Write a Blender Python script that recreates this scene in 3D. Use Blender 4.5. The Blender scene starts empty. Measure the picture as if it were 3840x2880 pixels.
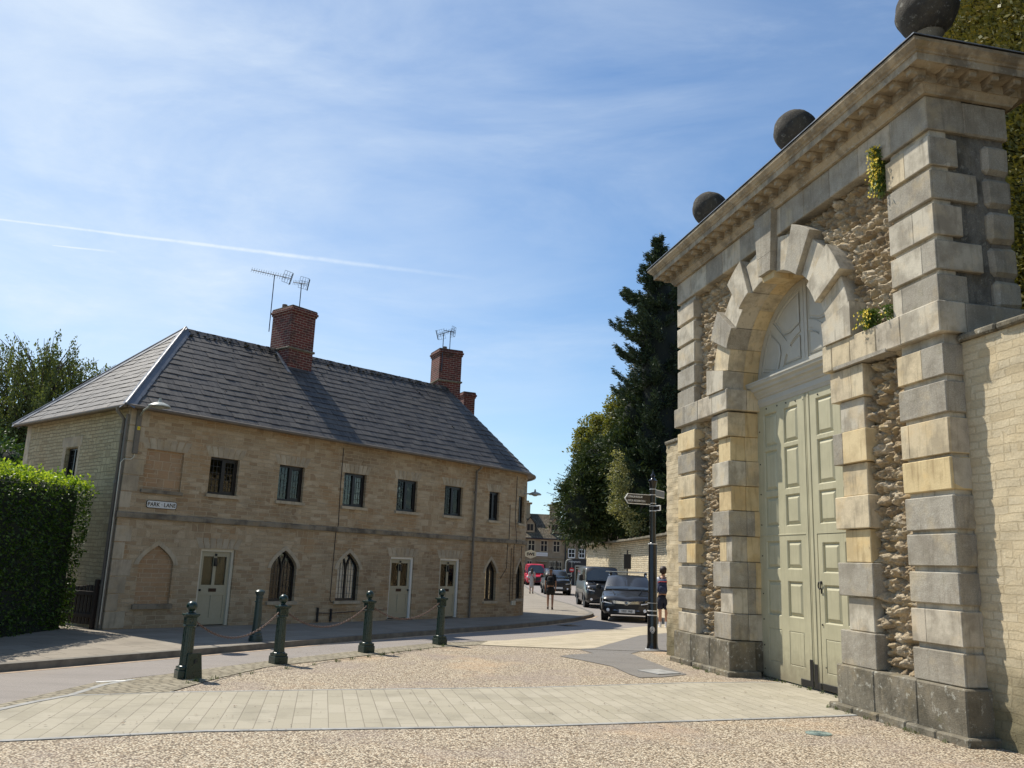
import bpy, bmesh, math, random
import numpy as np
from mathutils import Vector, Matrix, kdtree, noise as mnoise
from mathutils.geometry import delaunay_2d_cdt
R=math.radians; PI=math.pi; sin=math.sin; cos=math.cos
rnd=random.Random(7); nrs=np.random.RandomState(5)
S=bpy.context.scene
COL=bpy.context.scene.collection
KS=1.09                      # the plan below is laid out at a 1.6 m eye height; everything is scaled to real size at the end
# ------------------------------------------------------------------ camera
F=3190.1; PIT=0.20954553; ROL=0.03801016
cd=bpy.data.cameras.new('camera'); cam=bpy.data.objects.new('camera',cd); COL.objects.link(cam)
cd.sensor_width=36; cd.lens=36*F/3840; cd.clip_start=.05; cd.clip_end=3000
_w=Vector((0,cos(PIT),sin(PIT))); _u=Vector((0,-sin(PIT),cos(PIT))); _r=Vector((1,0,0))
_R=cos(ROL)*_r+sin(ROL)*_u; _U=-sin(ROL)*_r+cos(ROL)*_u
M=Matrix((( _R.x,_U.x,-_w.x,0),(_R.y,_U.y,-_w.y,0),(_R.z,_U.z,-_w.z,1.6),(0,0,0,1)))
cam.matrix_world=M
S.camera=cam
# ------------------------------------------------------------------ sun, sky, exposure
SUN_AZ=307.0; SUN_EL=54.0
sd=bpy.data.lights.new('sun','SUN'); sd.energy=5.0; sd.angle=R(.53); sd.color=(1,.94,.835)
so=bpy.data.objects.new('sun',sd); COL.objects.link(so)
_d=Vector((-sin(R(SUN_AZ))*cos(R(SUN_EL)),-cos(R(SUN_AZ))*cos(R(SUN_EL)),-sin(R(SUN_EL))))
so.rotation_euler=_d.to_track_quat('-Z','Y').to_euler()
W=bpy.data.worlds.new('World'); S.world=W; W.use_nodes=True
nt=W.node_tree; nt.nodes.clear()
class NT:
    def __init__(s,t): s.t=t
    def n(s,typ,**k):
        nd=s.t.nodes.new(typ)
        for a,b in k.items():
            if a[0]=='i' and a[1:].isdigit(): 
                nd.inputs[int(a[1:])].default_value=b
            else: setattr(nd,a,b)
        return nd
    def l(s,a,b): s.t.links.new(a,b)
    def math(s,op,a,b=None,clamp=False):
        nd=s.t.nodes.new('ShaderNodeMath'); nd.operation=op; nd.use_clamp=clamp
        for i,x in enumerate((a,b)):
            if x is None: continue
            if isinstance(x,(int,float)): nd.inputs[i].default_value=x
            else: s.l(x,nd.inputs[i])
        return nd.outputs[0]
    def mix(s,f,a,b,blend='MIX'):
        nd=s.t.nodes.new('ShaderNodeMix'); nd.data_type='RGBA'; nd.blend_type=blend; nd.clamp_factor=True
        for i,x in ((0,f),(6,a),(7,b)):
            if isinstance(x,(int,float)): nd.inputs[i].default_value=x
            elif isinstance(x,tuple): nd.inputs[i].default_value=(*x[:3],1)
            else: s.l(x,nd.inputs[i])
        return nd.outputs[2]
    def noise(s,vec,scale,detail=4,rough=.55,dim='3D',dist=0):
        nd=s.t.nodes.new('ShaderNodeTexNoise'); nd.inputs['Scale'].default_value=scale; nd.inputs['Detail'].default_value=detail
        nd.inputs['Roughness'].default_value=rough; nd.inputs['Distortion'].default_value=dist
        if vec is not None: s.l(vec,nd.inputs['Vector'])
        return nd
    def ramp(s,f,stops,interp='LINEAR'):
        nd=s.t.nodes.new('ShaderNodeValToRGB'); e=nd.color_ramp.elements; nd.color_ramp.interpolation=interp
        while len(e)<len(stops): e.new(.5)
        for i,(p,c) in enumerate(stops):
            e[i].position=p; e[i].color=(*c,1) if isinstance(c,tuple) else (c,c,c,1)
        s.l(f,nd.inputs[0]); return nd.outputs[0]
    def mapr(s,f,a,b,c=0,d=1):
        nd=s.t.nodes.new('ShaderNodeMapRange')
        for i,x in enumerate((a,b,c,d)): nd.inputs[i+1].default_value=x
        s.l(f,nd.inputs[0]); return nd.outputs[0]
    def mapping(s,vec,scale=(1,1,1),rot=(0,0,0),loc=(0,0,0)):
        nd=s.t.nodes.new('ShaderNodeMapping'); nd.inputs['Scale'].default_value=scale; nd.inputs['Rotation'].default_value=rot; nd.inputs['Location'].default_value=loc
        s.l(vec,nd.inputs[0]); return nd.outputs[0]
w=NT(nt)
sky=w.n('ShaderNodeTexSky',sky_type='NISHITA',sun_disc=False,sun_elevation=R(SUN_EL),sun_rotation=R(SUN_AZ),air_density=1.0,dust_density=.25,ozone_density=2.0,altitude=100)
tc=w.n('ShaderNodeTexCoord'); vec=tc.outputs['Generated']
def vdot(v,c):
    nd=w.n('ShaderNodeVectorMath',operation='DOT_PRODUCT'); w.l(v,nd.inputs[0]); nd.inputs[1].default_value=c; return nd.outputs['Value']
def pixray(x,y): return ((x-1920)/F*_R-(y-1440)/F*_U+_w).normalized()
# thin cirrus: stretched noise over the dome, thicker toward the sun side
stre=w.mapping(vec,scale=(1.1,2.6,4.2),rot=(.25,.5,.35))
c1=w.noise(stre,1.5,7,.6,dist=.5).outputs[0]
c2=w.noise(w.mapping(vec,scale=(1,1,2.2),loc=(3,1,2)),1.3,4,.5).outputs[0]
c3=w.noise(w.mapping(vec,scale=(1.3,3.4,6),rot=(.1,-.4,.7),loc=(1,5,2)),3.1,8,.66,dist=.35).outputs[0]
veil=w.mapr(w.math('ADD',w.math('MULTIPLY',c1,.55),w.math('MULTIPLY',c2,.45)),.38,.70)
sunside=w.mapr(vdot(vec,tuple(pixray(300,0))),.72,1.0)
wisp=w.mapr(c3,.50,.78)
cl=w.math('ADD',w.math('MULTIPLY',veil,w.math('ADD',w.math('MULTIPLY',sunside,.62),.24)),w.math('MULTIPLY',w.math('MULTIPLY',wisp,veil),.30))
cl=w.math('ADD',cl,w.math('MULTIPLY',w.math('POWER',sunside,3.0),.16))
# two vapour trails as bands round great circles
def trail(p,q,wid,amp,x0,x1):
    a=pixray(*p); b=pixray(*q); nrm=a.cross(b).normalized()
    along=vdot(vec,tuple((b-a).normalized())); al=a.dot((b-a).normalized()); bl=b.dot((b-a).normalized())
    wob=w.math('MULTIPLY',w.math('SUBTRACT',w.noise(vec,26,3,.6).outputs[0],.5),wid*1.3)
    t=w.mapr(along,al,bl)
    ww=w.math('ADD',w.math('MULTIPLY',t,wid*1.6),wid)
    dd=w.math('DIVIDE',w.math('ABSOLUTE',w.math('ADD',vdot(vec,tuple(nrm)),wob)),ww)
    m=w.mapr(dd,1.0,.2); 
    fade=w.math('MULTIPLY',w.mapr(along,al+(bl-al)*(x1+.75),al+(bl-al)*x1),w.mapr(along,al+(bl-al)*(x0-.05),al+(bl-al)*x0))
    tex=w.mapr(w.noise(vec,60,4,.7).outputs[0],.3,.6,.45,1)
    return w.math('MULTIPLY',w.math('MULTIPLY',m,fade),w.math('MULTIPLY',tex,amp))
tr=w.math('ADD',trail((0,822),(1200,972),.0012,.42,-2,.85),trail((203,921),(400,941),.0006,.5,.0,.5))
cl=w.math('MINIMUM',w.math('ADD',cl,tr),.92)
skyc=w.mix(1.0,sky.outputs[0],(.84,1.0,1.09),'MULTIPLY')
mixc=w.mix(cl,skyc,(6.1,6.85,7.6))
bg=w.n('ShaderNodeBackground'); bg.inputs[1].default_value=.115; w.l(mixc,bg.inputs[0])
wo=w.n('ShaderNodeOutputWorld'); w.l(bg.outputs[0],wo.inputs[0])
S.render.engine='CYCLES'
S.view_settings.view_transform='Standard'; S.view_settings.look='None'; S.view_settings.gamma=1; S.view_settings.exposure=0.25
# ------------------------------------------------------------------ materials
def newmat(name):
    m=bpy.data.materials.new(name); m.use_nodes=True; t=NT(m.node_tree); t.t.nodes.clear()
    b=t.n('ShaderNodeBsdfPrincipled'); o=t.n('ShaderNodeOutputMaterial'); t.l(b.outputs[0],o.inputs[0])
    t.b=b; t.o=o; return m,t
def plain(name,col,rough=.5,metal=0,var=.0,scale=20,bump=0,bscale=60,spec=.5,coat=0):
    m,t=newmat(name); b=t.b
    b.inputs['Base Color'].default_value=(*col,1); b.inputs['Roughness'].default_value=rough; b.inputs['Metallic'].default_value=metal
    b.inputs['Specular IOR Level'].default_value=spec; b.inputs['Coat Weight'].default_value=coat
    tc=t.n('ShaderNodeTexCoord')
    if var:
        n=t.noise(tc.outputs['Object'],scale,5,.6).outputs[0]
        t.l(t.mix(t.mapr(n,.3,.7),tuple(c*(1-var) for c in col),tuple(min(1,c*(1+var)) for c in col)),b.inputs['Base Color'])
        t.l(t.mapr(n,.3,.7,max(0,rough-.12),min(1,rough+.12)),b.inputs['Roughness'])
    if bump:
        bp=t.n('ShaderNodeBump'); bp.inputs['Strength'].default_value=1; bp.inputs['Distance'].default_value=bump
        t.l(t.noise(tc.outputs['Object'],bscale,4,.6).outputs[0],bp.inputs['Height']); t.l(bp.outputs[0],b.inputs['Normal'])
    return m
def blockstone(name,cols,speck=.35,rough=.9,bump=.004,bs=90,stain=(.15,.125,.09),stainamt=.5,lichen=.0,gran=120):
    """ashlar block: per-block tint, grain, dark weather stains, lichen"""
    m,t=newmat(name); b=t.b; tc=t.n('ShaderNodeTexCoord'); ob=tc.outputs['Object']
    geo=t.n('ShaderNodeNewGeometry'); ri=geo.outputs['Random Per Island']
    base=t.ramp(ri,[(i/max(1,len(cols)-1)*.98,c) for i,c in enumerate(cols)])
    g=t.noise(ob,gran,3,.7).outputs[0]
    base=t.mix(t.mapr(g,.35,.65,0,speck),base,tuple(c*.45 for c in cols[0]))
    base=t.mix(t.mapr(g,.62,.8,0,speck),base,tuple(min(1,c*1.5) for c in cols[-1]))
    big=t.noise(ob,2.6,6,.62).outputs[0]
    base=t.mix(t.mapr(big,.44,.60,0,stainamt),base,stain)
    warm=t.noise(t.mapping(ob,loc=(5,3,1)),2.3,6,.62).outputs[0]
    base=t.mix(t.mapr(warm,.52,.66,0,.36),base,tuple(min(1,c*f) for c,f in zip(cols[-1],(1.12,.98,.72))))
    streak=t.noise(t.mapping(ob,scale=(9,9,1.1)),1.6,4,.6).outputs[0]
    base=t.mix(t.mapr(streak,.54,.70,0,.42),base,stain)
    if lichen:
        l=t.noise(t.mapping(ob,loc=(9,2,4)),11,8,.75).outputs[0]
        base=t.mix(t.mapr(l,.57,.62,0,lichen),base,(.50,.49,.42))
        l2=t.noise(t.mapping(ob,loc=(2,7,1)),3.1,7,.72).outputs[0]
        base=t.mix(t.mapr(l2,.59,.72,0,lichen*.8),base,(.13,.125,.03))
    t.l(base,b.inputs['Base Color']); b.inputs['Roughness'].default_value=rough; b.inputs['Specular IOR Level'].default_value=.25
    bp=t.n('ShaderNodeBump'); bp.inputs['Distance'].default_value=bump
    h=t.math('ADD',t.noise(ob,bs,5,.7).outputs[0],t.math('MULTIPLY',t.noise(ob,11,4,.6).outputs[0],1.6)); t.l(h,bp.inputs['Height']); t.l(bp.outputs[0],b.inputs['Normal'])
    return m
def coursed(name,c1,c2,c3,mortar,bw=.30,rh=.095,ms=.008,distort=.035,bump=.012,warm=.4,rough=.92,dirt=.4,low=None,warmcol=(.40,.235,.105)):
    """thin coursed rubble from UVs in metres: two course patterns of different height mixed in patches"""
    m,t=newmat(name); b=t.b; tc=t.n('ShaderNodeTexCoord'); uv=tc.outputs['UV']; ob=tc.outputs['Object']
    dn=t.noise(uv,3.2,3,.6); sv=t.n('ShaderNodeVectorMath',operation='SUBTRACT'); t.l(dn.outputs['Color'],sv.inputs[0]); sv.inputs[1].default_value=(.5,.5,.5)
    sc=t.n('ShaderNodeVectorMath',operation='SCALE'); t.l(sv.outputs[0],sc.inputs[0]); sc.inputs['Scale'].default_value=distort
    ad=t.n('ShaderNodeVectorMath',operation='ADD'); t.l(uv,ad.inputs[0]); t.l(sc.outputs[0],ad.inputs[1]); v=ad.outputs[0]
    def br(bw,rh,off,ms):
        n=t.n('ShaderNodeTexBrick',offset=off,squash=.72,squash_frequency=3); n.inputs['Scale'].default_value=1
        n.inputs['Color1'].default_value=(0,0,0,1); n.inputs['Color2'].default_value=(1,1,1,1); n.inputs['Mortar'].default_value=(.5,.5,.5,1)
        n.inputs['Mortar Size'].default_value=ms; n.inputs['Mortar Smooth'].default_value=.25; n.inputs['Bias'].default_value=0
        n.inputs['Brick Width'].default_value=bw; n.inputs['Row Height'].default_value=rh; t.l(v,n.inputs['Vector']); return n
    A_=br(bw,rh,.45,ms); B_=br(bw*.72,rh*2,.37,ms)
    msk=t.math('GREATER_THAN',t.noise(t.mapping(uv,loc=(4,9,0)),1.15,3,.6).outputs[0],.57)
    rv=t.mix(msk,A_.outputs[0],B_.outputs[0]); mo=t.mix(msk,A_.outputs[1],B_.outputs[1])
    base=t.ramp(rv,[(0,c1),(.5,c2),(1,c3)])
    big=t.noise(uv,.9,6,.65).outputs[0]
    base=t.mix(t.mapr(big,.50,.60,0,warm),base,warmcol)
    d=t.noise(t.mapping(uv,loc=(7,1,0)),.65,7,.68).outputs[0]
    base=t.mix(t.mapr(d,.5,.7,0,dirt),base,tuple(c*.38 for c in c1))
    fine=t.noise(uv,38,5,.7).outputs[0]
    base=t.mix(t.mapr(fine,.3,.72,.0,.5),base,tuple(c*.55 for c in c1))
    base=t.mix(t.math('MULTIPLY',mo,.75),base,mortar)
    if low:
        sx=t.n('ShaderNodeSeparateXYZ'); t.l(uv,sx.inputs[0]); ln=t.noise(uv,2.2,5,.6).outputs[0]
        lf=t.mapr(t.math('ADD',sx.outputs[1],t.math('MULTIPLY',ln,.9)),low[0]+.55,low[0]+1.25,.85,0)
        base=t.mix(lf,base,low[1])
    t.l(base,b.inputs['Base Color']); b.inputs['Roughness'].default_value=rough; b.inputs['Specular IOR Level'].default_value=.2
    bp=t.n('ShaderNodeBump'); bp.inputs['Distance'].default_value=bump
    h=t.math('SUBTRACT',t.math('ADD',t.math('MULTIPLY',rv,.5),t.math('MULTIPLY',fine,.55)),t.math('MULTIPLY',mo,1.0)); t.l(h,bp.inputs['Height']); t.l(bp.outputs[0],b.inputs['Normal'])
    return m
def leafmat(name,cols,trans=.3,rough=.55,spec=.3):
    m,t=newmat(name); b=t.b
    geo=t.n('ShaderNodeNewGeometry'); tc=t.n('ShaderNodeTexCoord')
    n=t.noise(tc.outputs['Object'],.9,4,.6).outputs[0]
    f=t.math('ADD',t.math('MULTIPLY',geo.outputs['Random Per Island'],.65),t.math('MULTIPLY',t.mapr(n,.3,.7),.35))
    c=t.ramp(f,[(i/(len(cols)-1),x) for i,x in enumerate(cols)])
    t.l(c,b.inputs['Base Color']); b.inputs['Roughness'].default_value=rough; b.inputs['Specular IOR Level'].default_value=spec
    tr=t.n('ShaderNodeBsdfTranslucent'); t.l(t.mix(1.0,c,(1.25,1.2,.5),'MULTIPLY'),tr.inputs[0])
    mx=t.n('ShaderNodeMixShader'); mx.inputs[0].default_value=trans; t.l(b.outputs[0],mx.inputs[1]); t.l(tr.outputs[0],mx.inputs[2]); t.l(mx.outputs[0],t.o.inputs[0])
    return m
def glassmat(name,tint=(.80,.82,.80),f=.5):
    m,t=newmat(name); t.t.nodes.remove(t.b)
    tr=t.n('ShaderNodeBsdfTransparent'); tr.inputs[0].default_value=(*tint,1)
    gl=t.n('ShaderNodeBsdfGlossy'); gl.inputs['Roughness'].default_value=.02; gl.inputs[0].default_value=(.45,.42,.37,1)
    tc=t.n('ShaderNodeTexCoord'); bp=t.n('ShaderNodeBump'); bp.inputs['Distance'].default_value=.004
    t.l(t.noise(tc.outputs['Object'],5,2,.5).outputs[0],bp.inputs['Height']); t.l(bp.outputs[0],gl.inputs['Normal'])
    fr=t.n('ShaderNodeFresnel'); fr.inputs[0].default_value=1.5; 
    mx=t.n('ShaderNodeMixShader'); t.l(t.math('ADD',fr.outputs[0],.03),mx.inputs[0]); t.l(tr.outputs[0],mx.inputs[1]); t.l(gl.outputs[0],mx.inputs[2]); t.l(mx.outputs[0],t.o.inputs[0])
    return m
MT={}
MT['st_grey']=blockstone('rough_cast_grey_stone',[(.36,.325,.26),(.42,.38,.305),(.47,.43,.35)],speck=.6,stainamt=.42,bump=.005,gran=75,lichen=.25)
MT['st_cream']=blockstone('cream_stone',[(.58,.47,.30),(.66,.56,.38),(.60,.50,.34)],speck=.25,stainamt=.45,bump=.003)
MT['st_pale']=blockstone('pale_weathered_stone',[(.50,.45,.355),(.60,.545,.43),(.54,.47,.36)],speck=.35,stainamt=.5,bump=.003)
MT['st_yellow']=blockstone('yellow_stone',[(.62,.49,.27),(.68,.55,.33),(.60,.46,.25)],speck=.15,stainamt=.3,bump=.003,stain=(.20,.12,.05))
MT['st_dark']=blockstone('dark_mossy_stone',[(.17,.15,.11),(.23,.20,.145),(.28,.25,.19)],speck=.6,stainamt=.6,lichen=.55,bump=.008,bs=60,stain=(.055,.05,.035))
MT['st_cornice']=blockstone('stained_cornice_stone',[(.42,.34,.23),(.48,.40,.28),(.35,.29,.20)],speck=.4,stainamt=.75,lichen=.45,bump=.006)
MT['pitted']=blockstone('pitted_black_stone',[(.25,.235,.20),(.31,.29,.245),(.21,.195,.165)],speck=.9,stainamt=.6,lichen=.3,bump=.02,bs=28,stain=(.04,.038,.033))
MT['ball']=blockstone('lichened_ball_stone',[(.085,.075,.06),(.11,.10,.08)],speck=.8,stainamt=.75,lichen=.25,bump=.012,bs=45,stain=(.035,.032,.028))
MT['mortar']=plain('recessed_mortar',(.16,.14,.11),.95,var=.4,scale=14,bump=.01,bscale=50)
MT['house']=coursed('cottage_rubble_stone',(.36,.255,.155),(.47,.36,.23),(.575,.46,.315),(.52,.415,.28),dirt=.6,distort=.07,warm=.55,bw=.29,rh=.085,bump=.016)
MT['house_end']=coursed('cottage_end_stone',(.36,.29,.175),(.52,.43,.27),(.42,.35,.22),(.20,.165,.10),bw=.24,rh=.075,distort=.06,warm=.2,dirt=.35,bump=.02)
MT['blocked']=coursed('infill_brick_stone',(.40,.25,.14),(.47,.31,.18),(.41,.29,.18),(.54,.43,.30),bw=.34,rh=.09,distort=.012,warm=.45,dirt=.25)
MT['dress']=blockstone('cottage_dressed_stone',[(.46,.38,.28),(.52,.44,.32),(.42,.345,.245)],speck=.25,stainamt=.35,bump=.003)
MT['band']=blockstone('string_course_stone',[(.25,.21,.155),(.29,.245,.18)],speck=.3,stainamt=.75,bump=.003,stain=(.06,.052,.042))
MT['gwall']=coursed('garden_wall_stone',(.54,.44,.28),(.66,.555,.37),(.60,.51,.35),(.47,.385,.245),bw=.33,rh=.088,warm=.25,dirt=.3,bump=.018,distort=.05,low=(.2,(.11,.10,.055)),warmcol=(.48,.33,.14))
MT['swall']=coursed('street_wall_stone',(.60,.49,.32),(.80,.69,.49),(.70,.59,.40),(.14,.115,.08),bw=.26,rh=.10,ms=.016,distort=.07,warm=.15,dirt=.38,bump=.03)
MT['bgstone']=coursed('high_street_stone',(.30,.235,.155),(.35,.28,.19),(.38,.31,.21),(.30,.24,.16),bw=.5,rh=.24,warm=.2,dirt=.3,bump=.005)
MT['bgrender']=plain('brown_render',(.25,.19,.125),.9,var=.15,scale=3)
MT['bgroof']=coursed('stone_slate_roof',(.10,.085,.06),(.165,.14,.10),(.20,.175,.125),(.03,.026,.02),bw=.3,rh=.2,ms=.02,distort=.05,warm=.1,dirt=.5,bump=.04)
def doorpaint():
    m,t=newmat('olive_door_paint'); b=t.b; tc=t.n('ShaderNodeTexCoord'); ob=tc.outputs['Object']
    c=t.mix(t.mapr(t.noise(ob,2.2,6,.62).outputs[0],.38,.62),(.405,.378,.25),(.46,.428,.285))
    st=t.noise(t.mapping(ob,scale=(16,16,.9)),1.5,5,.65).outputs[0]; c=t.mix(t.mapr(st,.50,.70,0,.38),c,(.29,.265,.17))
    fl=t.noise(t.mapping(ob,scale=(2,2,1)),17,7,.75).outputs[0]; c=t.mix(t.mapr(fl,.66,.70,0,.6),c,(.24,.21,.15))
    sx=t.n('ShaderNodeSeparateXYZ'); t.l(ob,sx.inputs[0]); g=t.math('ADD',sx.outputs[2],t.math('MULTIPLY',t.noise(ob,5,6,.7).outputs[0],1.1))
    c=t.mix(t.mapr(g,.55,1.15,.75,0),c,(.20,.17,.115))
    t.l(c,b.inputs['Base Color']); t.l(t.mapr(fl,.3,.7,.38,.6),b.inputs['Roughness'])
    bp=t.n('ShaderNodeBump'); bp.inputs['Distance'].default_value=.0025; t.l(t.math('ADD',st,t.math('MULTIPLY',fl,.4)),bp.inputs['Height']); t.l(bp.outputs[0],b.inputs['Normal']); return m
MT['paint']=doorpaint()
MT['paintg']=plain('shade_greyed_door_paint',(.42,.40,.335),.5,var=.07,scale=5,bump=.002,bscale=22)  # door paint again, greyed so the cool shade under the arch is in the colour
MT['iron']=plain('black_iron',(.012,.012,.013),.45,var=.3)
MT['black']=plain('gloss_black_paint',(.010,.009,.009),.22,spec=.6)
MT['white']=plain('white_paint',(.78,.77,.73),.45,var=.05)
MT['offwhite']=plain('cream_frame_paint',(.60,.56,.45),.45,var=.05)
MT['cdoor']=plain('cottage_door_paint',(.36,.33,.235),.4,var=.06)
MT['wframe']=plain('black_window_frame',(.012,.011,.011),.4)
MT['lead_cames']=plain('window_leading',(.03,.03,.03),.5)
MT['glass']=glassmat('window_glass')
MT['curtain']=plain('net_curtain',(.82,.85,.88),.9,var=.12,scale=9)
MT['curtain_purple']=plain('purple_blind',(.10,.06,.14),.9)
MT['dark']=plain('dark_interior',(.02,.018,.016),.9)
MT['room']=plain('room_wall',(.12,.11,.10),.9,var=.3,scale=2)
MT['bgreen']=plain('bollard_green_paint',(.009,.028,.020),.30,var=.25,scale=14,bump=.001,bscale=70,spec=.6)
MT['bgreen2']=plain('blue_green_bollard_paint',(.025,.045,.040),.34,var=.25,scale=10,spec=.5)
MT['rust']=plain('rusty_chain_iron',(.13,.08,.062),.6,metal=.3,var=.5,scale=60)
MT['pipe']=plain('grey_brown_pipe_paint',(.15,.13,.105),.5,var=.15)
MT['gutter']=plain('brown_gutter',(.13,.10,.07),.6,var=.3,scale=4)
MT['lead_dull']=plain('dull_lead',(.105,.115,.135),.5,metal=.1,var=.35,scale=4,bump=.003,bscale=14)
MT['lead']=plain('lead_flashing',(.20,.215,.24),.42,metal=.25,var=.3,scale=4,bump=.003,bscale=14)
MT['lamp']=plain('lamp_enamel',(.34,.35,.31),.4,var=.15)
MT['wood']=plain('dark_gate_wood',(.03,.018,.011),.8,var=.4,scale=12)
MT['steel']=plain('aerial_metal',(.06,.065,.075),.4,metal=.6)
MT['pot']=plain('chimney_pot_clay',(.16,.11,.085),.9,var=.4,scale=12)
MT['bark']=plain('bark',(.085,.065,.05),.95,var=.4,scale=5,bump=.02,bscale=12)
MT['yellow']=plain('wallflower_petals',(.85,.64,.03),.6,var=.1)
# brick
def brickmat():
    m,t=newmat('red_chimney_brick'); b=t.b; tc=t.n('ShaderNodeTexCoord'); uv=tc.outputs['UV']
    n=t.n('ShaderNodeTexBrick',offset=.5); 
    for k,v in (('Scale',1),('Mortar Size',.0075),('Mortar Smooth',.1),('Bias',-.1),('Brick Width',.205),('Row Height',.068)): n.inputs[k].default_value=v
    n.inputs['Color1'].default_value=(.14,.027,.020,1); n.inputs['Color2'].default_value=(.075,.021,.018,1); n.inputs['Mortar'].default_value=(.30,.22,.17,1)
    t.l(uv,n.inputs['Vector']); nn=t.noise(tc.outputs['Object'],3,6,.65).outputs[0]
    c=t.mix(t.mapr(nn,.52,.7,0,.85),n.outputs[0],(.045,.03,.024)); t.l(c,b.inputs['Base Color']); b.inputs['Roughness'].default_value=.9
    bp=t.n('ShaderNodeBump'); bp.inputs['Distance'].default_value=.008; t.l(t.math('SUBTRACT',t.noise(uv,40,3,.6).outputs[0],n.outputs[1]),bp.inputs['Height']); t.l(bp.outputs[0],b.inputs['Normal'])
    return m
MT['brick']=brickmat()
def slatemat():
    m,t=newmat('weathered_slate'); b=t.b; tc=t.n('ShaderNodeTexCoord'); ob=tc.outputs['Object']; uv=tc.outputs['UV']
    geo=t.n('ShaderNodeNewGeometry')
    c=t.ramp(geo.outputs['Random Per Island'],[(0,(.030,.027,.026)),(.35,(.048,.042,.039)),(.7,(.075,.065,.056)),(1,(.040,.038,.040))])
    st=t.noise(t.mapping(uv,scale=(9,1.3,1)),1.5,6,.7).outputs[0]
    c=t.mix(t.mapr(st,.45,.72,0,.75),c,(.14,.125,.108))
    g=t.noise(ob,1.1,6,.65).outputs[0]
    c=t.mix(t.mapr(g,.5,.68,0,.55),c,(.045,.04,.036))
    l=t.noise(ob,14,6,.75).outputs[0]
    c=t.mix(t.mapr(l,.64,.70,0,.7),c,(.26,.25,.21))
    c=t.mix(t.mapr(l,.34,.30,0,.7),c,(.03,.026,.018))
    t.l(c,b.inputs['Base Color']); b.inputs['Roughness'].default_value=.62; b.inputs['Specular IOR Level'].default_value=.45
    bp=t.n('ShaderNodeBump'); bp.inputs['Distance'].default_value=.004; t.l(t.noise(ob,30,5,.7).outputs[0],bp.inputs['Height']); t.l(bp.outputs[0],b.inputs['Normal'])
    return m
MT['slate']=slatemat()
MT['moss']=plain('ridge_moss',(.045,.04,.022),.95,var=.6,scale=20,bump=.02,bscale=25)
def rubblemat():
    m,t=newmat('rustic_rubble_stone'); b=t.b; tc=t.n('ShaderNodeTexCoord'); ob=tc.outputs['Object']
    at=t.n('ShaderNodeAttribute',attribute_name='stone'); f=at.outputs['Fac']
    c=t.ramp(f,[(0,(.30,.22,.13)),(.3,(.46,.36,.23)),(.6,(.58,.49,.35)),(.85,(.40,.30,.18)),(1,(.26,.20,.13))])
    g=t.noise(ob,26,6,.72).outputs[0]; c=t.mix(t.mapr(g,.42,.66,0,.6),c,(.15,.115,.075))
    y=t.noise(ob,4,5,.65).outputs[0]; c=t.mix(t.mapr(y,.52,.7,0,.5),c,(.46,.34,.16))
    l=t.noise(t.mapping(ob,loc=(3,3,3)),9,7,.7).outputs[0]; c=t.mix(t.mapr(l,.58,.66,0,.5),c,(.58,.55,.47))
    t.l(c,b.inputs['Base Color']); b.inputs['Roughness'].default_value=.95; b.inputs['Specular IOR Level'].default_value=.15
    bp=t.n('ShaderNodeBump'); bp.inputs['Distance'].default_value=.018; t.l(t.noise(ob,34,6,.75).outputs[0],bp.inputs['Height']); t.l(bp.outputs[0],b.inputs['Normal'])
    return m
MT['rubble']=rubblemat()
def gravelmat():
    m,t=newmat('beige_bonded_gravel'); b=t.b; tc=t.n('ShaderNodeTexCoord'); ob=tc.outputs['Object']
    v=t.n('ShaderNodeTexVoronoi'); v.inputs['Scale'].default_value=50; v.inputs['Randomness'].default_value=1; t.l(ob,v.inputs['Vector'])
    sp=t.n('ShaderNodeSeparateColor'); t.l(v.outputs['Color'],sp.inputs[0])
    c=t.ramp(sp.outputs[0],[(0,(.20,.145,.095)),(.18,(.38,.29,.195)),(.45,(.56,.475,.345)),(.75,(.72,.64,.49)),(1,(.44,.33,.215))])
    c=t.mix(t.mapr(v.outputs['Distance'],.38,.66,0,.9),c,(.10,.075,.05))
    g=t.noise(ob,.55,6,.62).outputs[0]; c=t.mix(t.mapr(g,.48,.64,0,.5),c,(.27,.22,.19))
    g2=t.noise(t.mapping(ob,loc=(31,7,2)),.42,7,.6).outputs[0]; c=t.mix(t.mapr(g2,.56,.68,0,.45),c,(.52,.35,.20))
    s=t.noise(ob,5,5,.7).outputs[0]; c=t.mix(t.mapr(s,.60,.72,0,.4),c,(.15,.11,.085))
    t.l(c,b.inputs['Base Color']); b.inputs['Roughness'].default_value=.8; b.inputs['Specular IOR Level'].default_value=.25
    bp=t.n('ShaderNodeBump'); bp.inputs['Distance'].default_value=.008; t.l(t.math('SUBTRACT',1,v.outputs['Distance']),bp.inputs['Height']); t.l(bp.outputs[0],b.inputs['Normal'])
    return m
MT['gravel']=gravelmat()
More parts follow.
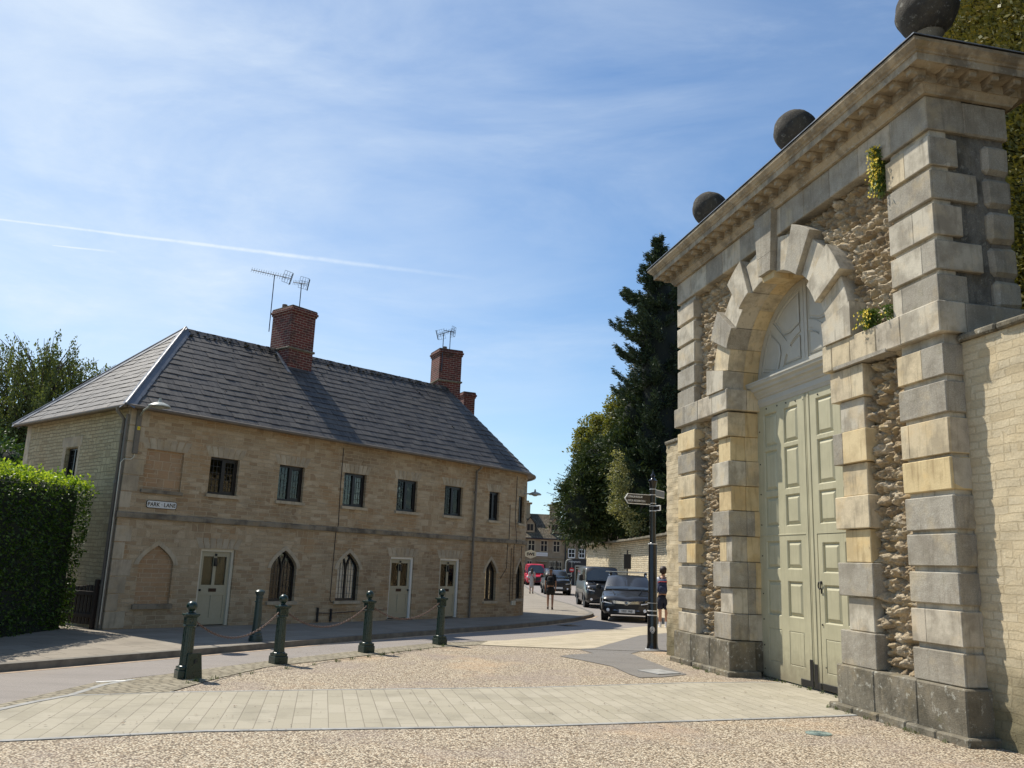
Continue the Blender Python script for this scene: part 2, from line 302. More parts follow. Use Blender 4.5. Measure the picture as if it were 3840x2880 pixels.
def slabmat(name,c1,c2,mortar,bw,rh,rot,ms=.006,dist=.01,stain=.35):
    m,t=newmat(name); b=t.b; tc=t.n('ShaderNodeTexCoord'); ob=tc.outputs['Object']
    v=t.mapping(ob,rot=(0,0,rot)); dn=t.noise(ob,2,2,.5); sv=t.n('ShaderNodeVectorMath',operation='SCALE'); t.l(dn.outputs['Color'],sv.inputs[0]); sv.inputs['Scale'].default_value=dist
    ad=t.n('ShaderNodeVectorMath',operation='ADD'); t.l(v,ad.inputs[0]); t.l(sv.outputs[0],ad.inputs[1])
    n=t.n('ShaderNodeTexBrick',offset=.42,squash=.8,squash_frequency=3)
    for k,x in (('Scale',1),('Mortar Size',ms),('Mortar Smooth',.1),('Bias',0),('Brick Width',bw),('Row Height',rh)): n.inputs[k].default_value=x
    n.inputs['Color1'].default_value=(*c1,1); n.inputs['Color2'].default_value=(*c2,1); n.inputs['Mortar'].default_value=(*mortar,1); t.l(ad.outputs[0],n.inputs['Vector'])
    g=t.noise(ob,1.3,7,.65).outputs[0]; c=t.mix(t.mapr(g,.48,.7,0,stain),n.outputs[0],tuple(x*.5 for x in c1))
    s=t.noise(ob,24,6,.75).outputs[0]; c=t.mix(t.mapr(s,.62,.74,0,.55),c,tuple(x*.35 for x in c1))
    f=t.noise(ob,130,3,.6).outputs[0]; c=t.mix(t.mapr(f,.3,.7,0,.22),c,tuple(x*.55 for x in c1))
    t.l(c,b.inputs['Base Color']); b.inputs['Roughness'].default_value=.85; b.inputs['Specular IOR Level'].default_value=.25
    bp=t.n('ShaderNodeBump'); bp.inputs['Distance'].default_value=.006; t.l(t.math('SUBTRACT',t.math('MULTIPLY',f,.4),n.outputs[1]),bp.inputs['Height']); t.l(bp.outputs[0],b.inputs['Normal'])
    return m
MT['slab']=slabmat('pale_concrete_slabs',(.36,.325,.245),(.42,.38,.295),(.235,.205,.155),.60,.19,R(-101.8),dist=.006,ms=.004,stain=.45)
MT['pave']=slabmat('pavement_slabs',(.27,.235,.185),(.32,.28,.225),(.13,.11,.085),.75,.55,R(-50.2),stain=.45)
MT['york']=slabmat('sandy_flagstones',(.43,.37,.26),(.50,.43,.31),(.20,.165,.11),.7,.45,R(-48),stain=.3)
MT['sett']=slabmat('stone_setts',(.30,.26,.185),(.37,.33,.245),(.11,.095,.065),.22,.105,R(-62),ms=.014,dist=.03,stain=.6)
def asphalt(name,col,scale=190,pat=.35,tint=None):
    m,t=newmat(name); b=t.b; tc=t.n('ShaderNodeTexCoord'); ob=tc.outputs['Object']
    n=t.noise(ob,scale,3,.7).outputs[0]; c=t.mix(t.mapr(n,.35,.65),tuple(x*.6 for x in col),tuple(x*1.5 for x in col))
    g=t.noise(t.mapping(ob,rot=(0,0,R(-40)),scale=(.5,2.4,1)),.9,6,.6).outputs[0]; c=t.mix(t.mapr(g,.45,.7,0,pat),c,tuple(x*.62 for x in col))
    if tint: 
        g=t.noise(ob,.8,4,.6).outputs[0]; c=t.mix(t.mapr(g,.5,.7,0,.5),c,tint)
    t.l(c,b.inputs['Base Color']); b.inputs['Roughness'].default_value=.75; b.inputs['Specular IOR Level'].default_value=.35
    bp=t.n('ShaderNodeBump'); bp.inputs['Distance'].default_value=.005; t.l(n,bp.inputs['Height']); t.l(bp.outputs[0],b.inputs['Normal'])
    return m
MT['road']=asphalt('purplish_asphalt',(.25,.222,.198),tint=(.275,.235,.195))
MT['tarmac']=asphalt('grey_tarmac_patch',(.185,.17,.15))
MT['kerb']=plain('kerb_stone',(.16,.145,.12),.85,var=.35,scale=5,bump=.004)
MT['edging']=plain('grey_edging_strip',(.29,.285,.265),.7,var=.3,scale=4,bump=.002)
MT['channel']=plain('sandstone_channel',(.42,.31,.21),.85,var=.35,scale=6,bump=.004)
MT['cover']=plain('verdigris_cover',(.24,.30,.26),.6,metal=.2,var=.3,scale=30,bump=.004,bscale=60)
# ------------------------------------------------------------------ mesh builder
class MB:
    def __init__(s): s.v=[]; s.f=[]; s.m=[]; s.uvf=None
    def add(s,vs,fs,m=0):
        o=len(s.v); s.v+= [tuple(p) for p in vs]
        for f in fs: s.f.append(tuple(i+o for i in f)); s.m.append(m)
        return s
    def box(s,x0,x1,y0,y1,z0,z1,m=0):
        return s.add([(x0,y0,z0),(x1,y0,z0),(x1,y1,z0),(x0,y1,z0),(x0,y0,z1),(x1,y0,z1),(x1,y1,z1),(x0,y1,z1)],
            [(0,3,2,1),(4,5,6,7),(0,1,5,4),(1,2,6,5),(2,3,7,6),(3,0,4,7)],m)
    def cbox(s,x0,x1,y0,y1,z0,z1,m=0,b=.008,j=.0):
        """chamfered box"""
        if x1<x0: x0,x1=x1,x0
        if y1<y0: y0,y1=y1,y0
        b=min(b,(x1-x0)*.3,(y1-y0)*.3,(z1-z0)*.3)
        X=(x0,x1);Y=(y0,y1);Z=(z0,z1);vs=[];idx={}
        for i in (0,1):
            for k in (0,1):
                for l in (0,1):
                    jj=[rnd.uniform(-j,j) for _ in range(3)]
                    c=(X[i]+jj[0],Y[k]+jj[1],Z[l]+jj[2]); si=(b,-b)[i]; sk=(b,-b)[k]; sl=(b,-b)[l]
                    idx[i,k,l,0]=len(vs); vs.append((c[0],c[1]+sk,c[2]+sl))
                    idx[i,k,l,1]=len(vs); vs.append((c[0]+si,c[1],c[2]+sl))
                    idx[i,k,l,2]=len(vs); vs.append((c[0]+si,c[1]+sk,c[2]))
        fs=[]
        q=((0,0),(1,0),(1,1),(0,1))
        for a in (0,1):
            fs.append(tuple(idx[a,p,r,0] for p,r in q)); fs.append(tuple(idx[p,a,r,1] for p,r in q)); fs.append(tuple(idx[p,r,a,2] for p,r in q))
        for a in (0,1):
            for c in (0,1):
                fs.append((idx[a,c,0,0],idx[a,c,1,0],idx[a,c,1,1],idx[a,c,0,1]))
                fs.append((idx[a,0,c,0],idx[a,1,c,0],idx[a,1,c,2],idx[a,0,c,2]))
                fs.append((idx[0,a,c,1],idx[1,a,c,1],idx[1,a,c,2],idx[0,a,c,2]))
        for i in (0,1):
            for k in (0,1):
                for l in (0,1): fs.append((idx[i,k,l,0],idx[i,k,l,1],idx[i,k,l,2]))
        return s.add(vs,fs,m)
    def prism(s,pts,a,b,axis='y',m=0,cap=True,cap2=True):
        """extrude a 2-D outline: axis y -> pts are (x,z); z -> (x,y); x -> (y,z)"""
        def P(p,t): return {'y':(p[0],t,p[1]),'z':(p[0],p[1],t),'x':(t,p[0],p[1])}[axis]
        n=len(pts); vs=[P(p,a) for p in pts]+[P(p,b) for p in pts]
        fs=[(i,(i+1)%n,n+(i+1)%n,n+i) for i in range(n)]
        if cap: fs.append(tuple(range(n)))
        if cap2: fs.append(tuple(range(n,2*n)))
        return s.add(vs,fs,m)
    def tube(s,pts,r,n=8,m=0,cap=True,closed=False):
        pts=[Vector(p) for p in pts]; rr=[float(q) for q in r] if isinstance(r,(list,tuple)) else [r]*len(pts)
        vs=[];N=len(pts); up=None
        for i,p in enumerate(pts):
            a=pts[(i-1)%N] if closed else pts[max(0,i-1)]; c=pts[(i+1)%N] if closed else pts[min(N-1,i+1)]
            t=(c-a).normalized()
            if up is None: up=t.orthogonal().normalized()
            up=(up-up.dot(t)*t)
            up=up.normalized() if up.length>1e-6 else t.orthogonal().normalized()
            sd_=t.cross(up)
            for k in range(n): ang=2*PI*k/n; vs.append(p+rr[i]*(cos(ang)*up+sin(ang)*sd_))
        fs=[]
        for i in range(N if closed else N-1):
            for k in range(n): a=i*n+k; b_=i*n+(k+1)%n; c=((i+1)%N)*n; fs.append((a,b_,c+(k+1)%n,c+k))
        if cap and not closed: fs+= [tuple(range(n))[::-1],tuple((N-1)*n+k for k in range(n))]
        return s.add(vs,fs,m)
    def lathe(s,prof,n=24,c=(0,0,0),m=0,sq=None,rot=0):
        vs=[];fs=[]
        for r,z in prof:
            for k in range(n):
                a=2*PI*k/n+rot; rr=r
                vs.append((c[0]+rr*cos(a),c[1]+rr*sin(a),c[2]+z))
        for i in range(len(prof)-1):
            for k in range(n): fs.append((i*n+k,i*n+(k+1)%n,(i+1)*n+(k+1)%n,(i+1)*n+k))
        fs+=[tuple(range(n))[::-1],tuple((len(prof)-1)*n+k for k in range(n))]
        return s.add(vs,fs,m)
    def sphere(s,c,r,n=20,m=0,sc=(1,1,1)):
        prof=[(max(1e-4,r*sin(PI*i/(n//2))),-r*cos(PI*i/(n//2))) for i in range(n//2+1)]
        o=len(s.v); s.lathe(prof,n,(0,0,0),m)
        for i in range(o,len(s.v)): p=s.v[i]; s.v[i]=(c[0]+p[0]*sc[0],c[1]+p[1]*sc[1],c[2]+p[2]*sc[2])
        return s
    def xf(s,Mx,i0=0):
        for i in range(i0,len(s.v)): s.v[i]=tuple(Mx@Vector(s.v[i]))
        return s
    def build(s,name,mats,parent=None,smooth=None,recalc=True,loc=None,rz=0,uvfun=None):
        me=bpy.data.meshes.new(name); me.from_pydata(s.v,[],s.f)
        if not isinstance(mats,(list,tuple)): mats=[mats]
        for k in mats: me.materials.append(MT[k] if isinstance(k,str) else k)
        me.polygons.foreach_set('material_index',s.m)
        if recalc:
            bm=bmesh.new(); bm.from_mesh(me); bmesh.ops.recalc_face_normals(bm,faces=bm.faces); bm.to_mesh(me); bm.free()
        boxuv(me,uvfun)
        if smooth is not None:
            me.polygons.foreach_set('use_smooth',[True]*len(me.polygons)); me.set_sharp_from_angle(angle=R(smooth))
        o=bpy.data.objects.new(name,me); COL.objects.link(o); o.parent=parent
        if loc is not None: o.location=loc
        o.rotation_euler.z=rz
        return o
def boxuv(me,fun=None):
    uv=me.uv_layers.new(name='UVMap'); n=len(me.loops)
    if not n: return
    co=np.empty(len(me.vertices)*3); me.vertices.foreach_get('co',co); co=co.reshape(-1,3)
    li=np.empty(n,int); me.loops.foreach_get('vertex_index',li)
    pn=np.empty(len(me.polygons)*3); me.polygons.foreach_get('normal',pn); pn=pn.reshape(-1,3)
    lt=np.empty(len(me.polygons),int); me.polygons.foreach_get('loop_total',lt)
    nn=np.repeat(np.abs(pn),lt,axis=0); p=co[li]
    if fun is not None: out=fun(p,nn)
    else:
        ax=nn.argmax(1); out=np.empty((n,2))
        out[:,0]=np.where(ax==0,p[:,1],p[:,0]); out[:,1]=np.where(ax==2,p[:,1],p[:,2])
    uv.data.foreach_set('uv',out.ravel())
def npmesh(name,verts,quads,mat,parent=None,k=4):
    """fast mesh from numpy (n*k verts, faces of k)"""
    me=bpy.data.meshes.new(name); nv=len(verts); nf=len(quads)
    me.vertices.add(nv); me.vertices.foreach_set('co',np.asarray(verts,np.float32).ravel())
    me.loops.add(nf*k); me.loops.foreach_set('vertex_index',np.asarray(quads,np.int32).ravel())
    me.polygons.add(nf); me.polygons.foreach_set('loop_start',np.arange(0,nf*k,k,dtype=np.int32))
    me.update(calc_edges=True); me.validate()
    for x in (mat if isinstance(mat,list) else [mat]): me.materials.append(MT[x] if isinstance(x,str) else x)
    o=bpy.data.objects.new(name,me); COL.objects.link(o); o.parent=parent
    return o
def thing(name,label,cat,loc=(0,0,0),rz=0,group=None):
    o=bpy.data.objects.new(name,None); COL.objects.link(o); o.location=loc; o.rotation_euler.z=rz; o.empty_display_size=.2
    return tag(o,label,cat,group)
def tag(o,label=None,cat=None,group=None,kind=None):
    for k,v in (('label',label),('category',cat),('group',group),('kind',kind)):
        if v: o[k]=v
    return o
def dup(root,loc,rz=None,label=None):
    r=root.copy(); COL.objects.link(r); r.location=loc
    if rz is not None: r.rotation_euler.z=rz
    if label: r['label']=label
    for ch in [c for c in bpy.data.objects if c.parent==root]:
        c=ch.copy(); COL.objects.link(c); c.parent=r
        for g_ in [x for x in bpy.data.objects if x.parent==ch]:
            d=g_.copy(); COL.objects.link(d); d.parent=c
    return r
def text(name,body,size,mat,parent,loc,rot,ext=.003,align='CENTER',bold=0,sx=1):
    c=bpy.data.curves.new(name,'FONT'); c.body=body; c.size=size; c.extrude=ext; c.align_x=align; c.align_y='CENTER'; c.offset=bold
    t=bpy.data.objects.new('tmp',c); COL.objects.link(t); dg=bpy.context.evaluated_depsgraph_get(); me=bpy.data.meshes.new_from_object(t.evaluated_get(dg))
    bpy.data.objects.remove(t); me.materials.clear(); me.materials.append(MT[mat]); me.name=name
    if sx!=1: me.transform(Matrix.Diagonal((sx,1,1,1)))
    o=bpy.data.objects.new(name,me); COL.objects.link(o); o.parent=parent; o.location=loc; o.rotation_euler=rot
    return o
def sheet(name,pts,z,mat,kind='structure',thick=0,label=None):
    m=MB(); vs,_,fs,*_r=delaunay_2d_cdt([Vector(p) for p in pts],[],[list(range(len(pts)))],1,1e-6)
    m.add([(v.x,v.y,z) for v in vs],[tuple(f) for f in fs])
    o=m.build(name,mat,recalc=False)
    for p in o.data.polygons:
        if p.normal.z<0: p.flip()
    o['kind']=kind
    return o
# ------------------------------------------------------------------ ground, road, pavements
m=MB(); m.add([(-900,-300,0),(900,-300,0),(900,1500,0),(-900,1500,0)],[(0,1,2,3)]); g_=m.build('ground','gravel',recalc=False); g_['kind']='structure'
near=[(-5.13,9.28),(-5.05,10.06),(-4.93,11.02),(-4.72,11.5),(-4.39,12.1),(-3.61,13.83),(-2.51,15.93),(-1.38,17.89),(-.4,18.75),(.1,19.1),(1.36,20.94),(2.13,22.36),(4.21,25.66),(4.95,27.2)]
kerbl=[(-40,-22),(-20,-4),(-12,3.6),(-8,9.0),(-6.47,11.55),(-5.1,13.83),(-2.84,17.83),(.1,22.48),(1.26,24.63),(2.12,26.62),(2.85,28.92),(3.05,29.9),(3.1,30.9),(3.05,31.96),(2.86,35.99),(2.3,41),(1.95,46),(1.7,56),(1.6,66),(1.5,77)]
sheet('road',[(-40,-26),(-16,-8),(-7.5,4)]+near[:1]+near[1:]+[(5.35,29.5),(5.6,34),(5.7,40),(5.2,48),(4.9,60),(6.5,72),(9,77.5),(-30,77.5),(-30,72),(1,71)]+kerbl[::-1][1:],.004,'road')
pavepts=kerbl+[(-4,77),(-4,45),(-25,45),(-60,20)]
m=MB(); vs,_,fs,*_r=delaunay_2d_cdt([Vector(p) for p in pavepts],[],[list(range(len(pavepts)))],1,1e-6)
m.add([(v.x,v.y,.1) for v in vs],[tuple(f) for f in fs]); m.build('pavement','pave')['kind']='structure'
def offs(pts,d):
    out=[]
    for i,p in enumerate(pts):
        a=Vector(pts[max(0,i-1)]); b=Vector(pts[min(len(pts)-1,i+1)]); t=(b-a).normalized(); out.append((p[0]+t.y*d,p[1]-t.x*d))
    return out
def strip(name,line,d0,d1,z0,z1,mat):
    m=MB(); a=offs(line,d0); b=offs(line,d1); n=len(line)
    vs=[(p[0],p[1],z0) for p in a]+[(p[0],p[1],z1) for p in a]+[(p[0],p[1],z1) for p in b]+[(p[0],p[1],z0) for p in b]
    m.add(vs,[(r*n+i,r*n+i+1,(r+1)*n+i+1,(r+1)*n+i) for r in range(3) for i in range(n-1)]); o=m.build(name,mat); o['kind']='structure'; return o
strip('kerb',kerbl,-.13,.02,0,.104,'kerb')
strip('drainage_channel',kerbl[:12],.03,.17,.001,.0075,'channel')
# pale slab strip that leads to the gateway, with grey edging strips
ne=[(-7.5,6.2),(-4.17,7.62),(-2.7,8.35),(.35,9.22),(3.86,10.55),(4.3,10.75)]; fe=[(-4.75,9.96),(-3.85,10.45),(-2.02,11.13),(.44,12.0),(2.83,13.14),(3.9,13.5),(4.3,13.55)]
sheet('slab_path',ne+[(4.9,11.0),(4.6,13.7)]+fe[::-1]+[(-4.88,9.5),(-4.98,8.95),(-5.7,6.9)],.006,'slab')
strip('edging_strip',ne[1:],-.02,.05,.002,.0085,'edging')
strip('edging_strip',fe,-.04,.01,.002,.0085,'edging')
curve=[(-6.2,6.3),(-5.3,7.9),(-4.98,8.95),(-4.9,9.5),(-4.77,10.0),(-4.79,10.8),(-4.66,11.35)]
strip('edging_strip',curve,-.03,.05,.003,.0115,'edging')
sheet('sett_border',[(-4.77,10.0),(-3.85,10.45),(-3.73,11.6),(-3.43,13.1),(-2.36,14.99),(-1.3,16.91),(-.45,17.85),(-.3,18.7)]+[(-1.38,17.89),(-2.51,15.93),(-3.61,13.83),(-4.39,12.1),(-4.68,11.4),(-4.79,10.8)],.009,'sett')
sheet('sett_edge',[(-5.7,6.9),(-4.98,8.95),(-4.9,9.5),(-4.77,10.0),(-4.79,10.8),(-4.68,11.4),(-4.95,11.02),(-5.05,10.06),(-5.13,9.28),(-6.1,7.0)],.0085,'sett')
sheet('flagstones',[(-.45,17.85),(.09,17.74),(1.54,17.72),(1.89,18.06),(2.45,19.5),(3.38,21.87),(3.9,22.6),(6.5,26),(6.9,33),(6.6,44),(5.8,62),(5.0,62),(5.2,48),(5.7,40),(5.6,34),(5.35,29.5)]+near[::-1][:6]+[(-.3,18.72)],.011,'york')
sheet('tarmac_footway',[(1.54,17.72),(1.89,18.06),(2.45,19.5),(3.38,21.87),(3.9,22.6),(5.2,24.5),(4.2,19),(3.42,17.95),(2.77,17.8)],.010,'tarmac')
sheet('tarmac_path',[(1.54,17.68),(2.77,17.76),(2.5,17.2),(2.62,16.3),(2.79,15.01),(2.95,14.15),(2.5,13.7),(2.1,13.5),(2.0,13.89),(1.85,14.89),(1.4,15.7),(1.06,16.22),(1.3,16.6),(1.75,17.0)],.008,'tarmac')
def cover(label,c,w,l,rz,sq=True):
    t=thing('access_cover',label,'manhole cover',(*c,.009 if sq else .001),rz)
    m=MB(); 
    if sq: m.cbox(-w/2,w/2,-l/2,l/2,0,.012,0,.003); m.build('frame','edging',t)
    m=MB(); m.lathe([(.01,.0),(min(w,l)*.44,.0),(min(w,l)*.44,.008),(.0,.008)],32); m.build('lid','cover',t)
    m=MB()
    for i in range(5):
        r_=min(w,l)*(.08+.08*i); m.tube([(r_*cos(a*PI/12),r_*sin(a*PI/12),.008) for a in range(24)],.003,4,closed=True)
    m.build('ribs','cover',t)
cover('green square manhole cover set in the dark tarmac path beside the gateway',(2.53,14.28),.52,.46,R(-60))
cover('round green cover set in the gravel near the right pier of the gateway',(3.33,9.4),.30,.30,0,False)
m=MB(); m.cbox(-.28,.28,-.22,.22,0,.01,0,.003)
for i in range(7): m.box(-.24,.24,-.18+i*.055,-.155+i*.055,.01,.016)
tag(m.build('drain_cover',plain('wet_metal',(.25,.27,.30),.12,metal=.9),loc=(1.85,24.6,.006),rz=R(40)),'shiny metal drain cover in the road by the kerb corner','drain cover')
m=MB(); m.box(-.17,.17,-.03,.03,.009,.0125); m.build('road_marking','white',loc=(-4.82,11.1,0),rz=R(40))['kind']='structure'
# fallen leaves and grit scattered on gravel and slabs
vs=[];qs=[]
for i in range(1500):
    x=rnd.uniform(-4.5,4.0); y=rnd.uniform(6.2,17); s_=rnd.uniform(.006,.02)*(1.6 if rnd.random()<.08 else 1); a=rnd.uniform(0,6.3); z=.015+rnd.random()*.004
    if i>1000: y=rnd.uniform(7.5,10.4); x=4.80-(y-9.06)*.21-abs(rnd.gauss(0,.35))
    if x>4.78-(y-9.06)*.21: continue
    if y>13 and x<-3.5: continue
    if y<7.2-x*.1 and rnd.random()<.3: continue
    o=len(vs)
    for k in range(4): b_=a+k*PI/2; vs.append((x+s_*cos(b_)*(1 if k%2 else .55),y+s_*sin(b_)*(1 if k%2 else .55),z+rnd.uniform(0,.006)))
    qs.append((o,o+1,o+2,o+3))
tag(npmesh('fallen_leaves',vs,qs,plain('dry_leaf',(.13,.085,.05),.8,var=.5,scale=3)),kind='stuff',label='small dry leaves and grit scattered over the slabs and gravel')
# ------------------------------------------------------------------ gateway (local frame: x along the front, y outward, z up)
GA=-0.20572012; GRZ=PI/2-GA; G0=(4.73,9.06,0)
GW=thing('stone_gateway','tall weathered classical stone gateway with arched olive doors and three ball finials','gateway',G0,GRZ)
Wt=7.33; CX=3.69; OL=2.17; OR=5.21; ZS=4.68; RI=1.52; TH=1.11
ST=['st_grey','st_cream','st_pale','st_yellow','st_dark','mortar']; GY,CR,PA,YE,DK,MO=range(6)
arch=[(CX+(RI+.30)*cos(a),ZS+(RI+.30)*sin(a)) for a in [PI*i/24 for i in range(25)]]
# core wall with the arched opening
poly=[(.06,0),(CX-RI-.30,0)]+[p for p in arch[::-1]]+[(CX+RI+.30,0),(Wt-.06,0),(Wt-.06,7.25),(.06,7.25)]
def tess(poly):
    vs,_,fs,*_r=delaunay_2d_cdt([Vector(p) for p in poly],[],[list(range(len(poly)))],1,1e-6); return vs,fs
m=MB(); vs,fs=tess(poly)
m.add([(v.x,-.26,v.y) for v in vs],[tuple(f) for f in fs]); m.add([(v.x,-TH+.04,v.y) for v in vs],[tuple(f) for f in fs])
n=len(poly); m.add([(p[0],-.26,p[1]) for p in poly]+[(p[0],-TH+.04,p[1]) for p in poly],[(i,(i+1)%n,n+(i+1)%n,n+i) for i in range(n)])
m.build('core_wall','pitted',GW)
# outer and inner piers ------------------------------------------------
lowz=[(3.83,4.18),(3.41,3.76),(2.96,3.35),(2.57,2.92),(2.15,2.51),(1.76,2.10),(1.36,1.70),(.945,1.30),(.545,.88)]
upz=[(6.32,6.68),(5.90,6.26),(5.465,5.84),(5.05,5.40),(4.665,4.99)]
def course(m,u0,u1,z0,z1,mat,v1=0.,v0=-.28,splits=None,b=.010):
    if splits:
        xs=[u0]+[u0+(u1-u0)*f for f in splits[0]]+[u1]
        for i in range(len(xs)-1): m.cbox(xs[i]+(.0015 if i else 0),xs[i+1]-(.0015 if i<len(xs)-2 else 0),v0,v1-(.002*(i%2)),z0,z1,splits[1][i],.006,.001)
    else: m.cbox(u0,u1,v0,v1+rnd.uniform(-.004,.004),z0+rnd.uniform(-.003,.003),z1+rnd.uniform(-.003,.003),mat,b,.0025)
def outer(name,u0,u1,cl,cu,mir=False):
    m=MB()
    m.box(u0+.035 if not mir else u0+.04,u1-.04 if not mir else u1-.035,-.27,-.055,.5,6.8,PA)
    for (z0,z1),c in zip(lowz,cl):
        if isinstance(c,tuple): course(m,u0,u1,z0,z1,0,splits=c)
        else: course(m,u0,u1,z0,z1,c)
    for (z0,z1),c in zip(upz,cu):
        if isinstance(c,tuple): course(m,u0,u1,z0,z1,0,splits=c)
        else: course(m,u0,u1,z0,z1,c)
    return m.build(name,ST,GW)
# thin cream repair faces sit proud on several blocks, as in the photo
rp=[((.45,),(GY,CR)),GY,((.82,),(CR,CR)),YE,GY,GY,GY,((.7,),(PA,PA)),GY]
outer('outer_pier',0,.79,rp,[((.55,),(PA,CR)),GY,((.45,),(PA,PA)),((.3,),(GY,PA)),((.78,),(GY,PA))])
outer('outer_pier',6.55,Wt,[YE,GY,CR,YE,GY,((.5,),(YE,GY)),GY,GY,PA],[PA,PA,PA,GY,GY],True)
hh=(4.28-.545)/9
cl=[((.62,),(CR,GY)),YE,PA,YE,GY,((.45,),(PA,YE)),GY,PA,GY]; cr=[((.35,),(CR,CR)),PA,((.7,),(YE,GY)),CR,CR,YE,GY,PA,GY]
jl=[YE,YE,CR,YE,((.55,),(GY,YE)),YE,((.5,),(GY,YE)),((.4,),(GY,CR)),PA]
for side in (0,1):
    m=MB()
    for i in range(9):
        z1=4.28-hh*i-.003; z0=4.28-hh*(i+1)+.003; wide=i%2==0; v1=.0 if wide else -.05
        if side==0:  # far pier, its jamb faces the camera
            x0=OR+.02*(not wide); x1=5.84 if wide else 5.68; c=cl[i]
            if isinstance(c,tuple): course(m,x0,x1,z0,z1,0,v1=v1,v0=-.32,splits=c)
            else: course(m,x0,x1,z0,z1,c,v1=v1,v0=-.32)
            j=jl[i]
            if isinstance(j,tuple): m.cbox(x0-.003,x1,-.46,-.322,z0,z1,j[1][0],.005,.001); m.cbox(x0-.003,x1,-.62,-.462,z0,z1,j[1][1],.005,.001)
            else: m.cbox(x0-.003,x1,-.62,-.322,z0,z1,j,.006,.002)
        else:
            x0=1.45 if wide else 1.53; x1=OL if wide else OL-.12; c=cr[i]
            if isinstance(c,tuple): course(m,x0,x1,z0,z1,0,v1=v1,v0=-.2,splits=c)
            else: course(m,x0,x1,z0,z1,c,v1=v1,v0=-.2)
            m.cbox(x0+.06,OL-.02,-.62,-.202,z0,z1,[CR,PA,CR,CR,YE,YE,GY,PA,GY][i],.006,.002)
    m.build('inner_pier',ST,GW)
# plinths and footing step
for a,b in ((-.06,OL+.03),(OR-.06,Wt+.06)):
    m=MB(); n=3; L=(b-a)/n
    for i in range(n): m.cbox(a+L*i,a+L*(i+1),-.40,.06-.002*(i%2),.07,.54,DK,.014,.002)
    m.cbox(a+.05,b-.05,-.62,-.40,.07,.535,DK,.01)
    if a<0: m.cbox(-.055,.4,-TH,-.4,.07,.538,DK,.012)
    m.build('plinth',ST,GW)
for a,b in ((-.14,OL+.10),(OR-.14,Wt+.08)):
    m=MB(); n=5; L=(b-a)/n
    for i in range(n): m.cbox(a+L*i,a+L*(i+1)-.004,-.45,.13+rnd.uniform(-.012,.012),-.03,.085+rnd.uniform(-.008,.006),DK,.016,.004)
    if a<0: m.cbox(-.14,.3,-TH,-.45,-.03,.08,DK,.016)
    m.build('footing_step',ST,GW)
# band course at the springing
m=MB()
xs=[-.05,.62,1.08,1.62,2.03,2.25]; cs=[GY,PA,CR,CR,CR]
for i in range(5): m.cbox(xs[i]+.001,xs[i+1]-.001,-.62 if i>2 else -.30,.055-.002*(i%2),4.30,4.66,(PA,PA,CR,CR,CR)[i],.012,.002)
m.box(.9,2.0,-.2,.058,4.285,4.332,GY)
m.cbox(-.05,.4,-TH,-.30,4.30,4.655,GY,.012)
m.build('band_course',ST,GW); m=MB()
xs=[5.13,5.7,6.3,6.9,7.38]
for i in range(4): m.cbox(xs[i]+.001,xs[i+1]-.001,-.32,.055-.002*(i%2),4.30,4.66,(PA,PA,GY,GY)[i],.012,.002)
m.cbox(5.13,5.7,-.62,-.322,4.302,4.658,CR,.01)
m.build('band_course',ST,GW)
# side of the gateway above and below the garden wall
m=MB()
for i,(z0,z1) in enumerate(upz+lowz):
    d=.39 if i%2==0 else .62
    if i==len(upz): m.build('side_quoins',ST,GW); m=MB()
    m.cbox(-.002,.30,-d,-.02,z0+.004,z1-.004,(GY,GY,PA,PA,GY)[i%5],.010,.002)
m.build('side_quoins',ST,GW); m=MB(); m.box(.05,.3,-TH+.05,-.80,.5,6.8,MO)
for i,(z0,z1) in enumerate(upz+lowz): m.cbox(-.01+rnd.uniform(-.012,.012),.4,-TH,-.74,z0-.01,z1,GY,.05,.01)
m.build('rear_rusticated_quoins',ST,GW)
# frieze
m=MB(); n=11; L=Wt/n
for i in range(n): m.cbox(L*i+.001,L*(i+1)-.001,-.5,.0-.003*(i%2),6.77,7.195,(GY,PA,GY,GY,GY,PA,GY,PA,GY,PA,PA)[i],.010,.002)
m.cbox(-.002,.5,-TH,-.502,6.77,7.19,GY,.02); m.cbox(-.001,.3,-.5,-.001,6.771,7.19,GY,.01)
m.build('frieze',ST,GW)
# cornice: profile mitred round front and both ends
prof=[(.0,7.19),(.05,7.19),(.055,7.215),(.08,7.24),(.105,7.285),(.12,7.285),(.12,7.40),(.345,7.405),(.35,7.385),(.36,7.385),(.36,7.475),(.375,7.48),(.385,7.50),(.41,7.515),(.43,7.54),(.455,7.565),(.46,7.60),(.44,7.612),(0,7.69),(-.4,7.75)]
def ringpt(d):   # corners of the rectangle offset outward by d
    return [(-d,-TH-d),(-d,d),(Wt+d,d),(Wt+d,-TH-d)]
m=MB(); vs=[];K=4
for d,z in prof:
    for c in ringpt(d): vs.append((c[0],c[1],z))
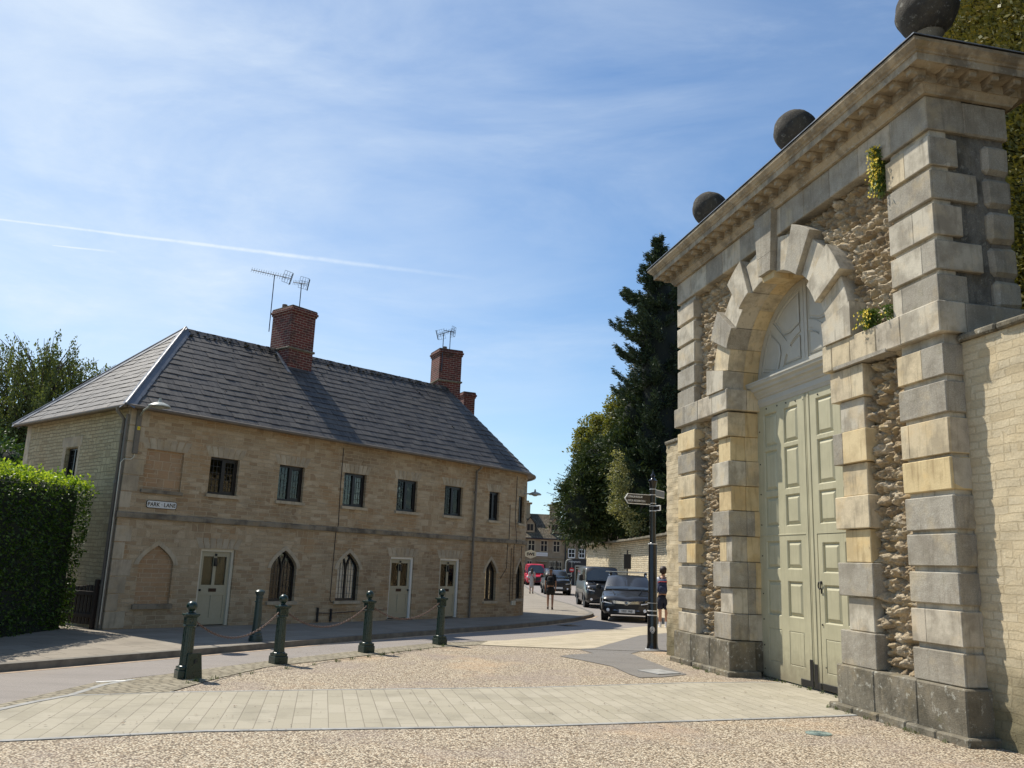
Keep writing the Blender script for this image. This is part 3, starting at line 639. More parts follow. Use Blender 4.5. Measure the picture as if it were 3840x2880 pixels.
# subdivide the long front for small irregularity
m.add(vs,[(i*4+k,i*4+(k+1)%4,(i+1)*4+(k+1)%4,(i+1)*4+k) for i in range(len(prof)-1) for k in range(4)]+[tuple((len(prof)-1)*4+k for k in range(4))])
co=m.build('cornice','st_cornice',GW)
m=MB(); m.cbox(-.045,.045,.10,.31,7.325,7.40,0,.010,.004); m.cbox(-.055,.055,.10,.325,7.385,7.406,0,.004); m.cbox(-.04,.04,.10,.22,7.285,7.33,0,.01,.004)
md=m.build('modillion','st_cornice',co); first=True
for i in range(26):
    if i in (9,21): continue
    o=md if first else md.copy()
    if not first: COL.objects.link(o)
    first=False; o.location=(-.13+i*(Wt+.26)/25,0,rnd.uniform(-.003,.003))
for i in range(4): o=md.copy(); COL.objects.link(o); o.rotation_euler.z=PI/2; o.location=(0,-.12-i*.30,0)
m=MB(); vs=[]
for d,z in ((.475,7.612),(.475,7.625),(.3,7.66),(-.3,7.76)):
    for c in ringpt(d): vs.append((c[0],c[1],z+.004))
m.add(vs,[(i*4+k,i*4+(k+1)%4,(i+1)*4+(k+1)%4,(i+1)*4+k) for i in range(3) for k in range(4)]+[tuple(12+k for k in range(4))]); m.build('lead_capping','lead',co)
# ball finials
for u,z,r in ((.47,0,.37),(CX-.06,0,.345),(6.86,0,.345)):
    e=bpy.data.objects.new('ball_finial',None); COL.objects.link(e); e.parent=GW; e.location=(u,-.5,7.7)
    b_=MB(); b_.lathe([(.27,0),(.27,.34),(.25,.39),(.19,.44),(.15,.50),(.15,.62),(.19,.68)],20); b_.build('pedestal','st_dark',e,smooth=40)
    b_=MB(); b_.sphere((0,0,.68+r*.96),r,48)
    for i,p in enumerate(b_.v):
        q=Vector(p); nz=mnoise.fractal(q*5,1,2,4); b_.v[i]=tuple(q+(q-Vector((0,0,.68+r))).normalized()*(.016*nz+.012*mnoise.noise(q*2+Vector((u,0,0)))))
    b_.build('ball','ball',e,smooth=60)
# arch voussoirs
def wedge(m,a0,a1,r0,r1,v0,v1,mat,flat_in=False):
    """a in degrees from vertical, + towards the near (right) pier"""
    def P(r,a,v): return (CX-r*sin(R(a)),v,ZS+r*cos(R(a)))
    n=4; vs=[];A_=[a0+(a1-a0)*i/n for i in range(n+1)]
    b=.007
    for v,s in ((v1,b),(v1-b,0),(v0,0)):
        for r,sg in ((r0,1),(r1,-1)):
            for i,a in enumerate(A_):
                da=0
                if i==0: da=math.degrees(s/r)*(1 if a1>a0 else -1)
                if i==n: da=-math.degrees(s/r)*(1 if a1>a0 else -1)
                vs.append(P(r+s*sg,a+da,v))
    k=n+1; f=[]
    for i in range(n): f.append((i,i+1,k+i+1,k+i))
    for L_ in (0,1):
        o=L_*2*k
        for i in range(n):
            f.append((o+i,o+i+1,o+2*k+i+1,o+2*k+i)); f.append((o+k+i,o+k+i+1,o+3*k+i+1,o+3*k+i))
        f.append((o,o+k,o+3*k,o+2*k)); f.append((o+n,o+k+n,o+3*k+n,o+2*k+n))
    o=4*k
    for i in range(n): f.append((o+i,o+i+1,o+k+i+1,o+k+i))
    m.add(vs,f,mat)
bnd=[7.4,21.8,36.4,50.2,64.5,78.6]
for sgn in (1,-1):
    cols=[PA,(GY if sgn>0 else PA),PA,(PA if sgn>0 else GY),(CR if sgn<0 else PA)]
    for i in range(5):
        proj=i%2==1; m=MB()
        wedge(m,sgn*(bnd[i]+.12),sgn*(bnd[i+1]-.12),RI-(.012 if proj else 0),2.19 if proj else 2.06,-.30,.085 if proj else .0,cols[i])
        wedge(m,sgn*(bnd[i]+.1),sgn*(bnd[i+1]-.1),RI+.004,RI+.35,-.62,-.302,[YE,CR,YE,CR,YE][i])
        m.build('voussoir',ST,GW)
    m=MB(); a78=R(78.6); inn=[(CX-sgn*RI*sin(R(a)),ZS+RI*cos(R(a))) for a in (90,86,82,78.8)]
    outx=CX-sgn*2.15
    m.prism([(CX-sgn*RI,4.662)]+inn+[(outx,ZS+2.15*cos(a78)*1.02),(outx,4.662)],.085,-.30,'y',PA); m.prism([(CX-sgn*(RI+.004),4.662)]+[(CX-sgn*(RI+.004)*sin(R(a)),ZS+(RI+.004)*cos(R(a))) for a in (90,86,82,78.8)]+[(CX-sgn*2.0,ZS+.4),(CX-sgn*2.0,4.662)],-.302,-.62,'y',YE)
    m.build('springer',ST,GW)
m=MB()
m.prism([(CX-.19,6.215),(CX+.19,6.215),(CX+.215,6.5),(CX-.215,6.5)],.10,-.3,'y',GY)
m.prism([(CX-.215,6.503),(CX+.215,6.503),(CX+.275,7.192),(CX-.275,7.192)],.102,-.3,'y',GY)
m.prism([(CX-.18,6.10),(CX+.16,6.12),(CX+.185,6.213),(CX-.19,6.213)],.03,-.3,'y',YE)
wedge(m,-7.3,7.3,RI+.004,RI+.35,-.62,-.302,YE)
m.build('keystone',ST,GW)
# rubble infill panels: real displaced stones
def rubble(name,u0,u1,z0,z1,step,cell,keep,vbase=-.25,amp=.14,seed=1,rough=0):
    rs=np.random.RandomState(seed)
    nu=int((u1-u0)/step)+1; nz=int((z1-z0)/step)+1
    U,Z=np.meshgrid(np.linspace(u0,u1,nu),np.linspace(z0,z1,nz))
    pts=[]
    rows=int((z1-z0)/(cell*.74))+2
    for r in range(-1,rows+1):
        zz=z0+r*cell*.74; x=u0-cell+rs.rand()*cell
        while x<u1+cell: pts.append((x+rs.uniform(-.2,.2)*cell,zz*1.0+rs.uniform(-.30,.30)*cell*.7)); x+=cell*rs.uniform(.5,1.5)
    P=np.array(pts); ay=1.16
    kd=kdtree.KDTree(len(P))
    for i,p in enumerate(P): kd.insert((p[0],p[1]*ay,0),i)
    kd.balance(); hgt=rs.uniform(.25,1,len(P)); col=rs.rand(len(P)); tiltx=rs.uniform(-1,1,len(P)); tiltz=rs.uniform(-1,1,len(P))
    vs=np.zeros((nu*nz,3)); st=np.zeros(nu*nz)
    for k,(x,z) in enumerate(zip(U.ravel(),Z.ravel())):
        wx=.034*mnoise.noise(Vector((x*9,z*9,seed))); wz=.034*mnoise.noise(Vector((x*9,z*9,seed+7)))
        wx+=.018*mnoise.noise(Vector((x*27,z*27,seed))); wz+=.018*mnoise.noise(Vector((x*27,z*27,seed+3)))
        r=kd.find_n((x+wx,(z+wz)*ay,0),2); d1,d2=r[0][2],r[1][2]; i=r[0][1]
        e=(d2-d1)/cell; h=min(1,e*2.3)**.5
        dx=(x-P[i][0])/cell; dz=(z-P[i][1])/cell
        v=vbase+amp*(h*(.35+.65*hgt[i])+ .24*h*(dx*tiltx[i]+dz*tiltz[i]))
        v+=amp*(.30+.25*rough)*h*mnoise.fractal(Vector((x*11,z*11,seed*3)),.7,2,4)+amp*.12*mnoise.noise(Vector((x*55,z*55,seed)))
        pt=mnoise.noise(Vector((x*19,z*19,seed+11)))
        if rough and pt>.25: v-=amp*1.1*(pt-.25)*rough
        vs[k]=(x,v,z); st[k]=col[i]
    idx=np.arange(nu*nz).reshape(nz,nu); q=np.stack([idx[:-1,:-1],idx[:-1,1:],idx[1:,1:],idx[1:,:-1]],-1).reshape(-1,4)
    cx=vs[q].mean(1); ok=np.array([keep(c[0],c[2]) for c in cx]); q=q[ok]
    used=np.unique(q); rm=-np.ones(nu*nz,int); rm[used]=np.arange(len(used))
    o=npmesh(name,vs[used],rm[q][:,::-1],'rubble',GW)
    at=o.data.attributes.new('stone','FLOAT','POINT'); at.data.foreach_set('value',st[used].astype(np.float32))
    o.data.polygons.foreach_set('use_smooth',[True]*len(o.data.polygons))
    return o
rubble('rubble_infill',.74,1.58,.5,4.32,.0120,.20,lambda x,z:True,amp=.16,seed=2,rough=.9)
rubble('rubble_infill',5.62,6.62,.5,4.32,.016,.17,lambda x,z:True,amp=.15,seed=5,rough=.9)
rubble('rubble_infill',.74,CX,4.64,6.82,.0145,.185,lambda x,z:math.hypot(x-CX,z-ZS)>1.95,amp=.15,seed=3,rough=.6)
rubble('rubble_infill',CX,6.62,4.64,6.82,.017,.16,lambda x,z:math.hypot(x-CX,z-ZS)>1.95,amp=.14,seed=4,rough=.6)
# ---- doors
DV=-.55
def leaf(name,u0,u1,z0,z1,holes,vf,mat,parent,th=.05):
    """frame-and-panel leaf: front face with raised-and-fielded panels; holes = (u0,u1,z0,z1,kind)"""
    m=MB(); pts=[(u0,z0),(u1,z0),(u1,z1),(u0,z1)]; V=[Vector(p) for p in pts]; F_=[[0,1,2,3]]; 
    E=[(0,1),(1,2),(2,3),(3,0)]
    for h in holes:
        o=len(V); V+=[Vector((h[0],h[2])),Vector((h[1],h[2])),Vector((h[1],h[3])),Vector((h[0],h[3]))]; E+=[(o,o+1),(o+1,o+2),(o+2,o+3),(o+3,o)]
    vs,_,fs,*_r=delaunay_2d_cdt(V,E,[],1,1e-6)
    fs=[f for f in fs if not any(h[0]<sum(vs[i].x for i in f)/3<h[1] and h[2]<sum(vs[i].y for i in f)/3<h[3] for h in holes)]
    m.add([(v.x,vf,v.y) for v in vs],[tuple(f) for f in fs])
    m.add([(u0,vf,z0),(u1,vf,z0),(u1,vf,z1),(u0,vf,z1),(u0,vf-th,z0),(u1,vf-th,z0),(u1,vf-th,z1),(u0,vf-th,z1)],[(0,1,5,4),(1,2,6,5),(2,3,7,6),(3,0,4,7),(4,5,6,7)])
    for h in holes:
        a,b,c,d=h[:4]; kind=h[4] if len(h)>4 else 'r'
        if kind=='r': st_=[(0,0),(.012,-.010),(.018,-.030),(.032,-.030),(.075,-.004),(.08,-.004)]
        elif kind=='f': st_=[(0,0),(.006,-.008),(.014,-.008),(.02,-.001)]
        else: st_=[(0,0),(0.0,-.012)]
        vv=[];
        for i,(s,dv) in enumerate(st_):
            vv+=[(a+s,vf+dv,c+s),(b-s,vf+dv,c+s),(b-s,vf+dv,d-s),(a+s,vf+dv,d-s)]
        n=len(st_); m.add(vv,[(i*4+k,i*4+(k+1)%4,(i+1)*4+(k+1)%4,(i+1)*4+k) for i in range(n-1) for k in range(4)]+([tuple((n-1)*4+k for k in range(4))] if kind!='o' else []))
    return m.build(name,mat,parent,recalc=False)
rows=[(3.655,4.225),(2.93,3.60),(2.355,2.845),(1.695,2.135),(.98,1.52)]
lh=[(a,b,z0,z1) for a,b in ((3.95,4.37),(4.59,5.0)) for z0,z1 in rows]+[(3.95,4.37,.28,.78,'f'),(4.59,5.0,.28,.78,'f')]
DL=leaf('door_leaf',3.712,OR+.03,.03,4.36,lh,DV,'paint',GW)
DRh=[(a,b,z0,z1) for a,b in ((2.99,3.43),(2.39,2.81)) for z0,z1 in rows[:3]]+[(2.28,3.52,.03,2.215,'o')]
DR=leaf('door_leaf',OL-.03,3.698,.03,4.36,DRh,DV,'paint',GW)
WK=leaf('wicket_door',2.29,3.51,.04,2.207,[(a,b,z0,z1) for a,b in ((2.97,3.40),(2.42,2.84)) for z0,z1 in ((1.655,2.09),(.95,1.49))]+[(2.97,3.40,.27,.74,'f'),(2.42,2.84,.27,.74,'f')],DV-.006,'paint',GW)
m=MB(); m.cbox(3.60,3.66,DV-.01,DV+.012,.05,4.34,0,.004); m.cbox(3.735,3.80,DV-.01,DV+.010,.05,4.34,0,.004); m.cbox(3.735,5.2,DV-.004,DV+.008,2.215,2.235,0,.003)
m.build('cover_strip','paint',DL)
m=MB(); m.lathe([(.014,0),(.011,.010),(.001,.013)],10); m.xf(Matrix.Rotation(-PI/2,4,'X')); st0=m.build('stud','iron',DL); sfirst=True
def stud(u,z,r=.014):
    global sfirst
    o=st0 if sfirst else st0.copy()
    if not sfirst: COL.objects.link(o)
    sfirst=False; o.location=(u,DV+.001,z); o.scale=(r/.014,1,r/.014); o.parent=DL if u>3.7 else (WK if z<1.6 and u<3.5 else DR)
for u,z in ((3.76,4.26),(3.63,4.28),(3.99,4.285),(4.27,4.30),(4.55,4.305),(4.90,4.31),(3.36,4.27),(3.0,4.27),(2.6,4.27)): stud(u,z)
for z in (3.95,3.4,2.9,2.4,1.9,1.3,.9,.5,.14): stud(5.14,z,.012)
stud(3.455,.93); stud(3.40,.35,.01)
m=MB(); m.cbox(3.72,4.06,DV+.001,DV+.016,.035,.125,0,.004); m.cbox(3.72,3.80,DV+.0125,DV+.018,.035,.42,0,.004)
m.build('iron_strap','iron',DL)
m=MB(); m.cbox(3.52,3.69,DV+.001,DV+.016,.035,.125,0,.004); m.cbox(3.60,3.685,DV+.0125,DV+.018,.035,.37,0,.004); m.cbox(2.4,3.5,DV-.002,DV+.010,.045,.13,0,.004); m.build('iron_strap','iron',DR)
m=MB(); i0=0; m.lathe([(.022,0),(.022,.008),(.0,.014)],12); m.xf(Matrix.Translation((3.455,DV-.004,1.52))@Matrix.Rotation(-PI/2,4,'X'))
m.tube([(3.455+.035*sin(a),DV+.03,1.475+.05*cos(a)) for a in [2*PI*i/20 for i in range(20)]],.0085,8,closed=True); m.tube([(3.455,DV,1.525),(3.455,DV+.03,1.525)],.008,8)
m.cbox(3.445,3.465,DV-.004,DV+.01,1.36,1.44,0,.004)
m.build('ring_handle','iron',WK,smooth=40)
# transom moulding
tp=[(-.62,4.36),(DV+.01,4.36),(DV+.02,4.40),(DV+.03,4.42),(DV+.03,4.50),(DV+.05,4.51),(DV+.06,4.54),(DV+.09,4.57),(DV+.10,4.60),(DV+.14,4.62),(DV+.15,4.66),(DV+.19,4.69),(DV+.20,4.73),(DV+.21,4.735),(DV+.21,4.76),(DV,4.80),(-.62,4.80)]
m=MB(); m.prism(tp,OL-.03,OR+.03,'x'); m.build('transom','paintg',GW)
# lunette with shaped panels
LZ=4.78; lr=RI-.005
def arcpts(r,a0,a1,n=10): return [(CX+r*cos(R(a0+(a1-a0)*i/n)),ZS+r*sin(R(a0+(a1-a0)*i/n))) for i in range(n+1)]
m=MB(); a0=math.degrees(math.asin((LZ-ZS)/lr))
m.prism(arcpts(lr,a0,180-a0,30),DV-.06,DV-.03,'y')
LU=m.build('lunette','paintg',GW)
m=MB()
m.cbox(CX-.085,CX-.006,DV-.03,DV-.012,LZ,ZS+RI-.03,0,.003); m.cbox(CX+.006,CX+.085,DV-.03,DV-.012,LZ,ZS+RI-.03,0,.003)
m.prism(arcpts(lr,a0,180-a0,30)+arcpts(lr-.10,180-a0,a0,30),DV-.03,DV-.016,'y')
m.cbox(CX-1.42,CX+1.42,DV-.03,DV-.014,LZ,LZ+.13,0,.003)
for s in (1,-1):
    for ang in (45,):   # diagonal rail
        a=R(ang); c,s2=cos(a)*s,sin(a); nx,nz=-s2*s*.06,cos(a)*.06
        m.prism([(CX+.62*c+nx*0-.0,ZS+.1+.62*s2)]+[(CX+.62*c-.055*s,ZS+.62*s2+.055),(CX+1.44*c-.045*s,ZS+1.44*s2+.045),(CX+1.44*c+.045*s,ZS+1.44*s2-.045),(CX+.62*c+.055*s,ZS+.62*s2-.055)][0:] if False else [(CX+.62*c-.055*s,ZS+.62*s2+.055),(CX+1.44*c-.045*s,ZS+1.44*s2+.045),(CX+1.44*c+.045*s,ZS+1.44*s2-.045),(CX+.62*c+.055*s,ZS+.62*s2-.055)],DV-.03,DV-.0145,'y')
    q=[(CX+s*r_*cos(R(t)),ZS+r_*sin(R(t))) for r_,ts in ((.70,range(8,90,8)),(.82,range(88,7,-8))) for t in ts]
    m.prism([p for p in q if abs(p[0]-CX)>.08],DV-.03,DV-.015,'y')
m.build('rails','paintg',LU)
m=MB()
def panel(pts):
    c=Vector((sum(p[0] for p in pts)/len(pts),sum(p[1] for p in pts)/len(pts)))
    def ins(k): return [( (c+(Vector(p)-c)*k)[0],(c+(Vector(p)-c)*k)[1]) for p in pts]
    rings=[(1.0,DV-.014),(.96,DV-.029),(.90,DV-.029),(.80,DV-.016)]; vs=[];n=len(pts)
    for k,v in rings: vs+=[(x,v,z) for x,z in ins(k)]
    m.add(vs,[(i*n+j,i*n+(j+1)%n,(i+1)*n+(j+1)%n,(i+1)*n+j) for i in range(3) for j in range(n)]+[tuple(3*n+j for j in range(n))])
for s in (1,-1):
    X=lambda r,t:(CX+s*r*cos(R(t)),ZS+r*sin(R(t)))
    panel([X(.86,60),X(.84,66),X(.84,74),X(.84,81)]+[(CX+s*.13,ZS+1.36)]+[X(1.36,80),X(1.36,72),X(1.36,64),X(1.36,56),X(1.36,50),X(.98,50)])
    panel([X(.86,12),X(.84,22),X(.86,33),X(.98,40),X(1.36,40),X(1.36,32),X(1.36,22),X(1.36,12)])
    panel([(CX+s*.13,LZ+.16),(CX+s*.13,ZS+.64),X(.66,72),X(.66,60),X(.66,48),X(.66,36),X(.66,24),(CX+s*.62,LZ+.16)])
m.build('shaped_panels','paintg',LU)
# iron pivot box on top of the near cornice corner is a small dark lamp housing
m=MB(); m.cbox(.0,.34,.16,.30,7.66,7.74,0,.01); m.tube([(.30,.22,7.72),(.45,.2,7.76),(.52,.0,7.74),(.52,-.2,7.70)],.012,6)
tag(m.build('floodlight','iron',loc=None),'small black floodlight box lying on the cornice corner of the gateway','floodlight').location=G0; bpy.data.objects['floodlight'].rotation_euler.z=GRZ
vs=[];qs=[]
for k in range(70):
    if k<40: u=rnd.uniform(-.2,7.4); v=.15 if (u<2.3 or u>5.1) else -.5; p=Matrix.Translation(G0)@Matrix.Rotation(GRZ,4,'Z')@Vector((u,v+rnd.uniform(0,.05),0)); 
    else: t_=rnd.random(); p=Vector((-3.9+2.9*t_,11.2+6.3*t_+rnd.uniform(-.1,.1),.008))
    for j in range(rnd.randint(6,16)):
        a=rnd.uniform(0,6.3); L=rnd.uniform(.015,.055); w_=.004; o=len(vs); d=Vector((cos(a)*.7,sin(a)*.7,1))*L; sd_=Vector((-sin(a),cos(a),0))*w_; b_=p+Vector((rnd.gauss(0,.02),rnd.gauss(0,.02),0))
        vs+=[tuple(b_-sd_),tuple(b_+sd_),tuple(b_+d+sd_*.4),tuple(b_+d-sd_*.4)]; qs.append((o,o+1,o+2,o+3))
tag(npmesh('weeds',vs,qs,leafmat('weed_leaf',[(.05,.08,.02),(.10,.13,.04)])),kind='stuff',label='tiny grass weeds at the foot of the gateway and along the setts')
# ------------------------------------------------------------------ garden walls (gate frame)
def gwall(name,label,x0,x1,vf,z1,th=.42,cop=.06,mat='gwall',rough=.018):
    t=thing(name,label,'wall',G0,GRZ)
    nx=max(2,int(abs(x1-x0)/.06)); nz=int(z1/.06); vs=[]
    for j in range(nz+1):
        for i in range(nx+1):
            x=x0+(x1-x0)*i/nx; z=z1*j/nz; q=Vector((x*3.1,z*8.5,2)); vs.append((x,vf+rough*mnoise.fractal(q,.8,2,3),z))
    m=MB(); m.add(vs,[(j*(nx+1)+i,j*(nx+1)+i+1,(j+1)*(nx+1)+i+1,(j+1)*(nx+1)+i) for j in range(nz) for i in range(nx)]); a,b=min(x0,x1),max(x0,x1)
    o=len(m.v); m.box(a,b,vf-th,vf-.03,0,z1)
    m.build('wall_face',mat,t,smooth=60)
    m=MB(); n=max(1,int((b-a)/.55)); L=(b-a)/n
    for i in range(n): m.cbox(a+L*i+.004,a+L*(i+1)-.004,vf-th-cop,vf+cop+rnd.uniform(-.01,.01),z1,z1+.075+rnd.uniform(-.008,.008),0,.018,.006)
    m.build('coping','st_dark',t)
    return t
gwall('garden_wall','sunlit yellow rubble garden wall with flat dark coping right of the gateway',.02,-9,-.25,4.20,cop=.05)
t=gwall('garden_wall','narrow rough rubble wall end left of the gateway behind the finger post',8.42,7.30,-.22,4.12,cop=.05,rough=.03)
m=MB(); m.add([(8.42,-.25,0),(8.42,-5,0),(8.42,-5,4.12),(8.42,-.25,4.12)],[(0,1,2,3)]); m.build('return_face','gwall',t)
# flowers on ledges
def flower(label,u,v,z,h,wd,n,nf,hang=0):
    t=thing('wallflower_clump',label,'flowering plant',tuple(Matrix.Translation(G0)@Matrix.Rotation(GRZ,4,'Z')@Vector((u,v,z))),GRZ)
    vs=[];q=[]
    for i in range(n):
        c=np.array([nrs.normal(0,wd*.42),nrs.normal(0,.05)+.03,(nrs.rand()**.8)*h*(1 if not hang else 1)]); c[0]*=(1-.5*abs(c[2]/h-.4))
        s=nrs.uniform(.008,.02); a=nrs.normal(size=3); a/=np.linalg.norm(a); b=np.cross(a,nrs.normal(size=3)); b/=np.linalg.norm(b); o=len(vs)
        vs+=[c-a*s*2,c-b*s*.6,c+a*s*2,c+b*s*.6]; q.append((o,o+1,o+2,o+3))
    npmesh('leaves',vs,q,leafmat('wallflower_leaf',[(.05,.09,.02),(.10,.16,.035),(.16,.21,.05)]),t)
    m=MB()
    for i in range(nf):
        x=nrs.normal(0,wd*.45); y=nrs.normal(0,.03)+.11; zz=h*(nrs.rand()**.75)
        for k in range(4):
            a=k*PI/2+nrs.rand(); s=.014; m.add([(x,y,zz),(x+s*cos(a-.5),y+.006,zz+s*sin(a-.5)),(x+1.3*s*cos(a),y+.004,zz+1.3*s*sin(a)),(x+s*cos(a+.5),y+.006,zz+s*sin(a+.5))],[(0,1,2,3)])
    m.build('flowers','yellow',t,recalc=False)['kind']='stuff'
flower('tall clump of yellow wallflowers growing from the top of the rubble under the frieze',.90,-.03,6.30,.66,.11,1300,190)
flower('low clump of yellow wallflowers sitting on the band course of the gateway',1.22,-.02,4.66,.24,.14,800,45)
flower('tiny green weed with few flowers beside the near pier on the band course',.84,-.03,4.66,.2,.05,200,2)
# ------------------------------------------------------------------ cottage row (local: x along the front, y into the house, z up)
HB=0.69414504; HRZ=PI/2-HB; HA=(-7.63,16.92,0)
HS=thing('stone_cottage_row','long two storey rubble stone cottage row with slate roof, gothic windows and curved end','house',HA,HRZ)
HR=2.5; HW=5.0; S0=12.0; HEZ=4.42
def hw(s,d,z):      # point on the wall line: s along the front (wrapping round the bowed end), d outward
    if s<=S0: return (s,-d,z)
    th=(s-S0)/HR
    if th<=PI: return (S0+(HR+d)*sin(th),HR-(HR+d)*cos(th),z)
    return (S0-(s-S0-PI*HR),HW+d,z)
def hwn(me_p): return me_p
SEND=S0+PI*HR
def gothic(x0,x1,z0,zs,za,n=7):
    c=(x0+x1)/2; w=(x1-x0)/2; h=za-zs; n=9
    L=[(x0+w*(i/n)**1.7,zs+h*(i/n)) for i in range(n+1)]
    return [(x0,z0)]+L+[(2*c-p[0],p[1]) for p in L[::-1][1:]]+[(x1,z0)]
GOTH=[(3.66,4.36,.60,1.33,1.735),(5.565,6.255,.60,1.34,1.745),(11.03,11.53,.555,1.34,1.72),(12.56,13.10,.60,1.34,1.73)]
UPW=[(1.87,2.58,2.86,3.65),(3.64,4.35,2.86,3.68),(5.56,6.28,2.88,3.70),(7.36,8.10,2.89,3.72),(9.17,9.91,2.90,3.72),(11.08,11.54,2.88,3.72),(12.55,13.06,2.88,3.71)]
DOORS=[(1.88,2.70,.11,1.70),(7.29,8.13,.13,1.70),(9.13,9.93,.12,1.71)]
BLK=[('g',(.55,1.285,.57,1.335,1.72)),('r',(.43,1.245,2.83,3.64))]
holes=[gothic(*g) for g in GOTH]+[[(a,c),(b,c),(b,d),(a,d)] for a,b,c,d in UPW]+[[(a,-.2),(b,-.2),(b,d),(a,d)] for a,b,c,d in DOORS]
holes+= [gothic(*BLK[0][1]),[(.43,2.83),(1.245,2.83),(1.245,3.64),(.43,3.64)]]
outer_=[(0,0),(SEND,0),(SEND,HEZ),(0,HEZ)]
def wallcdt(outer,holes,curvexs=(),zs=()):
    V=[];E=[]
    def loop(p):
        o=len(V); V.extend(Vector(q) for q in p); n=len(p); E.extend((o+i,o+(i+1)%n) for i in range(n))
    loop(outer); 
    for h in holes: loop(h)
    for x in curvexs:
        o=len(V); V.extend([Vector((x,outer[0][1])),Vector((x,outer[2][1]))]); E.append((o,o+1))
    vs,_,fs,*_r=delaunay_2d_cdt(V,E,[],0,1e-6)
    def inside(p,poly):
        c=False; n=len(poly)
        for i in range(n):
            a,b=poly[i],poly[(i+1)%n]
            if (a[1]>p[1])!=(b[1]>p[1]) and p[0]<(b[0]-a[0])*(p[1]-a[1])/(b[1]-a[1])+a[0]: c=not c
        return c
    out=[]
    for f in fs:
        c=(sum(vs[i].x for i in f)/len(f),sum(vs[i].y for i in f)/len(f))
        if not any(inside(c,h) for h in holes) and inside(c,outer): out.append(tuple(f))
    return vs,out
m=MB(); holes2=[h if h[0][1]>0 else h for h in holes]
holes2=[[(x,max(z,.0)) for x,z in h] for h in holes]
holes2=[[(x,(z if z>0 else -.001)) for x,z in h] for h in holes2]
outer2=[(0,-.002),(SEND,-.002),(SEND,HEZ),(0,HEZ)]
vs,fs=wallcdt(outer2,holes2,[S0+HR*R(d) for d in range(0,181,9)])
m.add([hw(v.x,0,v.y) for v in vs],fs)
for h in holes2:
    n=len(h); m.add([hw(p[0],0,p[1]) for p in h]+[hw(p[0],-.20,p[1]) for p in h],[(i,(i+1)%n,n+(i+1)%n,n+i) for i in range(n)])
def huv(p,nn):
    x,y=p[:,0],p[:,1]; th=np.arctan2(x-S0,HR-y); s=np.where(x>S0,S0+th*HR,x)
    s=np.where((nn[:,0]>.9)&(x<.5),y+40,s)
    s=s+ (np.abs(y)<.3)*y*0
    return np.stack([s+np.where(nn[:,0]>.7,y,0),p[:,2]+np.where(nn[:,2]>.7,y,0)],1)
m.build('front_wall','house',HS,uvfun=huv)
# big dressed quoin blocks at the near corner, flush lintels, all 4 mm proud
m=MB()
for i in range(13):
    z0=.12+i*.33; z1=z0+.31
    if z1>2.2 and z0<2.36:
        m.build('quoins','dress',HS); m=MB(); continue
    if z1>4.4: continue
    m.cbox(-.004,(.40,.22,.33)[i%3],-.005,.1,z0,z1,0,.006,.003); 
m.build('quoins','dress',HS)
def flatarch(x0,x1,z,h,n=7):
    m=MB()
    for i in range(n):
        a=x0-.06+(x1-x0+.12)*i/n; b=x0-.06+(x1-x0+.12)*(i+1)/n-.004; f=(i+.5)/n-.5; sk=.10*f*2
        P=[hw(a,.005,z),hw(b,.005,z),hw(b+sk*1.1,.005,z+h),hw(a+sk*1.1-(.0),.005,z+h)]
        Q=[hw(a,-.05,z),hw(b,-.05,z),hw(b+sk*1.1,-.05,z+h),hw(a+sk*1.1,-.05,z+h)]
        m.add(P+Q,[(0,1,2,3),(0,1,5,4),(1,2,6,5),(2,3,7,6),(3,0,4,7)])
    m.build('lintel','dress',HS)
for a,b,c,d in UPW: flatarch(a,b,d+.004,.22)
for a,b,c,d in DOORS: flatarch(a,b,d+.004,.22)
flatarch(.43,1.245,3.644,.22)
# gothic hoods
def hood(par):
    x0,x1,z0,zs,za=par; w=.10
    A_=gothic(x0-.004,x1+.004,z0,zs,za+.004)[1:-1]; B_=gothic(x0-w,x1+w,z0,zs,za+w*1.08)[1:-1]
    m=MB(); n=len(A_); vs=[hw(p[0],.012,p[1]) for p in A_]+[hw(p[0],.012,p[1]) for p in B_]+[hw(p[0],-.03,p[1]) for p in A_]+[hw(p[0],-.03,p[1]) for p in B_]
    m.add(vs,[(i,i+1,n+i+1,n+i) for i in range(n-1)]+[(n+i,n+i+1,3*n+i+1,3*n+i) for i in range(n-1)]+[(i,i+1,2*n+i+1,2*n+i) for i in range(n-1)]+[(0,n,3*n,2*n),(n-1,2*n-1,4*n-1,3*n-1)])
    m.build('arch_hood','dress',HS)
for g in GOTH[:3]+[GOTH[3]]+[BLK[0][1]]: hood(g)
def sill(x0,x1,z,mat='dress',h=.075):
    m=MB(); n=3 if x1<S0 else 6; vs=[]
    for i in range(n+1):
        s=x0+(x1-x0)*i/n
        for d,zz in ((-.14,z-h),(.055,z-h),(.055,z-.01),(-.14,z+.002)): vs.append(hw(s,d,zz))
    m.add(vs,[(i*4+k,i*4+(k+1)%4,i*4+4+(k+1)%4,i*4+4+k) for i in range(n) for k in range(4)]+[(0,1,2,3),(n*4,n*4+1,n*4+2,n*4+3)])
    return m.build('window_sill',mat,HS)
for a,b,c,d in UPW: sill(a-.05,b+.05,c)
for g in GOTH: sill(g[0]-.06,g[1]+.06,g[2])
sill(.38,1.29,2.83,'band'); sill(.50,1.34,.575,'band',.10)
# blocked openings
m=MB(); g=gothic(*BLK[0][1]); vs,fs=tess(g); m.add([hw(v.x,-.055,v.y) for v in vs],[tuple(f) for f in fs]); m.build('blocked_opening','blocked',HS)
m=MB(); m.add([hw(x,-.055,z) for x,z in ((.43,2.83),(1.245,2.83),(1.245,3.64),(.43,3.64))],[(0,1,2,3)]); m.build('blocked_opening','blocked',HS)
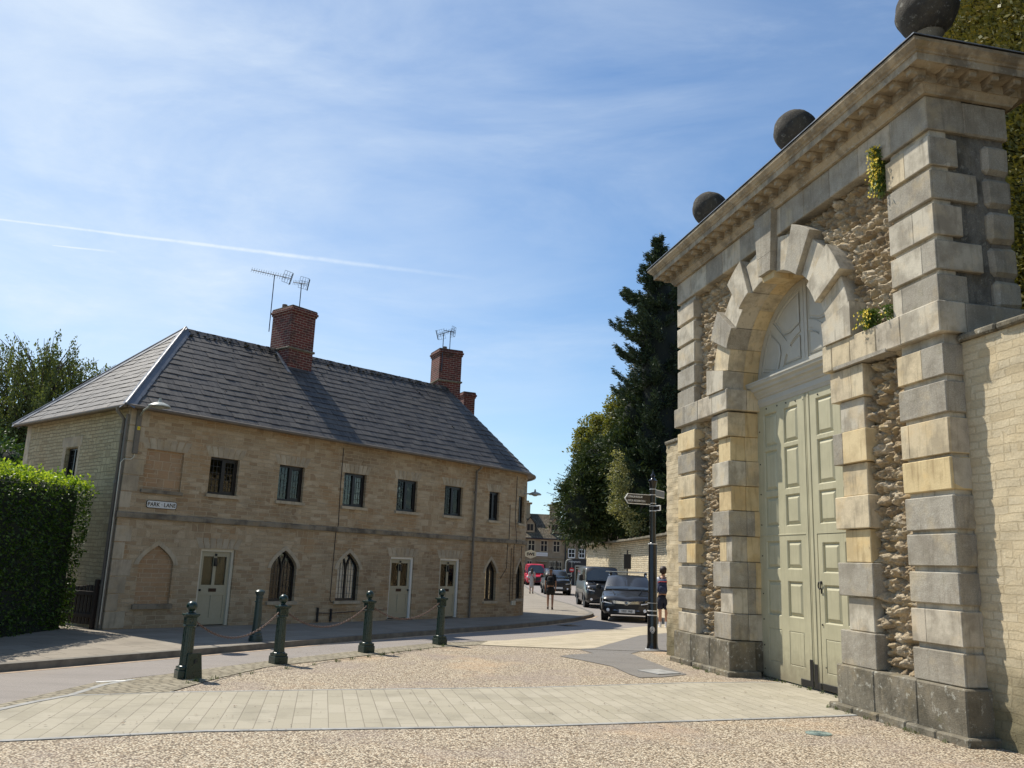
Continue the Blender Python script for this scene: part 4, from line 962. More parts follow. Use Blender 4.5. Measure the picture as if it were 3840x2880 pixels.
# string course
m=MB(); ss=[-.04]+[S0*i/12 for i in range(1,13)]+[S0+HR*R(d) for d in range(6,181,6)]; vs=[]
pr=[(-.05,2.235),(.045,2.235),(.05,2.25),(.05,2.33),(.04,2.345),(-.05,2.36)]
for s_ in ss:
    for d,z in pr: vs.append(hw(s_,d,z))
k=len(pr); m.add(vs,[(i*k+j,i*k+(j+1)%k,(i+1)*k+(j+1)%k,(i+1)*k+j) for i in range(len(ss)-1) for j in range(k)]+[tuple(range(k))]); m.build('string_course','band',HS)
# end wall with one upper window
m=MB(); ew=(2.18,2.75,2.84,3.74)
vs,fs=wallcdt([(0,0),(HW,0),(HW,HEZ),(0,HEZ)],[[(ew[0],ew[2]),(ew[1],ew[2]),(ew[1],ew[3]),(ew[0],ew[3])]])
m.add([(0,v.x,v.y) for v in vs],fs); h=[(ew[0],ew[2]),(ew[1],ew[2]),(ew[1],ew[3]),(ew[0],ew[3])]
m.add([(0,p[0],p[1]) for p in h]+[(.2,p[0],p[1]) for p in h],[(i,(i+1)%4,4+(i+1)%4,4+i) for i in range(4)])
m.add([(0,HW,0),(S0,HW,0),(S0,HW,HEZ),(0,HW,HEZ)],[(0,1,2,3)])
m.build('end_wall','house_end',HS)
m=MB()
for y0,y1 in ((2.06,2.16),(2.77,2.90)): m.cbox(-.006,.05,y0,y1,2.8,3.78,0,.004)
m.cbox(-.008,.05,2.0,2.96,3.76,3.98,0,.004); m.cbox(-.05,.1,2.08,2.86,2.76,2.83,0,.006); m.cbox(-.007,.05,4.75,5.0,.1,4.4,0,.006); m.build('window_surround','dress',HS)
# inner floor / partition so the glass shows a dark room
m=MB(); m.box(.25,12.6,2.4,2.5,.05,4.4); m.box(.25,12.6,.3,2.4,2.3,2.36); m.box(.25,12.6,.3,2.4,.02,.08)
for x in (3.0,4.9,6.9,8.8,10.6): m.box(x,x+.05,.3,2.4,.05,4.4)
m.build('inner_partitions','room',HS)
# ---- windows
def hq(m,s0,s1,z0,z1,d0,d1,mat=0,n=1):
    """bar on the wall: along s0..s1, z0..z1, from outward offset d0 to d1"""
    for i in range(n):
        a=s0+(s1-s0)*i/n; b=s0+(s1-s0)*(i+1)/n
        vs=[hw(a,d0,z0),hw(b,d0,z0),hw(b,d0,z1),hw(a,d0,z1),hw(a,d1,z0),hw(b,d1,z0),hw(b,d1,z1),hw(a,d1,z1)]
        m.add(vs,[(0,1,2,3),(4,5,6,7),(0,1,5,4),(1,2,6,5),(2,3,7,6),(3,0,4,7)],mat)
def barpath(m,pts,wd,d0,d1):
    for (a,b) in zip(pts[:-1],pts[1:]):
        t=Vector((b[0]-a[0],b[1]-a[1])); 
        if t.length<1e-6: continue
        t.normalize(); nx,nz=-t.y*wd/2,t.x*wd/2; a=(a[0]-t.x*wd*.2,a[1]-t.y*wd*.2); b=(b[0]+t.x*wd*.2,b[1]+t.y*wd*.2)
        q=[(a[0]+nx,a[1]+nz),(b[0]+nx,b[1]+nz),(b[0]-nx,b[1]-nz),(a[0]-nx,a[1]-nz)]
        m.add([hw(p[0],d0,p[1]) for p in q]+[hw(p[0],d1,p[1]) for p in q],[(0,1,2,3),(4,5,6,7),(0,1,5,4),(1,2,6,5),(2,3,7,6),(3,0,4,7)])
def curtain(par,s0,s1,z0,z1,d,mat='curtain'):
    m=MB(); n=36; vs=[]
    for i in range(n+1):
        s=s0+(s1-s0)*i/n; dd=d+.018*sin(i*1.9)+.01*sin(i*.7+s0*9)
        vs+= [hw(s,dd,z0),hw(s,dd,z1)]
    m.add(vs,[(2*i,2*i+2,2*i+3,2*i+1) for i in range(n)]); return m.build('curtain',mat,par,recalc=False)
wi=0
for a,b,c,d in UPW:
    m=MB(); D0,D1=-.13,-.075; f=.045; c_=(a+b)/2
    hq(m,a,b,c,c+f,D0,D1); hq(m,a,b,d-f,d,D0,D1); hq(m,a,a+f,c+f,d-f,D0,D1); hq(m,b-f,b,c+f,d-f,D0,D1); hq(m,c_-.028,c_+.028,c+f,d-f,D0,D1)
    hq(m,c_+.035,c_+.065,c+f,d-f,D0+.01,D1-.012); hq(m,b-f-.035,b-f,c+f,d-f,D0+.01,D1-.012); hq(m,c_+.065,b-f-.035,c+f,c+f+.035,D0+.01,D1-.012); hq(m,c_+.065,b-f-.035,d-f-.035,d-f,D0+.01,D1-.012)
    wf=m.build('window','wframe',HS)
    m=MB(); hq(m,a+f,b-f,c+f,d-f,-.118,-.112); m.build('glass','glass',wf)
    m=MB()
    for x0,x1 in ((a+f,c_-.028),) if wi in (3,4) else ((a+f,c_-.028),(c_+.06,b-f-.03)):
        for i in range(1,3): hq(m,x0+(x1-x0)*i/3-.004,x0+(x1-x0)*i/3+.004,c+f,d-f,-.112,-.104)
        for i in range(1,5): z=c+f+(d-c-2*f)*i/5; hq(m,x0,x1,z-.004,z+.004,-.112,-.104)
    m.build('leading','lead_cames',wf)
    if wi in (2,): curtain(wf,c_+.03,b-.03,c+.05,d-.05,-.16)
    if wi==4: curtain(wf,c_+.02,b-.03,c+.05,d-.05,-.18,'curtain_purple')
    if wi==5: curtain(wf,a+.03,b-.03,c+.05,d-.05,-.18)
    wi+=1
for gi,(a,b,c,zs,za) in enumerate(GOTH):
    m=MB(); D0,D1=-.14,-.085; c_=(a+b)/2; f=.035; out_=gothic(a+.005,b-.005,c,zs,za-.005)
    barpath(m,[(p[0],p[1]) for p in out_],.05,D0,D1); hq(m,a,b,c,c+.055,D0,D1); zt=zs-.12
    barpath(m,[(c_,c),(c_,zt)],.035,D0,D1)
    for sg in (1,-1):
        pts=[(c_+sg*(b-a)*.27*(1-cos(R(t)))*1.0,zt+(za-zt)*.86*sin(R(t))) for t in range(0,76,12)]
        barpath(m,pts,.026,D0,D1)
    wf=m.build('gothic_window','wframe',HS)
    m=MB(); vs,fs=tess(out_); m.add([hw(v.x,-.118,v.y) for v in vs],[tuple(f_) for f_ in fs]); m.build('glass','glass',wf)
    m=MB(); w_=(b-a)
    def inside_h(x):   # height of the arch at x
        w2=w_/2; return zs+(za-zs)*(max(0,w2-abs(x-c_))/w2)**(1/1.7)
    for i in range(1,8):
        if i==4: continue
        x=a+w_*i/8; m_z=inside_h(x)-.03; hq(m,x-.004,x+.004,c+.05,m_z,-.116,-.106)
    z=c+.17
    while z<za-.12:
        lo=a+.03; hi=b-.03
        if z>zs:
            xx=[x for x in np.linspace(a,b,60) if inside_h(x)>z+.02]; lo,hi=min(xx),max(xx)
        hq(m,lo,hi,z-.004,z+.004,-.116,-.106); z+=.145
    m.build('leading','lead_cames',wf)
    if gi==1: curtain(wf,a+.02,b-.02,c+.03,za-.05,-.165)
    if gi==2: curtain(wf,a+.02,b-.02,c+.03,zs,-.18)
    if gi==0: curtain(wf,a+.02,a+.10,c+.03,zs,-.3); 
# end wall window
m=MB(); 
def eq(m,y0,y1,z0,z1,x0,x1): m.box(x0,x1,y0,y1,z0,z1)
y0,y1,z0,z1=ew
eq(m,y0,y1,z0,z0+.04,.08,.14); eq(m,y0,y1,z1-.04,z1,.08,.14); eq(m,y0,y0+.04,z0+.04,z1-.04,.08,.14); eq(m,y1-.04,y1,z0+.04,z1-.04,.08,.14); eq(m,2.44,2.49,z0+.04,z1-.04,.08,.14)
wf=m.build('window','wframe',HS); m=MB(); m.add([(.12,y0,z0),(.12,y1,z0),(.12,y1,z1),(.12,y0,z1)],[(0,1,2,3)]); m.build('glass','glass',wf)
m=MB()
for i in range(1,6): eq(m,y0+.04,y1-.04,z0+(z1-z0)*i/6-.004,z0+(z1-z0)*i/6+.004,.106,.114)
for yy in (2.31,2.62): eq(m,yy-.004,yy+.004,z0,z1,.106,.114)
m.build('leading','lead_cames',wf)
# ---- cottage doors
for di,(a,b,c,d) in enumerate(DOORS):
    dr=bpy.data.objects.new('cottage_door',None); COL.objects.link(dr); dr.parent=HS
    m=MB(); hq(m,a,a+.055,c,d-.055,-.14,-.045); hq(m,b-.055,b,c,d-.055,-.14,-.045); hq(m,a,b,d-.055,d,-.14,-.045); m.build('door_frame','white' if di else 'offwhite',dr)
    x0,x1=a+.057,b-.057; z0=c+.02; z1=d-.058; H_=z1-z0; w_=x1-x0; mid=(x0+x1)/2
    m=MB(); D0,D1=-.13,-.09; gz0=z0+H_*.54; gz1=z1-.10
    for q in ((x0,x0+.075,z0,z1),(x1-.075,x1,z0,z1),(x0+.075,x1-.075,z0,z0+.13),(x0+.075,x1-.075,z0+H_*.40,gz0),(x0+.075,x1-.075,gz1,z1),(mid-.035,mid+.035,gz0,gz1),(mid-.02,mid+.02,z0+.13,z0+H_*.40)): hq(m,*q,D0,D1)
    hq(m,x0+.075,x1-.075,z0+.13,z0+H_*.40,D0,D1-.012); m.build('door_leaf','cdoor',dr)
    m=MB()
    for q in ((x0+.075,mid-.035),(mid+.035,x1-.075)): hq(m,*q,gz0,gz1,-.118,-.112)
    gl=m.build('door_glass','glass',dr)
    if di: curtain(dr,x0+.06,x1-.06,gz0-.02,gz1+.02,-.15)
    else:
        m=MB(); hq(m,x0+.06,x1-.06,gz0-.02,gz1+.02,-.16,-.15); m.build('frosted_panel',plain('frosted_glass',(.20,.21,.18),.35),dr)
    m=MB(); zz=z0+H_*.47; hq(m,mid-.09,mid+.09,zz-.035,zz+.035,-.09,-.082); m.build('letterbox',plain('letterbox_bronze',(.035,.02,.015),.4,metal=.6),dr)
    m=MB(); kx=(x0+.045 if di in (0,2) else x1-.045); p=hw(kx,-.06,zz+.0); m.sphere(p,.026,12); m.tube([hw(kx,-.09,zz),p],.012,8); m.build('door_knob','iron',dr,smooth=50)
    m=MB(); hq(m,mid-.028,mid+.028,gz1-.20,gz1-.03,-.09,-.05); m.sphere(hw(mid,-.07,gz1+.035),.028,10); m.tube([hw(mid-.02,-.05,gz1-.15),hw(mid-.022,-.04,gz1-.20),hw(mid+.022,-.04,gz1-.20),hw(mid+.02,-.05,gz1-.15)],.008,6); m.build('door_knocker','iron',dr)
    m=MB(); hq(m,a-.03,b+.03,c-.06,c+.0,-.2,.04); m.build('threshold','band',dr)
# ---- roof
RZ0,RZ1=6.95,7.20; RS0,RS1=2.28,11.6; OV=.2; REZ=4.43
def eav(th): return Vector((S0+(HR+OV)*sin(th),HR-(HR+OV)*cos(th),REZ))
AP0=Vector((RS0,HR,RZ0)); AP1=Vector((RS1,HR,RZ1))
def rzx(f): return RZ0+(RZ1-RZ0)*max(0,min(1,(f-RS0)/(RS1-RS0)))
m=MB(); fx=[-OV,.5,RS0]+[RS0+(RS1-RS0)*i/6 for i in range(1,7)]
def rowp(side):
    ys=(-OV,HR) if side==0 else (HW+OV,HR); vs=[]
    for i in range(13):
        fe_=-OV+(S0+OV)*i/12; fr=RS0+(RS1-RS0)*i/12; vs+=[(fe_,ys[0],REZ-.012),(fr,HR,rzx(fr)-.012)]
    return vs
for sd_ in (0,1): m.add(rowp(sd_),[(2*i,2*i+2,2*i+3,2*i+1) for i in range(12)])
m.add([(-OV,-OV,REZ-.012),(-OV,HW+OV,REZ-.012),(RS0,HR,RZ0-.012)],[(0,1,2)])
ar=[tuple(eav(R(t))) for t in range(0,181,10)]
m.add([(RS1,HR,RZ1-.012)]+[(p[0],p[1],p[2]-.012) for p in ar],[(0,1+i,2+i) for i in range(18)])
RF=m.build('roof',plain('roof_underlay',(.03,.028,.026),.9),HS,recalc=False)
m=MB(); m.add([(-OV,-OV,REZ-.012),(S0,-OV,REZ-.012),(S0,.05,REZ-.012),(-OV,.05,REZ-.012),(-OV,HW+OV,REZ-.012),(.05,HW+OV,REZ-.012),(.05,-OV,REZ-.012)],[(0,1,2,3),(0,6,5,4)])
m.add([hw(S0+HR*R(t),d,REZ-.012) for t in range(0,181,10) for d in (.2,-.05)],[(2*i,2*i+1,2*i+3,2*i+2) for i in range(18)]); m.build('soffit','gutter',HS,recalc=False)
def slates(name,P,nrow,wid,skip=0,s=11):
    """P(f,t)->(point) with t eaves..ridge, f in metres along; P.lim(t)->(lo,hi)"""
    rs=np.random.RandomState(s); m=MB()
    fn,lim,nor=P
    for i in range(nrow):
        t0=i/nrow-.004; t1=min(1.0,(i+1.25)/nrow); lo,hi=lim(i/nrow); lo2,hi2=lim(min(1,(i+1)/nrow)); x=lo-wid*rs.rand()
        if i%2: x-=wid*.5
        while x<hi:
            w_=wid*rs.uniform(.82,1.15); a=max(x,lo); b=min(x+w_-.005,hi); x+=w_
            if b-a<.02: continue
            def cl(v): return max(lo2,min(hi2,v))
            ta=t0+rs.uniform(-.0035,.0035); n=nor((a+b)/2,i/nrow); l0=.017+rs.uniform(-.003,.006); l1=.004
            pa=fn(a,ta)+n*l0; pb=fn(b,ta+rs.uniform(-.002,.002))+n*(l0+rs.uniform(-.003,.003)); pc=fn(cl(b),t1)+n*l1; pd=fn(cl(a),t1)+n*l1
            dn=n*.009
            m.add([pa,pb,pc,pd,pa-dn,pb-dn],[(0,1,2,3),(4,5,1,0),(4,0,3),(5,2,1)])
    def uvf(p,nn): return np.stack([p[:,0]*1.0,p[:,2]*1.4],1) if name!='x' else None
    return m.build(name,'slate',RF,recalc=False,uvfun=uvf)
def frontP():
    def fn(f,t):
        e0=-OV+(RS0+OV)*t; e1=S0+(RS1-S0)*t; k=(f-e0)/(e1-e0); fr=RS0+(RS1-RS0)*k
        return Vector((f,-OV+(HR+OV)*t,REZ+(rzx(fr)-REZ)*t))
    lim=lambda t:(-OV+(RS0+OV)*t+.03,S0+(RS1-S0)*t)
    n=Vector((-.02,-.70,.72)).normalized()
    return fn,lim,(lambda f,t:n)
def endP():
    def fn(f,t): return Vector((-OV+(RS0+OV)*t,f,REZ+(RZ0-REZ)*t))
    lim=lambda t:(-OV+(HR+OV)*t+.03,HW+OV-(HR+OV)*t-.03)
    n=Vector((-.71,0,.70)).normalized(); return fn,lim,(lambda f,t:n)
def coneP():
    def fn(f,t):
        th=f/(HR+OV); e=eav(th); return e.lerp(AP1,t)
    lim=lambda t:(0,(HR+OV)*PI*.999)
    def nor(f,t): th=f/(HR+OV); return Vector((sin(th)*.7,-cos(th)*.7,.71)).normalized()
    return fn,lim,nor
slates('front_slates',frontP(),17,.30,s=3); slates('hip_end_slates',endP(),17,.28,s=4)
# the bowed end: slates taper, so use fewer per course by working in angle
def coneslates():
    rs=np.random.RandomState(9); m=MB(); fn,lim,nor=coneP(); nrow=17
    for i in range(nrow-1):
        rr=(HR+OV)*(1-i/nrow); n=max(5,int(PI*rr/.27)); off=rs.rand()
        for k in range(-1,n+1):
            a=(k+off)/n; b=(k+1+off)/n-.02/n; 
            a=max(0,a); b=min(1,b)
            if b<=a: continue
            L=(HR+OV)*PI; nn=nor((a+b)/2*L,0); t0=i/nrow+rs.uniform(-.004,.004); t1=min(1,(i+1.2)/nrow); l0=.022+rs.uniform(-.003,.006)
            pa,pb=fn(a*L,t0)+nn*l0,fn(b*L,t0)+nn*l0; pc,pd=fn(b*L,t1)+nn*.006,fn(a*L,t1)+nn*.006
            m.add([pa,pb,pc,pd,pa-nn*.010,pb-nn*.010],[(0,1,2,3),(4,5,1,0),(4,0,3),(5,2,1)])
    m.build('bow_end_slates','slate',RF,recalc=False,uvfun=lambda p,nn:np.stack([p[:,0]+p[:,1],p[:,2]*1.4],1))
coneslates()
# lead hips and mossy ridge
m=MB()
for (e,sg) in ((Vector((-OV,-OV,REZ)),1),(Vector((-OV,HW+OV,REZ)),-1)):
    d=(AP0-e).normalized()
    f=(Vector((1,0,0))-d*d.x).normalized(); gq=(Vector((0,sg,0))-d*d.y*sg).normalized()
    n1=Vector((0,-.7*sg,.71)).normalized(); n2=Vector((-.71,0,.70)).normalized(); up=(n1+n2).normalized()
    w1=d.cross(n1)*(sg); w2=d.cross(n2)*(-sg)
    L0,L1=e-d*.06,AP0+d*.08
    for wv,nn in ((w1,n1),(w2,n2)):
        if wv.z>0: wv=-wv
        k=16
        for i in range(k):
            a=L0.lerp(L1,i/k); b=L0.lerp(L1,(i+.995)/k); o_=.15+rnd.uniform(-.008,.008)
            m.add([a+up*.055,b+up*.055,b+wv*o_+nn*.030,a+wv*o_+nn*.030,a+wv*o_+nn*.016,b+wv*o_+nn*.016],[(0,1,2,3),(3,2,5,4)])
    m.tube([L0+up*.045,L1+up*.045],.032,8)
m.build('lead_hip','lead_dull',RF,recalc=False)
m=MB(); n=32
for i in range(n):
    a=AP0.lerp(AP1,i/n)+Vector((0,0,.02+rnd.uniform(-.006,.006))); b=AP0.lerp(AP1,(i+.97)/n)+Vector((0,0,.02+rnd.uniform(-.006,.006))); w_=.13
    m.add([a+Vector((0,-w_,-w_*.85)),a+Vector((0,0,.035)),a+Vector((0,w_,-w_*.85)),b+Vector((0,-w_,-w_*.85)),b+Vector((0,0,.035)),b+Vector((0,w_,-w_*.85))],[(0,1,4,3),(1,2,5,4),(0,1,2),(3,4,5)])
m.build('ridge_tiles','slate',RF)
m=MB()
for i in range(260):
    t=rnd.random(); p=AP0.lerp(AP1,t)+Vector((rnd.uniform(-.1,.1),-abs(rnd.gauss(0,.10)),0)); p.z+=.03-abs(p.y-HR)*.95+.02; r=rnd.uniform(.012,.036)
    if rnd.random()<.3: 
        f=rnd.uniform(1,11); tt=rnd.random()**.5; p=Vector((max(f,RS0*tt),-OV+(HR+OV)*tt,REZ+((RZ0+(RZ1-RZ0)*((f-RS0)/(RS1-RS0)))-REZ)*tt+.03)); r=rnd.uniform(.01,.026)
    m.sphere(tuple(p),r,6,0,(1.5,1,.5))
m.build('moss_tufts','moss',RF)['kind']='stuff'
# gutters
m=MB(); m.tube([hw(s_,.235,REZ-.02) for s_ in [-.2]+[S0*i/8 for i in range(1,9)]+[S0+HR*R(d) for d in range(6,181,6)]],.042,8); m.tube([(-.235,-.22,REZ-.02),(-.235,HW+.2,REZ-.03)],.042,8); m.build('gutter','gutter',HS,smooth=50)
# pipes
m=MB(); m.tube([(-.235,.10,REZ-.03),(-.235,.10,REZ-.10),(-.06,.14,REZ-.25),(-.06,.14,.12)],.036,10)
for z in (3.9,2.9,1.9,.9): m.tube([(-.06,.14,z),(-.06,.14,z+.05)],.046,10)
m.build('downpipe','pipe',HS,smooth=50)
m=MB(); m.tube([(-.05,.03,REZ-.15),(-.055,.03,.12)],.028,8); m.build('downpipe','pipe',HS,smooth=50)
m=MB(); m.tube([hw(10.42,.23,REZ-.03),hw(10.42,.23,REZ-.08),hw(10.40,.07,REZ-.2),hw(10.36,.06,.1)],.034,10)
for z in (3.6,2.55,1.5,.6): m.tube([hw(10.385,.06,z),hw(10.385,.06,z+.05)],.045,10)
m.build('downpipe','pipe',HS,smooth=50)
for pts in ([(5.46,4.3),(5.45,3.4),(5.48,2.4),(5.42,2.2),(5.40,.62),(5.44,.57),(6.3,.57)],[(12.05,3.4),(12.06,2.4),(12.0,2.2),(11.98,1.5),(11.72,1.2)],[(12.38,4.3),(12.35,3.0),(12.40,2.3),(12.33,2.2),(12.33,.6)],[(12.9,2.2),(12.86,.8)],[(12.2,2.1),(12.18,.5)]):
    m=MB(); m.tube([hw(a,.012 if not 2.2<z<2.4 else .06,z) for a,z in pts],.008,5); m.build('cable','iron',HS)
m=MB(); m.tube([hw(5.05,.03,.12),hw(5.05,.03,.45)],.028,8); m.tube([hw(5.45,.03,.12),hw(5.45,.03,.42)],.028,8); m.tube([hw(5.06,.02,.33),hw(5.4,.02,.31),hw(5.9,.02,.33),hw(6.9,.02,.38),hw(7.15,.02,.36)],.008,5)
m.build('vent_pipes','iron',HS)
for s_ in (12.28,12.40): m=MB(); hq(m,s_,s_+.08,.42,.55,.0,.05); m.build('meter_box','offwhite',HS)
m=MB(); hq(m,4.9,5.1,2.12,2.16,.0,.02); m.build('vent','offwhite',HS) if False else None
# chimneys
def chimney(x0,x1,y0,y1,zb,zt,rz=0,pots=()):
    c=Vector(((x0+x1)/2,(y0+y1)/2,0)); w_=(x1-x0)/2; d_=(y1-y0)/2
    m=MB(); m.box(-w_,w_,-d_,d_,zb,zt-.16)
    for i,(e,a,b) in enumerate(((.03,.16,.10),(.055,.10,.035),(.03,.035,-.02))): m.cbox(-w_-e,w_+e,-d_-e,d_+e,zt-a+.001,zt-b,0,.01,.004)
    o=m.build('chimney','brick',HS,loc=c,rz=rz)
    m=MB(); zz=(7.02 if x0<10 else 7.42) if zt>8 else zt-1.0; m.cbox(-w_-.045,w_+.045,-d_-.045,d_+.045,zz,zz+.055,0,.012,.003); m.build('drip_course','st_dark',o)
    m=MB(); m.cbox(-w_-.02,w_+.02,-d_-.02,d_+.02,zt+.015,zt+.05,0,.02,.008); m.build('flaunching','moss',o)
    for px,py,h in pots:
        m=MB(); m.lathe([(.075,0),(.07,h),(.06,h+.002),(.055,h-.05)],12,(px,py,zt+.03)); m.build('chimney_pot','pot',o,smooth=40)
    return o
chimney(4.95,5.73,1.95,2.82,5.9,8.17,0,((-.22,.18,.17),))
wc=Vector((12.0,2.5,0)); rz2=-R(25)
chimney(11.42,12.20,2.40,3.2,6.0,8.48,rz2,((-.10,-.05,.17),(.1,.0,.05)))
chimney(13.42,13.84,3.25,3.65,4.6,7.46,rz2)
m=MB()
for (x,y,z) in (): pass
# soakers/flashing where the first stack meets the slope
m=MB(); m.add([(4.88,1.90,6.42),(5.80,1.90,6.44),(5.80,1.75,6.31),(4.88,1.75,6.29)],[(0,1,2,3)]); m.add([(4.84,1.72,6.30),(4.95,1.72,6.30),(4.95,2.5,7.06),(4.84,2.5,7.06)],[(0,1,2,3)]); m.build('flashing','lead',RF,recalc=False)
# ---- things on the cottage
HM=Matrix.Translation(HA)@Matrix.Rotation(HRZ,4,'Z')
def hloc(s,d,z): return tuple(HM@Vector(hw(s,d,z)))
t=thing('street_name_sign','white cast street name plate reading PARK LANE on the stone wall','street sign',hloc(.87,.0,2.535),HRZ)
def rrect(w_,h_,r,n=5):
    o=[]
    for cx,cy,a0 in ((w_/2-r,h_/2-r,0),(-w_/2+r,h_/2-r,90),(-w_/2+r,-h_/2+r,180),(w_/2-r,-h_/2+r,270)):
        for i in range(n+1): a=R(a0+90*i/n); o.append((cx+r*cos(a),cy+r*sin(a)))
    return o
m=MB(); m.prism(rrect(.655,.155,.045),-.02,.0,'y'); m.build('border','black',t); m=MB(); m.prism(rrect(.635,.135,.038),-.024,-.01,'y'); m.build('plate',plain('sign_white',(.62,.63,.62),.4,var=.06),t)
text('lettering','·PARK · LANE·',.115,'black',t,(0,-.026,-.004),(PI/2,0,0),.002,bold=.001,sx=.93)
def dishlamp(label,loc,rz,armpts,boxz=None,r=.21):
    t=thing('street_lamp',label,'street lamp',loc,rz); 
    m=MB(); m.lathe([(.001,.105),(.03,.10),(.04,.06),(.09,.055),(.15,.03),(.195,.0),(r,-.012),(r,-.03),(r-.02,-.03),(r-.04,-.015),(.05,-.01)],28); m.lathe([(.001,.15),(.022,.145),(.026,.10),(.022,.09)],12); m.build('lamp_shade','lamp',t,smooth=35)
    m=MB(); m.sphere((0,0,-.03),.09,16,0,(1,1,.5)); m.build('lens',plain('lamp_lens',(.30,.30,.26),.25),t,smooth=60)
    m=MB(); m.tube(armpts,.02,8); m.build('bracket_arm','lamp',t,smooth=50); return t
ll=thing  # lamp on the near corner
t=dishlamp('dish shaped street lamp on a wall box under the eaves beside the blocked window',hloc(.12,.86,4.40),HRZ,[(-.16,.05,-.03),(-.05,.5,-.06),(.05,.80,-.12)])
m=MB(); m.cbox(-.01,.09,.80,.86,-.90,.0,0,.006); m.build('wall_box','pipe',t); m=MB(); m.tube([(.04,.83,-.90),(.03,.83,-.97),(-.02,.84,-1.02),(-.16,.84,-1.03),(-.2,.86,-1.1),(-.2,.86,-4.2)],.009,6); m.build('cable','offwhite',t)
m=MB(); m.box(.015,.07,.794,.799,-.42,-.35); lb=m.build('number_plate','yellow',t); text('numeral','5',.055,'black',lb,(.043,.792,-.386),(PI/2,0,0),.001,bold=.001)
dishlamp('dish shaped street lamp high on the curved end of the cottage row',(.86,27.0,3.82),0,[(0.0,0,-.005),(-.2,-.02,.0),(-.36,-.05,-.02)],r=.20)
# TV aerials
def aerial(label,base,h,boom,el,n,ln,back=True,el2=0,vert=True,tilt=0,bshift=0,group='television aerials on the cottage chimneys'):
    """mast with a Yagi: boom direction (world azimuth), elements"""
    t=thing('tv_aerial',label,'aerial',base,0,group)
    m=MB(); m.tube([(0,0,0),(0,0,h)],.014,6); m.build('mast','steel',t)
    d=Vector((sin(R(boom)),cos(R(boom)),math.tan(R(el)))).normalized(); o=Vector((0,0,h)); side=Vector((0,0,1)) if vert else d.cross(Vector((0,0,1))).normalized()
    if vert: side=(side-d*side.dot(d)).normalized()
    a=o-d*ln*(.42-bshift*.0); b=o+d*ln*.58; a+=d*ln*0
    m=MB(); m.tube([a,b],.011,6); m.build('boom','steel',t)
    m=MB()
    for i in range(n):
        p=a.lerp(b,.16+.84*i/(n-1)); s=.085-.02*i/n; m.tube([p-side*s,p+side*s],.0045,4)
    m.build('elements','steel',t)
    if back:
        m=MB(); w2=d.cross(side).normalized()
        for sx in (-1,1):
            for k in range(4): p=a+w2*sx*(.02+.05*k)+(-d)*(.0); m.tube([p-side*.16+d*.05*k,p+side*.16+d*.05*k],.005,4)
        for s in (-.16,-.05,.05,.16): m.tube([a+side*s-w2*.17+d*.15,a+side*s,a+side*s+w2*.17+d*.15],.005,4)
        m.build('reflector','steel',t)
    return t
A1=hloc(4.80,-2.72,7.55)
aerial('long many-pronged television aerial on the tall pole beside the first chimney',A1,1.62,-72,15,15,1.35,bshift=.28)
aerial('short angled television aerial on the right side of the first chimney',hloc(5.55,-2.5,8.15),.95,-55,14,9,.62,bshift=.45)
A2=hloc(11.35,-2.55,7.75)
aerial('television aerial on the tall pole left of the second chimney, pointing up and right',A2,1.28,35,25,9,.75)
aerial('television aerial on the shorter pole above the second chimney pot',hloc(11.88,-2.75,8.5),.75,-100,5,5,.4)
m=MB()
# ---- small wooden gate between hedge and cottage
t=thing('wooden_gate','low dark wooden picket gate between the hedge and the cottage corner','gate',(-7.98,17.05,.1),R(150))
m=MB()
for i in range(8): m.cbox(-.1+i*.11,-.02+i*.11,-.012,.012,.08,.80+.02*sin(i),0,.004,.002)
m.build('slats','wood',t); m=MB(); 
for z in (.2,.62): m.cbox(-.1,.78,.012,.04,z,z+.08,0,.004)
m.build('rails','wood',t)
for x in (-.16,.80): m=MB(); m.cbox(x,x+.08,-.04,.04,0,.93,0,.008); m.build('gate_post','wood',t)
# ------------------------------------------------------------------ bollards and chains
def sq(m,hw_,z0,z1,mat=0,b=.006,rot=0):
    i0=len(m.v); m.cbox(-hw_,hw_,-hw_,hw_,z0,z1,mat,b); 
    if rot: m.xf(Matrix.Rotation(rot,4,'Z'),i0)
BG='green fluted cast iron bollards along the edge of the gravel'
def bollard():
    t=thing('bollard','x','bollard',(0,0,0),0,BG)
    m=MB(); sq(m,.108,0,.115); sq(m,.098,.115,.155); m.lathe([(.10,.15),(.098,.165),(.09,.17),(.088,.175)],24); m.build('base','bgreen',t)
    m=MB(); n=48; prof=[]
    vs=[];hs=[(.17,.082),(.30,.080),(.45,.077),(.60,.074),(.665,.073)]
    for z,r in hs:
        for k in range(n):
            a=2*PI*k/n; f=1-.07*(.5+.5*cos(a*12))**2; vs.append((r*f*cos(a),r*f*sin(a),z))
    m.add(vs,[(i*n+k,i*n+(k+1)%n,(i+1)*n+(k+1)%n,(i+1)*n+k) for i in range(len(hs)-1) for k in range(n)])
    m.lathe([(.073,.66),(.086,.668),(.088,.68),(.080,.69)],24); m.build('shaft','bgreen',t)
    m=MB(); sq(m,.070,.685,.79); sq(m,.083,.79,.805,b=.004); sq(m,.095,.803,.83,b=.005); m.lathe([(.07,.83),(.062,.842),(.035,.852),(.03,.865)],20)
    for k in range(4):
        i0=len(m.v); m.tube([(.024*cos(a*PI/8),.072,.738+.024*sin(a*PI/8)) for a in range(16)],.006,5,closed=True); m.xf(Matrix.Rotation(k*PI/2,4,'Z'),i0)
    m.build('capital','bgreen',t)
    m=MB(); m.sphere((0,0,.925),.069,28); m.build('ball','bgreen',t,smooth=60)
    return t
